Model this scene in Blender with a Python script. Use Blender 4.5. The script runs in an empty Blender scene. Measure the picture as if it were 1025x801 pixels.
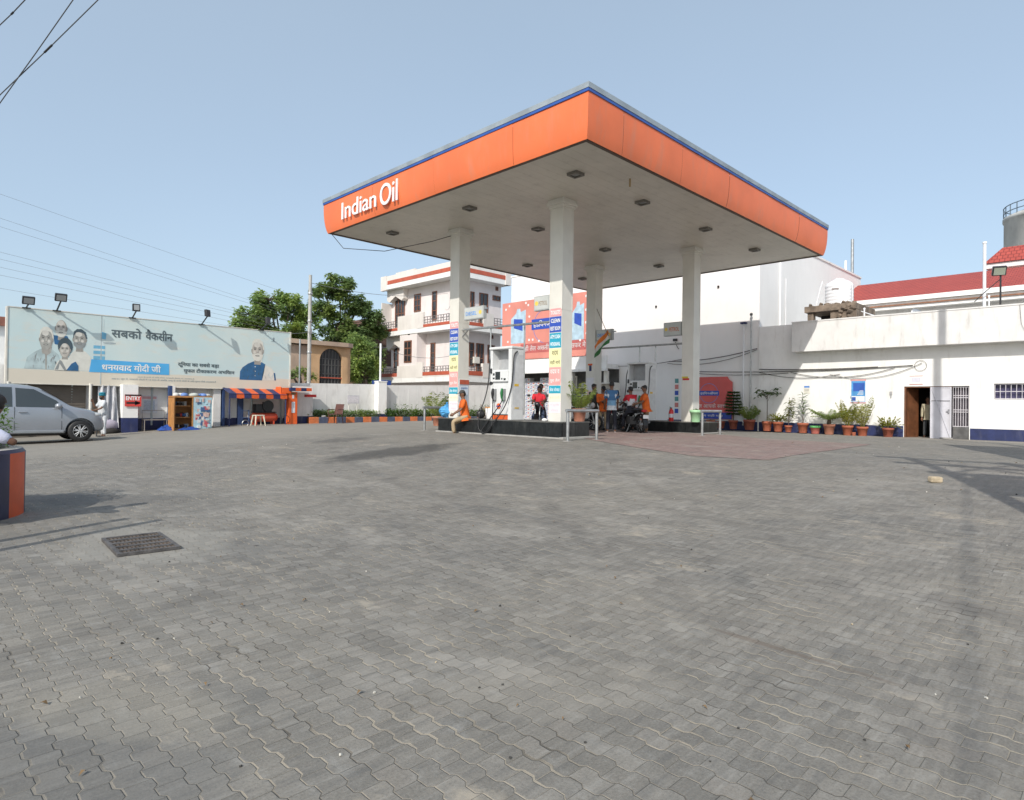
import bpy, bmesh, math, random
from math import sin, cos, pi, radians as R_, sqrt, atan2
from mathutils import Vector, Matrix
random.seed(7)
SC = bpy.context.scene
COL = SC.collection

# ------------------------------------------------------------------ mesh builder
def frame_of(d):
    d = d.normalized()
    a = Vector((0, 0, 1)) if abs(d.z) < .95 else Vector((1, 0, 0))
    s = d.cross(a).normalized()
    return s, s.cross(d).normalized()

class MB:
    def __init__(s):
        s.v = []; s.f = []; s.m = []; s.sm = []; s.st = []
    def add(s, vs, fs, mi=0, smooth=False):
        o = len(s.v); s.st.append((o, len(s.f)))
        s.v += [tuple(v) for v in vs]
        for f in fs:
            s.f.append([o + i for i in f]); s.m.append(mi); s.sm.append(smooth)
        return s
    def box(s, x0, x1, y0, y1, z0, z1, mi=0):
        x0, x1 = min(x0, x1), max(x0, x1); y0, y1 = min(y0, y1), max(y0, y1); z0, z1 = min(z0, z1), max(z0, z1)
        vs = [(x0,y0,z0),(x1,y0,z0),(x1,y1,z0),(x0,y1,z0),(x0,y0,z1),(x1,y0,z1),(x1,y1,z1),(x0,y1,z1)]
        return s.add(vs, [(0,3,2,1),(4,5,6,7),(0,1,5,4),(1,2,6,5),(2,3,7,6),(3,0,4,7)], mi)
    def obox(s, c, size, rot=(0,0,0), mi=0):
        from mathutils import Euler
        M = Euler(rot).to_matrix(); c = Vector(c)
        hx, hy, hz = size[0]/2, size[1]/2, size[2]/2
        vs = [c + M @ Vector(p) for p in [(-hx,-hy,-hz),(hx,-hy,-hz),(hx,hy,-hz),(-hx,hy,-hz),(-hx,-hy,hz),(hx,-hy,hz),(hx,hy,hz),(-hx,hy,hz)]]
        return s.add(vs, [(0,3,2,1),(4,5,6,7),(0,1,5,4),(1,2,6,5),(2,3,7,6),(3,0,4,7)], mi)
    def quad(s, a, b, c, d, mi=0): return s.add([a,b,c,d], [(0,1,2,3)], mi)
    def tube(s, pts, r, n=8, mi=0, smooth=True, caps=True):
        pts = [Vector(p) for p in pts]
        rs = r if isinstance(r, (list, tuple)) else [r]*len(pts)
        vs = []; fs = []; K = len(pts); a = None
        for i, p in enumerate(pts):
            d = (pts[min(i+1, K-1)] - pts[max(i-1, 0)])
            if d.length < 1e-9: d = Vector((0,0,1))
            d.normalize()
            if a is None: a, b = frame_of(d)
            else:
                a = (a - d*a.dot(d))
                a = a.normalized() if a.length > 1e-6 else frame_of(d)[0]
            b = d.cross(a)
            for k in range(n):
                t = 2*pi*k/n
                vs.append(p + (a*cos(t) + b*sin(t))*rs[i])
        for i in range(K-1):
            for k in range(n):
                k2 = (k+1) % n
                fs.append((i*n+k, i*n+k2, (i+1)*n+k2, (i+1)*n+k))
        s.add(vs, fs, mi, smooth)
        if caps:
            s.add(vs[:n], [tuple(reversed(range(n)))], mi); s.add(vs[-n:], [tuple(range(n))], mi)
        return s
    def lathe(s, prof, c=(0,0,0), n=20, mi=0, axis='z', smooth=True):
        vs = []; fs = []; K = len(prof)
        for (r, h) in prof:
            for k in range(n):
                t = 2*pi*k/n
                p = (r*cos(t), r*sin(t), h)
                if axis == 'x': p = (p[2], p[0], p[1])
                if axis == 'y': p = (p[1], p[2], p[0])
                vs.append((c[0]+p[0], c[1]+p[1], c[2]+p[2]))
        for i in range(K-1):
            for k in range(n):
                k2 = (k+1) % n
                fs.append((i*n+k, i*n+k2, (i+1)*n+k2, (i+1)*n+k))
        s.add(vs, fs, mi, smooth)
        if prof[0] == prof[-1] or (K == 3 and abs(prof[0][0]-prof[-1][0]) < 1e-6): return s   # open rings
        if prof[0][0] > 1e-4: s.add(vs[:n], [tuple(reversed(range(n)))], mi)
        if prof[-1][0] > 1e-4: s.add(vs[-n:], [tuple(range(n))], mi)
        return s
    def cyl(s, c, r, h, n=16, mi=0, axis='z'): return s.lathe([(r,0),(r,h)], c, n, mi, axis)
    def ell(s, c, rx, ry, rz, n=12, m=8, mi=0, lo=-90, hi=90):
        vs = []; fs = []
        for i in range(m+1):
            a = R_(lo + (hi-lo)*i/m)
            for k in range(n):
                t = 2*pi*k/n
                vs.append((c[0]+rx*cos(a)*cos(t), c[1]+ry*cos(a)*sin(t), c[2]+rz*sin(a)))
        for i in range(m):
            for k in range(n):
                k2 = (k+1) % n
                fs.append((i*n+k, i*n+k2, (i+1)*n+k2, (i+1)*n+k))
        return s.add(vs, fs, mi, True)
    def prism(s, poly, axis, lo, hi, mi=0):
        # poly in the two other axes in order: x->(y,z)  y->(x,z)  z->(x,y)
        n = len(poly); vs = []
        for h in (lo, hi):
            for (a, b) in poly:
                vs.append({'x': (h,a,b), 'y': (a,h,b), 'z': (a,b,h)}[axis])
        fs = [tuple(range(n)), tuple(range(2*n-1, n-1, -1))]
        for i in range(n):
            j = (i+1) % n
            fs.append((i, j, n+j, n+i))
        return s.add(vs, fs, mi)
    def split(s):
        "the separate pieces, one builder for each add() call"
        out = []; ends = s.st[1:] + [(len(s.v), len(s.f))]
        for (a, fa), (b, fb) in zip(s.st, ends):
            q = MB(); q.v = s.v[a:b]; q.f = [[i-a for i in f] for f in s.f[fa:fb]]; q.m = s.m[fa:fb]; q.sm = s.sm[fa:fb]; out.append(q)
        return out
    def xf(s, M):
        s.v = [tuple(M @ Vector(p)) for p in s.v]; return s
    def join(s, o, M=None):
        vs = o.v if M is None else [tuple(M @ Vector(p)) for p in o.v]
        k = len(s.v); s.v += vs
        s.f += [[k+i for i in f] for f in o.f]; s.m += o.m; s.sm += o.sm
        return s
    def build(s, name, mat, parent=None, bevel=0, label=None, recalc=True):
        me = bpy.data.meshes.new(name)
        me.from_pydata(s.v, [], s.f)
        for m in (mat if isinstance(mat, (list, tuple)) else [mat]): me.materials.append(m)
        me.polygons.foreach_set('material_index', s.m)
        me.polygons.foreach_set('use_smooth', s.sm)
        if recalc and s.f:
            bm = bmesh.new(); bm.from_mesh(me); bmesh.ops.recalc_face_normals(bm, faces=bm.faces); bm.to_mesh(me); bm.free()
        me.update()
        o = bpy.data.objects.new(name, me); COL.objects.link(o)
        if parent: o.parent = parent
        if bevel:
            b = o.modifiers.new('bevel', 'BEVEL'); b.width = bevel; b.segments = 2; b.limit_method = 'ANGLE'; b.angle_limit = R_(40)
        if label: o['label'] = label
        return o

def tag(o, label, cat, group=None):
    o['label'] = label; o['category'] = cat
    if group: o['group'] = group
    return o
def thing(name, label, cat, loc=(0,0,0), rz=0, group=None):
    o = bpy.data.objects.new(name, None); COL.objects.link(o)
    o.location = loc; o.rotation_euler = (0, 0, rz); o.empty_display_size = .2
    return tag(o, label, cat, group)
def struct(o, kind='structure'):
    o['kind'] = kind; return o
def copy_tree(o, parent=None):
    c = o.copy(); COL.objects.link(c)
    if parent: c.parent = parent
    for ch in list(o.children): copy_tree(ch, c)
    return c
def sm(a, b, x):
    t = max(0, min(1, (x-a)/(b-a))); return t*t*(3-2*t)
def g(u, v):
    "height of the ground: it rises gently to the pumps and falls again beyond them"
    return .40*sm(2, 13, u) - .15*sm(21, 28, u) - .1*sm(19, 28, v)*(1 - sm(12, 24, u))

# ------------------------------------------------------------------ materials
def nodes_of(name):
    m = bpy.data.materials.new(name); m.use_nodes = True
    nt = m.node_tree
    return m, nt, nt.nodes['Principled BSDF']
def mk(nt, typ, **kw):
    n = nt.nodes.new(typ)
    for k, v in kw.items():
        if k.startswith('i_'): n.inputs[k[2:]].default_value = v
        else: setattr(n, k, v)
    return n
def mth(nt, op, a, b=None, c=None):
    n = nt.nodes.new('ShaderNodeMath'); n.operation = op
    for i, x in enumerate((a, b, c)):
        if x is None: continue
        if isinstance(x, (int, float)): n.inputs[i].default_value = x
        else: nt.links.new(x, n.inputs[i])
    return n.outputs[0]
def ss(nt, x, lo, hi):
    n = nt.nodes.new('ShaderNodeMapRange'); n.interpolation_type = 'SMOOTHSTEP'
    nt.links.new(x, n.inputs['Value']); n.inputs['From Min'].default_value = lo; n.inputs['From Max'].default_value = hi
    return n.outputs[0]
def mixc(nt, f, a, b, blend='MIX'):
    n = nt.nodes.new('ShaderNodeMix'); n.data_type = 'RGBA'; n.blend_type = blend
    for s_, x in ((n.inputs[0], f), (n.inputs[6], a), (n.inputs[7], b)):
        if isinstance(x, (int, float)): s_.default_value = x
        elif isinstance(x, tuple): s_.default_value = (*x[:3], 1)
        else: nt.links.new(x, s_)
    return n.outputs[2]
def noise(nt, vec, scale, detail=4, rough=.55):
    n = mk(nt, 'ShaderNodeTexNoise'); n.inputs['Scale'].default_value = scale
    n.inputs['Detail'].default_value = detail; n.inputs['Roughness'].default_value = rough
    if vec is not None: nt.links.new(vec, n.inputs['Vector'])
    return n.outputs[0]
def vscale(nt, vec, s):
    n = mk(nt, 'ShaderNodeVectorMath', operation='MULTIPLY'); nt.links.new(vec, n.inputs[0]); n.inputs[1].default_value = s
    return n.outputs[0]
MATS = {}
def M(name, col, rough=.6, var=.1, scale=4., metal=0., bump=0., spec=.5, dirt=0., dirtcol=(.25,.22,.18), coat=0.):
    if name in MATS: return MATS[name]
    m, nt, b = nodes_of(name); L = nt.links.new
    tc = mk(nt, 'ShaderNodeTexCoord').outputs['Object']
    n1 = noise(nt, tc, scale)
    lo = tuple(c*(1-var) for c in col); hi = tuple(min(1, c*(1+var)) for c in col)
    c = mixc(nt, ss(nt, n1, .3, .7), lo, hi)
    if dirt:
        n2 = noise(nt, vscale(nt, tc, (1.6, 1.6, .35)), 2.2, 6, .65)
        c = mixc(nt, mth(nt, 'MULTIPLY', ss(nt, n2, .5, .78), dirt), c, dirtcol)
    L(c, b.inputs['Base Color'])
    b.inputs['Roughness'].default_value = rough; b.inputs['Metallic'].default_value = metal
    b.inputs['Specular IOR Level'].default_value = spec
    if coat: b.inputs['Coat Weight'].default_value = coat
    if bump:
        bp = mk(nt, 'ShaderNodeBump'); bp.inputs['Strength'].default_value = bump; bp.inputs['Distance'].default_value = .02
        L(noise(nt, tc, scale*6, 5), bp.inputs['Height']); L(bp.outputs[0], b.inputs['Normal'])
    MATS[name] = m
    return m
def GLASS(name, col, rough=.05):
    if name in MATS: return MATS[name]
    m, nt, b = nodes_of(name)
    b.inputs['Base Color'].default_value = (*col, 1); b.inputs['Roughness'].default_value = rough
    b.inputs['Specular IOR Level'].default_value = .8
    MATS[name] = m; return m

def paving_material(name, red=False):
    m, nt, b = nodes_of(name); L = nt.links.new
    geo = mk(nt, 'ShaderNodeNewGeometry').outputs['Position']
    sep = mk(nt, 'ShaderNodeSeparateXYZ'); L(geo, sep.inputs[0]); X, Y = sep.outputs[0], sep.outputs[1]
    wob = noise(nt, geo, 1.3, 2)
    Xw = mth(nt, 'ADD', X, mth(nt, 'MULTIPLY', mth(nt, 'SUBTRACT', wob, .5), .05))
    W, H, A = .0955, .142, .0088
    zz = mth(nt, 'SINE', mth(nt, 'MULTIPLY', Y, 2*pi/H))
    zz = mth(nt, 'MAXIMUM', mth(nt, 'MINIMUM', mth(nt, 'MULTIPLY', zz, 2.4), 1.), -1.)
    xs = mth(nt, 'DIVIDE', mth(nt, 'ADD', Xw, mth(nt, 'MULTIPLY', zz, A)), W)
    row = mth(nt, 'FLOOR', xs); fx = mth(nt, 'FRACT', xs)
    par = mth(nt, 'MULTIPLY', mth(nt, 'MODULO', mth(nt, 'ADD', row, 2000.), 2.), .5)
    wn = mk(nt, 'ShaderNodeTexWhiteNoise', noise_dimensions='1D'); L(row, wn.inputs['W'])
    ys = mth(nt, 'ADD', mth(nt, 'ADD', mth(nt, 'DIVIDE', Y, H), par), mth(nt, 'MULTIPLY', wn.outputs[0], .1))
    cell = mth(nt, 'FLOOR', ys); fy = mth(nt, 'FRACT', ys)
    dx = mth(nt, 'MULTIPLY', mth(nt, 'MINIMUM', fx, mth(nt, 'SUBTRACT', 1., fx)), W)
    dy = mth(nt, 'MULTIPLY', mth(nt, 'MINIMUM', fy, mth(nt, 'SUBTRACT', 1., fy)), H*1.25)
    nfine = noise(nt, geo, 30, 4); nmid = noise(nt, geo, 2.1, 5, .6); nbig = noise(nt, geo, .32, 4)
    jw = mth(nt, 'ADD', mth(nt, 'MULTIPLY', nfine, .0026), mth(nt, 'MULTIPLY', ss(nt, nmid, .45, .7), .0055))
    jx = mth(nt, 'SUBTRACT', 1., ss(nt, mth(nt, 'SUBTRACT', dx, mth(nt, 'MULTIPLY', jw, 1.15)), -.0012, .0022))
    jy = mth(nt, 'SUBTRACT', 1., ss(nt, mth(nt, 'SUBTRACT', dy, mth(nt, 'MULTIPLY', jw, .55)), -.0012, .0018))
    joint = mth(nt, 'MAXIMUM', jx, mth(nt, 'MULTIPLY', jy, .6))
    cv = mk(nt, 'ShaderNodeCombineXYZ'); L(row, cv.inputs[0]); L(cell, cv.inputs[1])
    wr = mk(nt, 'ShaderNodeTexWhiteNoise', noise_dimensions='2D'); L(cv.outputs[0], wr.inputs['Vector'])
    rnd = wr.outputs[0]; sepr = mk(nt, 'ShaderNodeSeparateColor'); L(wr.outputs[1], sepr.inputs[0])
    if red: c = mixc(nt, rnd, (.20,.125,.115), (.28,.185,.165))
    else:
        c = mixc(nt, rnd, (.160,.150,.131), (.204,.192,.170))
        c = mixc(nt, mth(nt, 'MULTIPLY', ss(nt, wr.outputs[1], .78, .95), .3), c, (.17,.145,.125))
    # weathering: large tone changes, pale scuffs, worn dusty patches, sand
    c = mixc(nt, mth(nt, 'MULTIPLY', ss(nt, nbig, .35, .7), .55), c, (.25,.228,.19) if not red else (.27,.2,.175))
    n4 = noise(nt, vscale(nt, geo, (5., 1.6, 1)), 2.0, 6, .65)
    c = mixc(nt, mth(nt, 'MULTIPLY', ss(nt, n4, .52, .75), .4), c, (.33,.325,.305))
    n6 = noise(nt, geo, 90, 3, .7)
    c = mixc(nt, mth(nt, 'MULTIPLY', ss(nt, n6, .5, .72), .4), c, (.27,.265,.25)); c = mixc(nt, mth(nt, 'MULTIPLY', ss(nt, n6, .5, .3), .4), c, (.07,.07,.068))
    cc = mk(nt, 'ShaderNodeCombineXYZ'); L(mth(nt, 'MULTIPLY', row, W), cc.inputs[0]); L(mth(nt, 'MULTIPLY', mth(nt, 'SUBTRACT', cell, par), H), cc.inputs[1])
    n7 = mth(nt, 'ADD', mth(nt, 'MULTIPLY', noise(nt, vscale(nt, cc.outputs[0], (1.2,.7,1)), .9, 7, .72), .6), mth(nt, 'MULTIPLY', noise(nt, vscale(nt, geo, (1.2,.7,1)), .9, 9, .75), .4))
    c = mixc(nt, mth(nt, 'MULTIPLY', ss(nt, n7, .52, .64), .55), c, (.32,.30,.265)); c = mixc(nt, mth(nt, 'MULTIPLY', ss(nt, n7, .46, .34), .5), c, (.115,.115,.11))
    n8 = noise(nt, vscale(nt, geo, (2.2,13.,1)), 1.6, 6, .65)
    c = mixc(nt, mth(nt, 'MULTIPLY', ss(nt, n8, .5, .7), .38), c, (.31,.30,.275)); c = mixc(nt, mth(nt, 'MULTIPLY', ss(nt, n8, .5, .32), .4), c, (.105,.105,.102))
    n5 = noise(nt, geo, 7, 6, .7)
    c = mixc(nt, mth(nt, 'MULTIPLY', ss(nt, n5, .5, .8), .5), c, (.12,.12,.115))
    # distance dust: road side to the left and apron along the buildings is smeared grey cement
    cem = mth(nt, 'MAXIMUM', ss(nt, mth(nt, 'ADD', Y, mth(nt, 'MULTIPLY', nmid, 3.)), 17.5, 20.5), ss(nt, mth(nt, 'ADD', X, mth(nt, 'MULTIPLY', nmid, 2.)), 24.5, 27.))
    jc = mixc(nt, ss(nt, noise(nt, geo, 3.5, 4), .35, .6), (.095,.085,.07), (.33,.29,.225))
    js = mth(nt, 'MULTIPLY', joint, mth(nt, 'SUBTRACT', 1., mth(nt, 'MULTIPLY', cem, .85)))
    c = mixc(nt, mth(nt, 'MULTIPLY', js, .9), c, jc)
    sand = noise(nt, vscale(nt, geo, (1.4, .8, 1)), 1.15, 7, .68)
    sandm = mth(nt, 'MULTIPLY', ss(nt, mth(nt, 'ADD', sand, mth(nt, 'MULTIPLY', js, .13)), .59, .68), .8)
    sandm = mth(nt, 'MULTIPLY', sandm, mth(nt, 'ADD', .25, mth(nt, 'MULTIPLY', ss(nt, noise(nt, geo, 16, 6, .75), .38, .58), .75)))
    c = mixc(nt, sandm, c, (.34,.30,.24))
    c = mixc(nt, mth(nt, 'MULTIPLY', cem, .75), c, mixc(nt, noise(nt, geo, 1.1, 6, .65), (.215,.20,.172), (.295,.273,.236)))
    # faint curved tyre tracks
    for (tx, ty, tr) in ((24., -9., 21.5), (24., -9., 23.1), (-6., 24., 19.5), (-6., 24., 21.0), (30., 2., 25.2)):
        dd = mth(nt, 'ABSOLUTE', mth(nt, 'SUBTRACT', mth(nt, 'SQRT', mth(nt, 'ADD', mth(nt, 'POWER', mth(nt, 'ADD', X, 100.-tx-100.), 2.), mth(nt, 'POWER', mth(nt, 'SUBTRACT', Y, ty), 2.))), tr))
        c = mixc(nt, mth(nt, 'MULTIPLY', mth(nt, 'MULTIPLY', mth(nt, 'SUBTRACT', 1., ss(nt, dd, .06, .17)), ss(nt, nmid, .38, .62)), .26), c, (.085,.08,.075))
    # oil drips and spots
    vor = mk(nt, 'ShaderNodeTexVoronoi'); vor.inputs['Scale'].default_value = 1.1; L(geo, vor.inputs['Vector'])
    spot = mth(nt, 'SUBTRACT', 1., ss(nt, mth(nt, 'ADD', vor.outputs['Distance'], mth(nt, 'MULTIPLY', nfine, .05)), .045, .065))
    sepc = mk(nt, 'ShaderNodeSeparateColor'); L(vor.outputs['Color'], sepc.inputs[0])
    spot = mth(nt, 'MULTIPLY', spot, ss(nt, sepc.outputs[0], .55, .6))
    c = mixc(nt, mth(nt, 'MULTIPLY', spot, .75), c, (.035,.033,.03))
    def blob(cx, cy, rx, ry, rot, strength, col, c):
        px = mth(nt, 'SUBTRACT', X, cx); py = mth(nt, 'SUBTRACT', Y, cy); ca, sa = cos(rot), sin(rot)
        a = mth(nt, 'DIVIDE', mth(nt, 'ADD', mth(nt, 'MULTIPLY', px, ca), mth(nt, 'MULTIPLY', py, sa)), rx)
        e = mth(nt, 'DIVIDE', mth(nt, 'SUBTRACT', mth(nt, 'MULTIPLY', py, ca), mth(nt, 'MULTIPLY', px, sa)), ry)
        q = mth(nt, 'ADD', mth(nt, 'ADD', mth(nt, 'MULTIPLY', a, a), mth(nt, 'MULTIPLY', e, e)), mth(nt, 'MULTIPLY', mth(nt, 'SUBTRACT', nmid, .5), 2.2))
        return mixc(nt, mth(nt, 'MULTIPLY', mth(nt, 'SUBTRACT', 1., ss(nt, q, .35, 1.15)), strength), c, col)
    if not red:
        c = blob(8.2, 11.7, 2.1, .8, .18, .72, (.05,.048,.044), c)
        c = blob(9.0, 15.5, 1.0, .6, .2, .5, (.075,.07,.065), c)
        c = blob(.35, 2.6, .5, .9, .5, .4, (.105,.108,.108), c)
        c = blob(1.7, 6.4, .75, .95, 0, .55, (.30,.285,.25), c)
        c = blob(2.2, 1.9, .3, .7, .9, .2, (.34,.31,.26), c)
        c = blob(.75, 3.0, .25, .6, .6, .25, (.34,.31,.25), c)
        c = blob(3.4, 1.3, .03, .5, -.05, .5, (.13,.10,.075), c)
        c = blob(2.0, 9.6, .5, 1.6, .7, .35, (.09,.088,.085), c)
    L(c, b.inputs['Base Color'])
    rr = mth(nt, 'ADD', .62, mth(nt, 'MULTIPLY', nmid, .3)); L(rr, b.inputs['Roughness'])
    b.inputs['Specular IOR Level'].default_value = .35
    hgt = mth(nt, 'ADD', mth(nt, 'MULTIPLY', joint, -.006), mth(nt, 'ADD', mth(nt, 'ADD', mth(nt, 'MULTIPLY', n6, .0012), mth(nt, 'MULTIPLY', nfine, .0028)), mth(nt, 'ADD', mth(nt, 'MULTIPLY', rnd, .003), mth(nt, 'MULTIPLY', mth(nt, 'ADD', mth(nt, 'MULTIPLY', mth(nt, 'SUBTRACT', fx, .5), mth(nt, 'SUBTRACT', sepr.outputs[0], .5)), mth(nt, 'MULTIPLY', mth(nt, 'SUBTRACT', fy, .5), mth(nt, 'SUBTRACT', sepr.outputs[1], .5))), .016))))
    hgt = mth(nt, 'MULTIPLY', hgt, mth(nt, 'SUBTRACT', 1., mth(nt, 'MULTIPLY', cem, .8)))
    bp = mk(nt, 'ShaderNodeBump'); bp.inputs['Strength'].default_value = .8; bp.inputs['Distance'].default_value = 1.
    L(hgt, bp.inputs['Height']); L(bp.outputs[0], b.inputs['Normal'])
    return m

def masonry(name, c1, c2, mortar, bw, bh, axis='xz', rough=.8, bump=.4, ms=.012):
    m, nt, b = nodes_of(name); L = nt.links.new
    tc = mk(nt, 'ShaderNodeNewGeometry').outputs['Position']
    sep = mk(nt, 'ShaderNodeSeparateXYZ'); L(tc, sep.inputs[0])
    cb = mk(nt, 'ShaderNodeCombineXYZ')
    L(sep.outputs['xyz'.index(axis[0])], cb.inputs[0]); L(sep.outputs['xyz'.index(axis[1])], cb.inputs[1])
    br = mk(nt, 'ShaderNodeTexBrick'); L(cb.outputs[0], br.inputs['Vector'])
    br.inputs['Color1'].default_value = (*c1, 1); br.inputs['Color2'].default_value = (*c2, 1); br.inputs['Mortar'].default_value = (*mortar, 1)
    br.inputs['Scale'].default_value = 1; br.inputs['Brick Width'].default_value = bw; br.inputs['Row Height'].default_value = bh; br.inputs['Mortar Size'].default_value = ms
    c = mixc(nt, mth(nt, 'MULTIPLY', ss(nt, noise(nt, tc, 1.5, 6), .4, .75), .4), br.outputs[0], tuple(x*.6 for x in c1))
    L(c, b.inputs['Base Color']); b.inputs['Roughness'].default_value = rough
    bp = mk(nt, 'ShaderNodeBump'); bp.inputs['Strength'].default_value = bump; bp.inputs['Distance'].default_value = .03
    L(br.outputs['Fac'], bp.inputs['Height']); bp.invert = True; L(bp.outputs[0], b.inputs['Normal'])
    return m

WHITE = M('white_paint', (.80,.80,.785), .7, .04, 1.2, dirt=.5, dirtcol=(.54,.51,.46), bump=.08)
WHITE2 = M('old_white_paint', (.72,.715,.70), .75, .06, 1.5, dirt=.6, dirtcol=(.42,.40,.37), bump=.08)
NAVY = M('navy_paint', (.018,.028,.10), .6, .2, 3, dirt=.35, dirtcol=(.16,.16,.19))
GREYW = M('grey_white_panel', (.68,.665,.61), .5, .04, 2, dirt=.2, dirtcol=(.42,.40,.36))
ORANGE = M('orange_fascia', (.77,.175,.06), .45, .09, .5, dirt=.45, dirtcol=(.56,.22,.13), bump=.12)
ORANGEP = M('orange_paint', (.62,.10,.02), .5, .12, 4, dirt=.25, dirtcol=(.25,.09,.05))
BLUEB = M('blue_band', (.03,.09,.34), .4, .1, 2)
GALV = M('galvanised_sheet', (.36,.40,.42), .5, .15, 2, metal=.5)
STEEL = M('steel_tube', (.45,.46,.46), .4, .15, 6, metal=.8)
SOFF = M('ceiling_panel', (.60,.57,.50), .45, .06, .9, dirt=.3, dirtcol=(.30,.28,.24))
BLACKG = M('black_granite', (.012,.014,.015), .3, .4, 8, dirt=.3, dirtcol=(.09,.09,.085))
RUBBER = M('black_rubber', (.015,.015,.016), .55, .2, 10)
BLACKP = M('black_plastic', (.02,.02,.022), .4, .2, 10)
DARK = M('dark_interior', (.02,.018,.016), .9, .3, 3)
WHITEP = M('white_plastic', (.78,.78,.77), .35, .03, 5)
DISPW = M('dispenser_enamel', (.66,.67,.67), .35, .04, 3, dirt=.2, dirtcol=(.42,.40,.36))
REDP = M('red_paint', (.50,.02,.02), .35, .1, 6)
BRICKRED = M('brick_red_band', (.46,.10,.055), .65, .12, 3, dirt=.25, dirtcol=(.3,.12,.09))
CREAM = M('cream_wall', (.70,.66,.62), .75, .05, 1.2, dirt=.3, dirtcol=(.45,.40,.36))
PINKW = M('pinkish_white_wall', (.74,.68,.665), .75, .04, 1.2, dirt=.25, dirtcol=(.5,.45,.42))
BROWNW = M('brown_wood', (.14,.055,.025), .5, .25, 5)
TAN = M('plywood', (.42,.20,.065), .6, .2, 5)
CONC = M('concrete', (.33,.32,.30), .85, .15, 2, bump=.2, dirt=.4, dirtcol=(.18,.17,.15))
TERRA = M('terracotta', (.36,.105,.055), .75, .15, 6, bump=.1, dirt=.3, dirtcol=(.45,.25,.18))
SOIL = M('soil', (.07,.05,.035), .95, .3, 12, bump=.5)
PVC = M('white_pvc', (.75,.76,.78), .4, .03, 4)
LEAF = {}
def leafmat(name, col, tr=.35):
    m, nt, b = nodes_of(name); L = nt.links.new
    geo = mk(nt, 'ShaderNodeNewGeometry')
    r = geo.outputs['Random Per Island']
    c = mixc(nt, r, tuple(x*.75 for x in col), tuple(min(1, x*1.45) for x in col))
    c = mixc(nt, ss(nt, noise(nt, geo.outputs['Position'], .9, 3), .4, .65), c, tuple(x*f for x, f in zip(col, (1.5, 1.3, .9))))
    L(c, b.inputs['Base Color']); b.inputs['Roughness'].default_value = .5
    t = mk(nt, 'ShaderNodeBsdfTranslucent'); L(c, t.inputs[0])
    mx = mk(nt, 'ShaderNodeMixShader'); mx.inputs[0].default_value = tr
    L(b.outputs[0], mx.inputs[1]); L(t.outputs[0], mx.inputs[2]); L(mx.outputs[0], nt.nodes['Material Output'].inputs[0])
    return m
GRN1 = leafmat('tree_leaf_light', (.25,.36,.13), .5); GRN2 = leafmat('tree_leaf_dark', (.17,.255,.105), .5)
GRNP = leafmat('palm_leaf', (.16,.22,.06)); GRNH = leafmat('hedge_leaf', (.09,.17,.035)); GRNY = leafmat('yellow_green_leaf', (.17,.19,.04))
GRND = leafmat('dark_leaf', (.05,.095,.03))
BARK = M('bark', (.10,.075,.055), .9, .3, 6, bump=.5)
SKIN = M('skin_brown', (.17,.085,.05), .5, .08, 8)
HAIR = M('black_hair', (.012,.010,.009), .5, .2, 20)
def cloth(name, col): return M('cloth_'+name, col, .85, .12, 9, bump=.25)

# ------------------------------------------------------------------ lettering
def text_mb(body, w, h, depth=.01, bold=0.012, mi=0, plane='-x', at=(0,0,0), shear=0, flat=False):
    """a word as mesh, fitted to w x h metres; plane names the way the face looks; at = lower left corner"""
    if any(ord(ch) > 0x900 for ch in body): bold = min(bold, .005)
    cu = bpy.data.curves.new('t', 'FONT'); cu.body = body; cu.size = 1; cu.offset = bold; cu.shear = shear
    cu.extrude = 0 if flat else .5; cu.resolution_u = 6 if len(body) < 8 and h > .3 else 2
    ob = bpy.data.objects.new('t', cu); COL.objects.link(ob)
    dg = bpy.context.evaluated_depsgraph_get(); dg.update()
    me = bpy.data.meshes.new_from_object(ob.evaluated_get(dg))
    vs = [v.co.copy() for v in me.vertices]; fs = [tuple(p.vertices) for p in me.polygons]
    bpy.data.objects.remove(ob); bpy.data.curves.remove(cu); bpy.data.meshes.remove(me)
    mb = MB()
    if not vs: return mb
    x0 = min(v.x for v in vs); x1 = max(v.x for v in vs); y0 = min(v.y for v in vs); y1 = max(v.y for v in vs)
    out = []
    for v in vs:
        a = (v.x-x0)/(x1-x0)*w; b = (v.y-y0)/(y1-y0)*h; c = (v.z+.5)*depth if not flat else 0
        if plane == '-x': p = (at[0]-c, at[1]-a, at[2]+b)
        elif plane == '-y': p = (at[0]+a, at[1]-c, at[2]+b)
        elif plane == 'z': p = (at[0]+a, at[1]+b, at[2]+c)
        elif plane == 'x': p = (at[0]+c, at[1]+a, at[2]+b)
        out.append(p)
    mb.add(out, fs, mi)
    return mb
# ------------------------------------------------------------------ camera, sky, sun
cam = bpy.data.cameras.new('camera'); camo = bpy.data.objects.new('camera', cam); COL.objects.link(camo)
yaw, pit, rol = R_(44.98066613), R_(.45696143), R_(.72909938)
Fv = Vector((cos(yaw)*cos(pit), sin(yaw)*cos(pit), sin(pit))); rv = Vector((sin(yaw), -cos(yaw), 0)); uv_ = rv.cross(Fv)
r2 = rv*cos(rol) + uv_*sin(rol); u2 = -rv*sin(rol) + uv_*cos(rol)
mw = Matrix(((r2.x,u2.x,-Fv.x,0),(r2.y,u2.y,-Fv.y,0),(r2.z,u2.z,-Fv.z,1.3),(0,0,0,1)))
camo.matrix_world = mw
cam.sensor_fit = 'HORIZONTAL'; cam.sensor_width = 36; cam.lens = 630.21/1025*36; cam.clip_end = 5000; cam.clip_start = .05
SC.camera = camo

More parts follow.
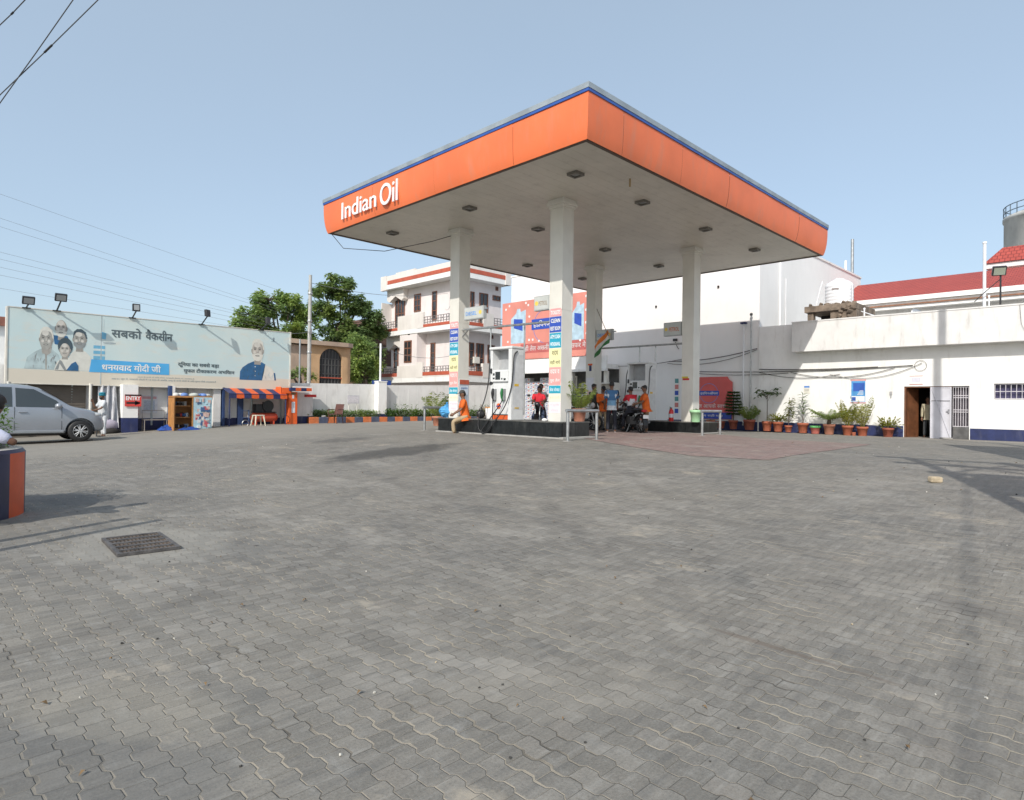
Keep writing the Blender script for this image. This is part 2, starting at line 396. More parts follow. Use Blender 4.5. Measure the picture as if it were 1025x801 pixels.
SUN = Vector((1, .45, -.87)).normalized()
EL = math.asin(-SUN.z); AZ = atan2(-SUN.x, -SUN.y)
w = bpy.data.worlds.new('World'); SC.world = w; w.use_nodes = True
nt = w.node_tree; bg = nt.nodes['Background']
sky = nt.nodes.new('ShaderNodeTexSky'); sky.sky_type = 'NISHITA'; sky.sun_disc = False
sky.sun_elevation = EL; sky.sun_rotation = AZ; sky.altitude = 200; sky.air_density = 1.0; sky.dust_density = 2.6; sky.ozone_density = 1.6
hz = nt.nodes.new('ShaderNodeMix'); hz.data_type = 'RGBA'; hz.inputs[0].default_value = .5   # summer dust haze pales the blue
skc = nt.nodes.new('ShaderNodeTexCoord'); skn = nt.nodes.new('ShaderNodeTexNoise'); skn.inputs['Scale'].default_value = 2.2; skn.inputs['Detail'].default_value = 5
nt.links.new(skc.outputs['Generated'], skn.inputs['Vector'])
hz2 = nt.nodes.new('ShaderNodeMix'); hz2.data_type = 'RGBA'; hz2.inputs[6].default_value = (2.95, 3.65, 4.15, 1); hz2.inputs[7].default_value = (3.4, 4.05, 4.5, 1)   # thin uneven haze
nt.links.new(skn.outputs[0], hz2.inputs[0]); nt.links.new(hz2.outputs[2], hz.inputs[7])
nt.links.new(sky.outputs[0], hz.inputs[6]); nt.links.new(hz.outputs[2], bg.inputs[0]); bg.inputs[1].default_value = .15
sl = bpy.data.lights.new('sun', 'SUN'); sl.energy = 3.0; sl.angle = R_(.53); sl.color = (1, .95, .87)
so = bpy.data.objects.new('sun', sl); COL.objects.link(so); so.rotation_euler = SUN.to_track_quat('-Z', 'Y').to_euler(); so.location = (-20, -10, 30)
SC.view_settings.view_transform = 'Standard'; SC.view_settings.look = 'None'; SC.view_settings.gamma = 1; SC.view_settings.exposure = 0.36
SC.view_settings.use_curve_mapping = False
SC.cycles.max_bounces = 8; SC.cycles.transparent_max_bounces = 12

# ------------------------------------------------------------------ ground
def axis_vals():
    a = [-2500, -900, -300, -120, -60, -30, -15, -8, -4, -2, -1]
    x = 0.
    while x < 45: a.append(x); x += .5
    return a + [45, 50, 60, 80, 120, 200, 400, 1000, 3000]
ax = axis_vals(); gm = MB()
gm.add([(a, b, g(a, b)) for b in ax for a in ax], [(j*len(ax)+i, j*len(ax)+i+1, (j+1)*len(ax)+i+1, (j+1)*len(ax)+i) for j in range(len(ax)-1) for i in range(len(ax)-1)], 0, True)
struct(gm.build('ground', paving_material('grey_pavers')))
def sheet(poly, lift, step=.5):
    "a polygon laid on the ground, following its rise"
    bm = bmesh.new()
    us = [p[0] for p in poly]; vs = [p[1] for p in poly]
    vv = [bm.verts.new((p[0], p[1], 0)) for p in poly]; bm.faces.new(vv)
    lo, hi = min(us), max(us); k = math.ceil(lo/step)*step
    while k < hi:
        bmesh.ops.bisect_plane(bm, geom=bm.verts[:]+bm.edges[:]+bm.faces[:], plane_co=(k,0,0), plane_no=(1,0,0)); k += step
    lo, hi = min(vs), max(vs); k = math.ceil(lo/step)*step
    while k < hi:
        bmesh.ops.bisect_plane(bm, geom=bm.verts[:]+bm.edges[:]+bm.faces[:], plane_co=(0,k,0), plane_no=(0,1,0)); k += step
    bmesh.ops.triangulate(bm, faces=bm.faces[:])
    mb = MB(); bm.verts.index_update()
    mb.add([(v.co.x, v.co.y, g(v.co.x, v.co.y)+lift) for v in bm.verts], [[v.index for v in f.verts] for f in bm.faces], 0, True)
    bm.free(); return mb
struct(sheet([(11.2,4.7),(14.4,4.75),(18.0,4.9),(18.4,8.0),(19.7,9.8),(19.9,17.6),(14.3,17.6),(14.3,11.6),(13.2,10.2),(11.9,8.0),(11.0,6.1)], .006).build('red_paving', paving_material('red_pavers', True)))

# ------------------------------------------------------------------ canopy
X0, X1, Y0, Y1, ZS = 10.55, 24.66, 8.38, 19.42, 7.0
can = thing('petrol_canopy', 'huge flat petrol station canopy with orange fascia reading Indian Oil on four square columns', 'canopy', (X0, Y0, 0))
O = Vector((X0, Y0, 0))
def CP(name, mb, mat, parent=can, bevel=0, label=None): return mb.xf(Matrix.Translation(-O)).build(name, mat, parent, bevel, label)
prof = [(.0,0.0),(.035,.10),(.065,.24),(.09,.42),(.105,.62),(.11,.80),(.11,.955)]
fm = MB()
def side_pts(side, t, o, z):
    if side == 0: return (X0-o, Y1+o - t*(Y1-Y0+2*o), z)
    if side == 1: return (X0-o + t*(X1-X0+2*o), Y0-o, z)
    if side == 2: return (X1+o, Y0-o + t*(Y1-Y0+2*o), z)
    return (X1+o - t*(X1-X0+2*o), Y1+o, z)
cuts = {0: [0,.265,.53,.80,1], 1: [0,.09,.27,.45,.63,.81,1], 2: [0,.25,.5,.75,1], 3: [0,.2,.4,.6,.8,1]}
for sd in range(4):
    for i in range(len(cuts[sd])-1):
        t0, t1 = cuts[sd][i], cuts[sd][i+1]; e = .0003
        t0 += e if t0 > 0 else 0; t1 -= e if t1 < 1 else 0
        j = random.uniform(-.008, .008)
        vs = []; fs = []
        for (o, z) in prof:
            for k in range(5): vs.append(side_pts(sd, t0+(t1-t0)*k/4, o+(j if 0 < k < 4 else j*.5), ZS+z))
        for a in range(len(prof)-1):
            for k in range(4): fs.append((a*5+k, a*5+k+1, (a+1)*5+k+1, (a+1)*5+k))
        fm.add(vs, fs, 0, True)
CP('fascia', fm, ORANGE)
def ring(z0, z1, o0, o1, mat, name):
    mb = MB()
    for (a,b,c,d) in [(X0-o1, X0-o0, Y0-o1, Y1+o1), (X1+o0, X1+o1, Y0-o1, Y1+o1), (X0-o0, X1+o0, Y0-o1, Y0-o0), (X0-o0, X1+o0, Y1+o0, Y1+o1)]:
        mb.box(a, b, c, d, z0, z1)
    return CP(name, mb, mat)
ring(7.956, 8.02, .02, .13, BLUEB, 'blue_band')
ring(8.022, 8.14, .03, .14, GALV, 'gutter')
mb = MB(); mb.box(X0+.02, X1-.02, Y0+.02, Y1-.02, 7.5, 7.9); CP('roof_deck', mb, GALV)
ring(7.03, 7.95, -.02, -.002, DARK, 'fascia_frame')
sf = MB(); y = Y0+.03
while y < Y1-.1:
    sf.box(X0+.03, X1-.03, y, y+.2965, 7.02, 7.05); y += .3
CP('soffit', sf, SOFF)
mb = MB(); mb.box(X0+.03, X1-.03, Y0+.03, Y1-.03, 7.056, 7.08); CP('soffit_backing', mb, DARK)
ring(6.99, 7.018, -.1, -.021, M('edge_trim', (.10,.07,.055), .6, .1), 'edge_trim')
for lu in (11.97, 14.9, 18.5, 22.1):
    for lv in (9.85, 13.8, 17.7):
        mb = MB(); s_ = .155
        for (a,b,c,d) in [(-s_,s_,-s_,-s_+.05),(-s_,s_,s_-.05,s_),(-s_,-s_+.05,-s_+.05,s_-.05),(s_-.05,s_,-s_+.05,s_-.05)]:
            mb.box(lu+a, lu+b, lv+c, lv+d, 6.95, 7.022)
        fr = CP('ceiling_light', mb, M('lamp_frame', (.16,.15,.13), .5, .1))
        mb = MB(); mb.box(lu-s_+.05, lu+s_-.05, lv-s_+.05, lv+s_-.05, 6.985, 7.021)
        CP('lens', mb, M('lamp_lens', (.30,.31,.30), .2, .1, spec=.8), fr)
# small drooping bits: sprinkler nozzles and the open corner strip
mb = MB()
for (a, b) in [(13.2,9.1),(20.9,8.9),(16.2,15.3),(12.0,15.6),(22.8,11.4)]:
    mb.tube([(a,b,7.02),(a,b,6.9),(a+.04,b+.03,6.84)], .025, 6)
for q in mb.split()[:3:9]: CP('sprinkler', q, M('brass', (.35,.25,.12), .5, .1))
# letters
let = MB()
let.join(text_mb('Indian', 2.0, .54, .03, .004, 0, '-x', (X0-.105, 18.32, 7.22)))
let.join(text_mb('Oil', .90, .64, .03, .004, 0, '-x', (X0-.105, 16.10, 7.17)))
CP('lettering', let, M('white_letters', (.82,.82,.82), .35, .02))
# loose cable hanging under the front edge
mb = MB(); mb.tube([(10.6,19.3,7.0),(10.9,19.0,6.5),(11.6,17.6,6.3),(12.6,16.4,6.6),(13.3,15.9,6.9)], .012, 5); CP('loose_cable', mb, BLACKP)

STK = [  # z0, z1, ground colour, lines, ink
 (3.77,3.99,(.72,.33,.33),['TOILETS'],(.85,.8,.78)), (3.33,3.76,(.03,.08,.42),['CLEAN','REST ROOM'],(.8,.8,.7)),
 (2.90,3.31,(.02,.32,.46),['ATM CASH','WITHDRAWAL'],(.8,.85,.85)), (2.37,2.88,(.80,.76,.42),['शदध','सही नापे'],(.10,.09,.05)),
 (1.87,2.36,(.78,.34,.32),['शदध व','पूरा तेल'],(.85,.8,.78)), (1.64,1.85,(.02,.33,.47),['सेवा केनदर'],(.8,.85,.85)),
 (1.42,1.62,(.80,.76,.60),['हवा पानी'],(.70,.60,.45)), (1.10,1.39,(.80,.70,.74),['नि शुलक','सेवा'],(.72,.58,.62))]
STKM = [[M('sticker_%s' % n, s[2], .5, .05, 3), M('sticker_ink_%s' % n, s[4], .5, .02)] for n, s in zip(('pink','blue','teal','yellow','salmon','aqua','cream','lilac'), STK)]
def column(cx, cy, stickers, zb=.85):
    h = .225
    mb = MB(); mb.box(cx-h, cx+h, cy-h, cy+h, zb, 3.93); mb.box(cx-h+.004, cx+h-.004, cy-h+.004, cy+h-.004, 3.93, 3.945); mb.box(cx-h, cx+h, cy-h, cy+h, 3.945, 6.78)
    # corner trims
    for sx in (-1, 1):
        for sy in (-1, 1): mb.box(cx+sx*(h-.03), cx+sx*(h+.006), cy+sy*(h-.03), cy+sy*(h+.006), 3.95, 6.775)
    c = CP('column', mb, GREYW)
    mb = MB(); mb.box(cx-h-.035, cx+h+.035, cy-h-.035, cy+h+.035, 6.78, 6.86); mb.box(cx-h-.09, cx+h+.09, cy-h-.09, cy+h+.09, 6.86, 6.93); mb.box(cx-h-.06, cx+h+.06, cy-h-.06, cy+h+.06, 6.93, 7.018)
    CP('capital', mb, GREYW, c)
    if stickers:
        for (z0, z1, bgc, lines, ink), mm in zip(STK, STKM):
            mb = MB(); x = cx-h-.004; mb.box(x, x+.0035, cy-h+.012, cy+h-.012, z0, z1)
            n = len(lines); lh = (z1-z0)/n
            for i, t in enumerate(lines):
                tw = min(.36, .055*len(t)+.06)
                mb.join(text_mb(t, tw, lh*.52, .002, .02, 1, '-x', (x-.001, cy+tw/2, z1-(i+1)*lh+lh*.24)))
            CP('sticker', mb, mm, c)
    return c
cC = column(13.375, 11.475, True); cL = column(13.375, 15.845, True); cR = column(20.56, 11.475, False, .78); cB = column(20.56, 15.845, False, .78)
# column notices
mb = MB(); mb.box(20.329, 20.334, 15.66, 16.03, 1.95, 2.45); mb.box(20.327, 20.334, 15.68, 16.0, 1.72, 1.92, 1); CP('notice', mb, [M('paper_white', (.66,.67,.72), .7, .04), M('paper_pink', (.70,.50,.48), .7, .1)], cB)
mb = MB(); mb.box(20.325, 20.334, 15.78, 15.9, 2.72, 2.95, 0); mb.box(20.324, 20.334, 15.74, 15.96, 2.95, 3.02, 1); CP('garland', mb, [NAVY, ORANGEP], cB)
mb = MB(); mb.box(20.325, 20.334, 11.45, 11.69, 2.34, 2.40, 0); mb.box(20.325, 20.334, 11.40, 11.66, 2.27, 2.335, 1); CP('arrow_sticker', mb, [M('yel', (.6,.5,.05), .6), REDP], cR)
# payment board on the shaded face of the left column
mb = MB(); mb.box(13.2, 13.58, 15.60, 15.615, 1.05, 2.05); yy = 15.6
mb2 = MB(); mb2.box(13.19, 13.59, 15.585, 15.6195, .95, 2.1); mb2.box(13.22, 13.56, 15.58, 15.5849, 1.0, 1.9, 1); mb2.box(13.19, 13.59, 15.578, 15.5849, 1.95, 2.1, 2)
mb2.join(text_mb('paytm', .26, .08, .002, .01, 3, '-y', (13.26, 15.579, 1.78)))
mb2.box(13.25, 13.53, 15.576, 15.5799, 1.3, 1.62, 4); mb2.join(text_mb('ACCEPTED HERE', .28, .05, .002, .005, 3, '-y', (13.25, 15.579, 1.12)))
CP('payment_board', mb2, [M('board_grey', (.42,.46,.52), .5), M('board_pale', (.62,.70,.80), .5), BRICKRED, M('pay_blue', (.02,.10,.35), .5), M('board_grey2', (.36,.42,.48), .5)], cL)

def island(name, label, x0, x1, y0, y1, z0, z1):
    t = thing(name, label, 'pump island', (x0, y0, z0))
    mb = MB(); W_, H_, Z_ = x1-x0, y1-y0, z1-z0
    mb.box(.0, W_, 0, H_, -.1, Z_-.035)
    # granite slabs with joints
    mb.build('plinth', BLACKG, t)
    sl_ = MB(); k = 0.
    while k < H_-.01:
        e = min(k+.6, H_); sl_.box(-.018, 0, k+.003, e-.003, -.05, Z_-.037); k += .6
    k = 0.
    while k < W_-.01:
        e = min(k+.55, W_); sl_.box(k+.003, e-.003, -.018, 0, -.05, Z_-.037); k += .55
    sl_.build('granite_cladding', BLACKG, t)
    mb = MB(); mb.box(-.03, W_+.02, -.03, H_+.02, Z_-.035, Z_); mb.build('coping', M('island_top', (.10,.10,.095), .7, .25, 3, dirt=.5, dirtcol=(.28,.26,.23)), t, .006)
    mb = MB(); mb.box(-.16, W_+.1, -.16, -.02, -.1, .05); mb.box(-.13, -.02, 0, H_, -.1, .035); mb.build('footing', CONC, t, .01)
    return t
island('pump_island', 'black granite kerb island nearer the camera with two stickered columns', 13.0, 14.15, 11.06, 16.4, .40, .86)
island('pump_island', 'black granite kerb island farther back in the shade with plain columns', 20.1, 21.25, 10.78, 16.7, .37, .79)

HOSE = M('hose_rubber', (.018,.018,.02), .5, .2, 8)
def dispenser(label, loc, shade):
    t = thing('fuel_dispenser', label, 'fuel dispenser', loc)
    mb = MB(); mb.box(.03, .5, -.36, .36, .15, 1.5); mb.build('cabinet', DISPW, t, .012)
    mb = MB(); mb.box(.0, .5, .362, .45, .0, 2.12); mb.build('post', DISPW, t, .02)
    mb = MB(); mb.box(-.02, .52, -.50, -.362, .0, 2.12); mb.box(.04, .48, -.502, -.5, .3, 1.95, 1); mb.build('post', [DISPW, M('post_panel', (.58,.59,.60), .4)], t, .02)
    mb = MB(); mb.box(-.04, .54, -.52, .47, 2.122, 2.2); mb.build('top_beam', DISPW, t, .02)
    mb = MB(); mb.box(.3, .33, -.36, .36, 1.503, 2.12); mb.build('back_panel', M('back_grey', (.34,.35,.36), .5), t)
    mb = MB(); mb.box(-.03, .028, -.35, .33, 1.14, 1.48); hd = mb.build('display_housing', DISPW, t, .012)
    mb = MB(); mb.box(-.034, -.029, -.02, .19, 1.2, 1.44); mb.box(-.034, -.029, .22, .3, 1.22, 1.27); mb.box(-.034, -.029, .22, .3, 1.33, 1.4)
    mb.box(-.034, -.029, -.12, -.07, 1.2, 1.25); mb.box(-.034, -.029, -.26, -.17, 1.18, 1.24); mb.build('screen', GLASS('screen_glass', (.012,.016,.016), .15), hd)
    for (yy, mat, nm) in ((.24, BLACKP, 'black'), (-.16, M('nozzle_green', (.02,.16,.05), .4), 'green')):
        mb = MB(); mb.box(-.05, .028, yy-.055, yy+.055, .58, .92, 0); mb.tube([(-.08,yy,.93),(-.10,yy,.8),(-.06,yy+.03,.66),(-.04,yy,.55)], [.03,.045,.035,.02], 8, 1)
        mb.build('nozzle', [M('nozzle_boot', (.25,.26,.27), .5), mat], t)
    mb = MB(); mb.cyl((.012,0.08,.40), .085, .016, 20, 0, 'x'); mb.box(.008, .012, -.02, .18, .385, .415, 1); mb.build('emblem', [M('emblem_orange', (.75,.13,.03), .4), M('emblem_blue', (.02,.05,.3), .4)], t)
    mb = MB(); mb.box(-.005, .5, -.36, .36, .0, .125); mb.box(-.004, .5, -.36, .36, .127, .149, 1); mb.build('base_band', [ORANGEP, BLACKP], t)
    mb = MB(); mb.box(.1, .28, -.506, -.503, 1.0, 1.07); mb.box(.12, .3, -.506, -.503, .33, .37); mb.build('warning_sticker', M('yellow_sticker', (.65,.42,.04), .5), t)
    for pts in ([(.12,.47,2.05),(.02,.5,1.7),(-.02,.5,1.2),(-.12,.52,.7),(-.3,.6,.1),(-.36,.55,-.3),(-.3,.3,-.42),(-.26,.1,-.2),(-.16,.15,.3),(-.08,.24,.62)],
                [(.2,-.52,2.05),(.05,-.53,1.9),(.0,-.53,1.4),(-.05,-.5,.9),(-.14,-.35,.4),(-.3,-.05,-.1),(-.38,.25,-.4),(-.34,.45,-.36),(-.24,.2,.0),(-.1,-.1,.45),(-.07,-.16,.6)]):
        mb = MB(); mb.tube(smooth_path(pts, 5), .017, 6); mb.build('hose', HOSE, t)
    mb = MB(); mb.cyl((-.03,.40,1.1), .05, .06, 12, 0, 'x'); mb.box(-.03,0.0,.37,.43,1.4,1.55); mb.build('hose_clamp', BLACKP, t)
    return t
def smooth_path(p, n=4):
    p = [Vector(q) for q in p]; out = []
    for i in range(len(p)-1):
        a, b, c, d = p[max(i-1,0)], p[i], p[i+1], p[min(i+2,len(p)-1)]
        for k in range(n):
            t = k/n
            out.append(.5*((2*b) + (c-a)*t + (2*a-5*b+4*c-d)*t*t + (3*b-a-3*c+d)*t**3))
    return out + [p[-1]]
dispenser('tall white fuel dispenser with black and green nozzles beside the seated attendant', (13.22, 13.72, .862), 0)
dispenser('white fuel dispenser standing in the shade behind the men with the motorbike', (20.28, 13.55, .792), 1)

def rate_board(label, x, y0, y1, z0, z1, txt, ink, emb_left):
    t = thing('fuel_sign', label, 'fuel sign', (x, y0, z0))
    w_, h_ = y1-y0, z1-z0
    mb = MB(); mb.box(0, .14, 0, w_, 0, h_); mb.build('box', M('sign_grey', (.40,.42,.42), .5, .06), t, .01)
    mb = MB(); mb.box(-.006, -.001, .03, w_-.03, .03, h_-.03); f = mb.build('face', M('sign_face', (.50,.52,.50), .5, .06), t)
    ws = w_*.56; mb = text_mb(txt, ws, h_*.3, .003, .015, 0, '-x', (-.007, (w_*.9 if not emb_left else w_*.68), h_*.33))
    mb.build('lettering', ink, t)
    mb = MB(); mb.cyl((-.011, (.14 if not emb_left else w_-.11), h_*.5), .065, .004, 16, 0, 'x'); mb.build('emblem', M('emblem_yellow', (.75,.55,.10), .5), t)
    mb = MB(); mb.box(.03, .09, (w_ if emb_left is None else -.14), 0.0, h_*.7, h_*.8); mb.build('bracket', STEEL, t)
    return t
BLUET = M('blue_text', (.10,.28,.65), .5); REDT = M('red_text', (.5,.16,.08), .5)
rate_board('small grey box sign reading DIESEL on the left stickered column', 13.2, 14.5, 15.42, 4.0, 4.40, 'DIESEL', BLUET, False)
rate_board('grey box sign reading PETROL beside the front stickered column', 13.2, 11.76, 12.35, 4.0, 4.42, 'PETROL', M('dull_text', (.30,.24,.18), .5), True)
rate_board('grey box sign reading DIESEL behind the hanging flag', 20.36, 14.8, 15.58, 3.93, 4.37, 'DIESEL', BLUET, False)
rate_board('grey box sign reading PETROL on the right rear column', 20.36, 11.75, 12.48, 3.9, 4.40, 'PETROL', REDT, True)

# overhead pipe run between the columns and its drops
def pipe_run(label, x, pts_list, r=.035):
    t = thing('pipe_run', label, 'pipe', (x, pts_list[0][0][1], pts_list[0][0][2])); o = Vector(t.location)
    for i, pts in enumerate(pts_list):
        mb = MB(); mb.tube([Vector(p)-o for p in pts], r if i == 0 else r*.7, 8); mb.build('pipe' if i == 0 else 'drop_pipe', STEEL, t)
    return t
pipe_run('thin steel pipe between the two stickered columns above the dispenser', 13.3, [[(13.3,15.6,3.72),(13.3,11.7,3.66)], [(13.36,14.32,3.72),(13.36,14.32,2.0)], [(13.45,12.95,3.68),(13.45,12.95,1.0)], [(13.3,15.6,3.5),(13.3,15.3,3.72)]])
pipe_run('thin steel pipe between the shaded rear columns', 20.4, [[(20.4,15.6,3.62),(20.4,11.7,3.60)], [(20.5,13.6,3.61),(20.5,13.6,3.0)], [(20.5,12.9,3.61),(20.5,12.9,3.0)]])

def guard_rail(label, x, y, z, L, axis, h=.78):
    t = thing('guard_rail', label, 'guard rail', (x, y, z))
    d = Vector((1,0,0)) if axis == 'x' else Vector((0,1,0))
    for k in (0, 1):
        mb = MB(); p = d*L*k; mb.tube([p+Vector((0,0,-.06)), p+Vector((0,0,h-.045))], .04, 10); mb.build('leg', STEEL, t)
        mb = MB(); mb.box(p.x-.09, p.x+.09, p.y-.09, p.y+.09, -.05, .012); mb.build('foot_plate', CONC, t)
    mb = MB(); mb.tube([d*-.06+Vector((0,0,h)), d*(L+.06)+Vector((0,0,h))], .045, 10); mb.build('rail', STEEL, t)
guard_rail('silver pipe guard rail in front of the potted palm', 12.32, 10.3, g(12.3,10.3), 1.2, 'x')
guard_rail('silver pipe guard rail beside the green pot near the right column', 18.5, 9.9, g(18.5,9.9), 1.2, 'x')
guard_rail('silver pipe guard rail at the left end by the blue bag', 13.1, 17.3, g(13.4,17.5), 1.2, 'x')
# ------------------------------------------------------------------ long white station building (right)
UW = 28.0
ob = thing('station_building', 'long low white station building with overhanging parapet and navy base band', 'building', (UW, 6, .25)); O2 = Vector((UW, 6, .25))
def SP(name, mb, mat, parent=ob, bevel=0, label=None): return mb.xf(Matrix.Translation(-O2)).build(name, mat, parent, bevel, label)
mb = MB(); T = .25
mb.box(UW, UW+T, -8, 1.85, -.2, 4.7); mb.box(UW, UW+T, 1.85, 3.71, -.2, 1.72); mb.box(UW, UW+T, 1.85, 3.71, 2.28, 4.7)
mb.box(UW, UW+T, 3.71, 4.43, -.2, 4.7); mb.box(UW, UW+T, 4.43, 6.5, 2.21, 4.7); mb.box(UW, UW+T, 6.5, 10.6, -.2, 4.7); mb.box(UW, UW+T, 10.6, 12.24, -.2, 4.97)
mb.box(UW+T, 37, 12.0, 12.24, -.2, 4.6); mb.box(UW+T, 37, -8, -7.8, -.2, 4.6)
SP('wall', mb, WHITE)
mb = MB(); mb.box(27.46, 28.3, -8, 10.57, 3.72, 4.99); mb.box(27.44, 28.32, -8.02, 10.59, 4.95, 5.0); SP('parapet', mb, WHITE2)
mb = MB(); mb.box(UW-.012, UW, 6.52, 12.2, -.2, .68); mb.box(UW-.012, UW, -8, 4.40, -.2, .66); [SP('base_band', q, NAVY) for q in mb.split()]
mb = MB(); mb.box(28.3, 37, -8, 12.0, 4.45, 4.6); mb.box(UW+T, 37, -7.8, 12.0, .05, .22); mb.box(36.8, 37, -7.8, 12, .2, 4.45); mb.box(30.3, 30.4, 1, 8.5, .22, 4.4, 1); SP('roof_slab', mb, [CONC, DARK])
# door: brown inner leaf, grey-white outer leaf with a diagonal brace, barred gate
mb = MB(); mb.box(UW+.03, UW+.2, 6.44, 6.5, .2, 2.21); mb.box(UW+.03, UW+.2, 5.6, 5.64, .2, 2.21); mb.box(UW+.03, UW+.2, 4.95, 6.44, 2.16, 2.209); df = SP('door_frame', mb, BROWNW)
mb = MB()
for (a, b, z0, z1) in [(0,.62,.02,1.92)]: mb.box(-.02, .02, a, b, z0, z1)
for (a, b, z0, z1) in [(.08,.54,.12,.75),(.08,.54,.98,1.8)]: mb.box(-.026, -.021, a, b, z0, z1); mb.box(.021, .026, a, b, z0, z1)
mb.xf(Matrix.Translation((UW+.2, 6.44, .22)) @ Matrix.Rotation(R_(247), 4, 'Z')); SP('door', mb, BROWNW, label='open brown wooden door leaf')
dl = MB(); dl.box(0, .035, -.66, 0, .0, 1.93); dl.box(-.02, 0, -.66, -.62, 0, 1.93); dl.box(-.02, 0, -.04, 0, 0, 1.93); dl.box(-.02, 0, -.62, -.04, 1.9, 1.93); dl.box(-.02, 0, -.62, -.04, 1.40, 1.43, 1)
dl.tube([(-.012,-.05,1.85),(-.012,-.62,.05)], .014, 6); dl.box(-.05, -.02, -.6, -.56, .95, 1.1, 1); dl.box(-.04,-.021,-.6,-.5,1.0,1.03,1)
dl.xf(Matrix.Translation((UW-.03, 5.63, .25)) @ Matrix.Rotation(R_(4), 4, 'Z')); SP('door', dl, [M('door_grey', (.55,.55,.60), .5, .06, 3, dirt=.2), M('door_bar', (.25,.25,.27), .5)], label='grey white metal door leaf with diagonal brace')
def grille(y0, y1, z0, z1, nx, rails, name, col, back, inset=.06):
    mb = MB()
    for k in range(nx+1):
        y = y0 + (y1-y0)*k/nx; mb.tube([(UW+inset, y, z0), (UW+inset, y, z1)], .011, 6)
    for z in rails: mb.box(UW+inset-.012, UW+inset+.012, y0, y1, z-.012, z+.012)
    o = SP(name, mb, col)
    mb = MB(); mb.box(UW+.19, UW+.21, y0, y1, z0, z1); SP('shutter', mb, back, o)
grille(4.46, 4.93, .25, 2.19, 6, (.28, .72, 1.25, 1.33, 1.78, 1.86, 2.17), 'gate_grille', M('bar_white', (.55,.53,.56), .5), M('gate_back', (.085,.075,.09), .7, .3, 2))
mb = MB(); mb.box(UW+.03, UW+.05, 4.45, 4.93, .25, .70); SP('gate_kickplate', mb, M('kick', (.10,.10,.10), .6, .3, 4, dirt=.4))
grille(1.87, 3.69, 1.73, 2.27, 12, (1.75, 2.0, 2.25), 'window_grille', M('bar_white', (.55,.53,.56), .5), M('win_violet', (.05,.045,.10), .4, .3, 2))
mb = MB(); mb.box(UW-.06, UW+.0, 4.5, 6.3, .14, .24); mb.box(UW-.2, UW-.06, 4.9, 5.3, .12, .3); mb.box(UW-.12, UW-.02, -2, 2.6, .14, .24); SP('threshold', mb, CONC, bevel=.02)
# small fittings
mb = MB(); mb.box(UW-.05, UW, 6.9, 6.98, 1.9, 2.02); mb.tube([(UW-.03,6.94,1.9),(UW-.03,6.94,1.78)], .02, 6); SP('socket', mb, M('grey_fit', (.35,.35,.36), .5))
def poster(name, label, y0, y1, z0, z1, fn, mats, u=UW-.004, cat='poster'):
    t = MB(); t.box(u-.006, u, y0, y1, z0, z1, 0); fn(t, u-.0065, y0, y1, z0, z1)
    o = t.build(name, mats); o.location = (0,0,0); return tag(o, label, cat)
def blue_poster(t, x, y0, y1, z0, z1):
    w_, h_ = y1-y0, z1-z0
    t.box(x-.002, x, y0+.03, y1-.03, z0+.05*h_, z0+.93*h_, 1); t.box(x-.004, x-.0021, y0+.06, y1-.1, z0+.5*h_, z0+.85*h_, 2)
    t.box(x-.004, x-.0021, y0+.05, y1-.05, z0+.07*h_, z0+.3*h_, 0); t.box(x-.006, x-.0041, y1-.2, y1-.06, z0+.1*h_, z0+.26*h_, 2)
    t.box(x-.004, x, y0, y1, z0+.94*h_, z1, 3); t.box(x-.004, x, y0, y1, z0, z0+.04*h_, 3)
    for k in range(4): t.box(x-.006, x-.0041, y0+.1, y1-.25-.03*k, z0+(.36+.05*k)*h_, z0+(.38+.05*k)*h_, 0)
poster('poster', 'blue and white framed poster on the white wall left of the doorway', 7.83, 8.41, 1.55, 2.52, blue_poster, [WHITEP, M('poster_blue', (.08,.30,.62), .5, .2, 5), M('poster_dblue', (.03,.10,.42), .5), M('poster_pink', (.65,.30,.30), .5)])
def small_note(t, x, y0, y1, z0, z1): t.box(x-.002, x, y0+.02, y1-.02, z1-.1, z1-.02, 1); t.box(x-.002, x, y0+.03, y1-.03, z1-.2, z1-.13, 2); t.box(x-.002, x, y0+.04, y1-.04, z0+.1, z0+.16, 2)
poster('wall_notice', 'small pale notice with blue heading high on the wall above the potted shrubs', 10.0, 10.26, 1.95, 2.3, small_note, [M('note_paper', (.74,.72,.64), .7), M('note_blue', (.1,.25,.6), .6), M('note_grey', (.60,.58,.52), .6)], cat='notice')
def framed(t, x, y0, y1, z0, z1): t.box(x-.004, x, y0, y1, z0, z0+.02, 1); t.box(x-.004, x, y0, y1, z1-.02, z1, 1); t.box(x-.002, x, y0+.08, y1-.08, z0+.1, z1-.08, 2)
poster('wall_notice', 'small red edged white notice over the dark doorway', 5.88, 6.32, 2.28, 2.62, framed, [WHITEP, M('frame_red', (.55,.2,.18), .5), M('note_lilac', (.62,.62,.70), .6)], cat='notice')

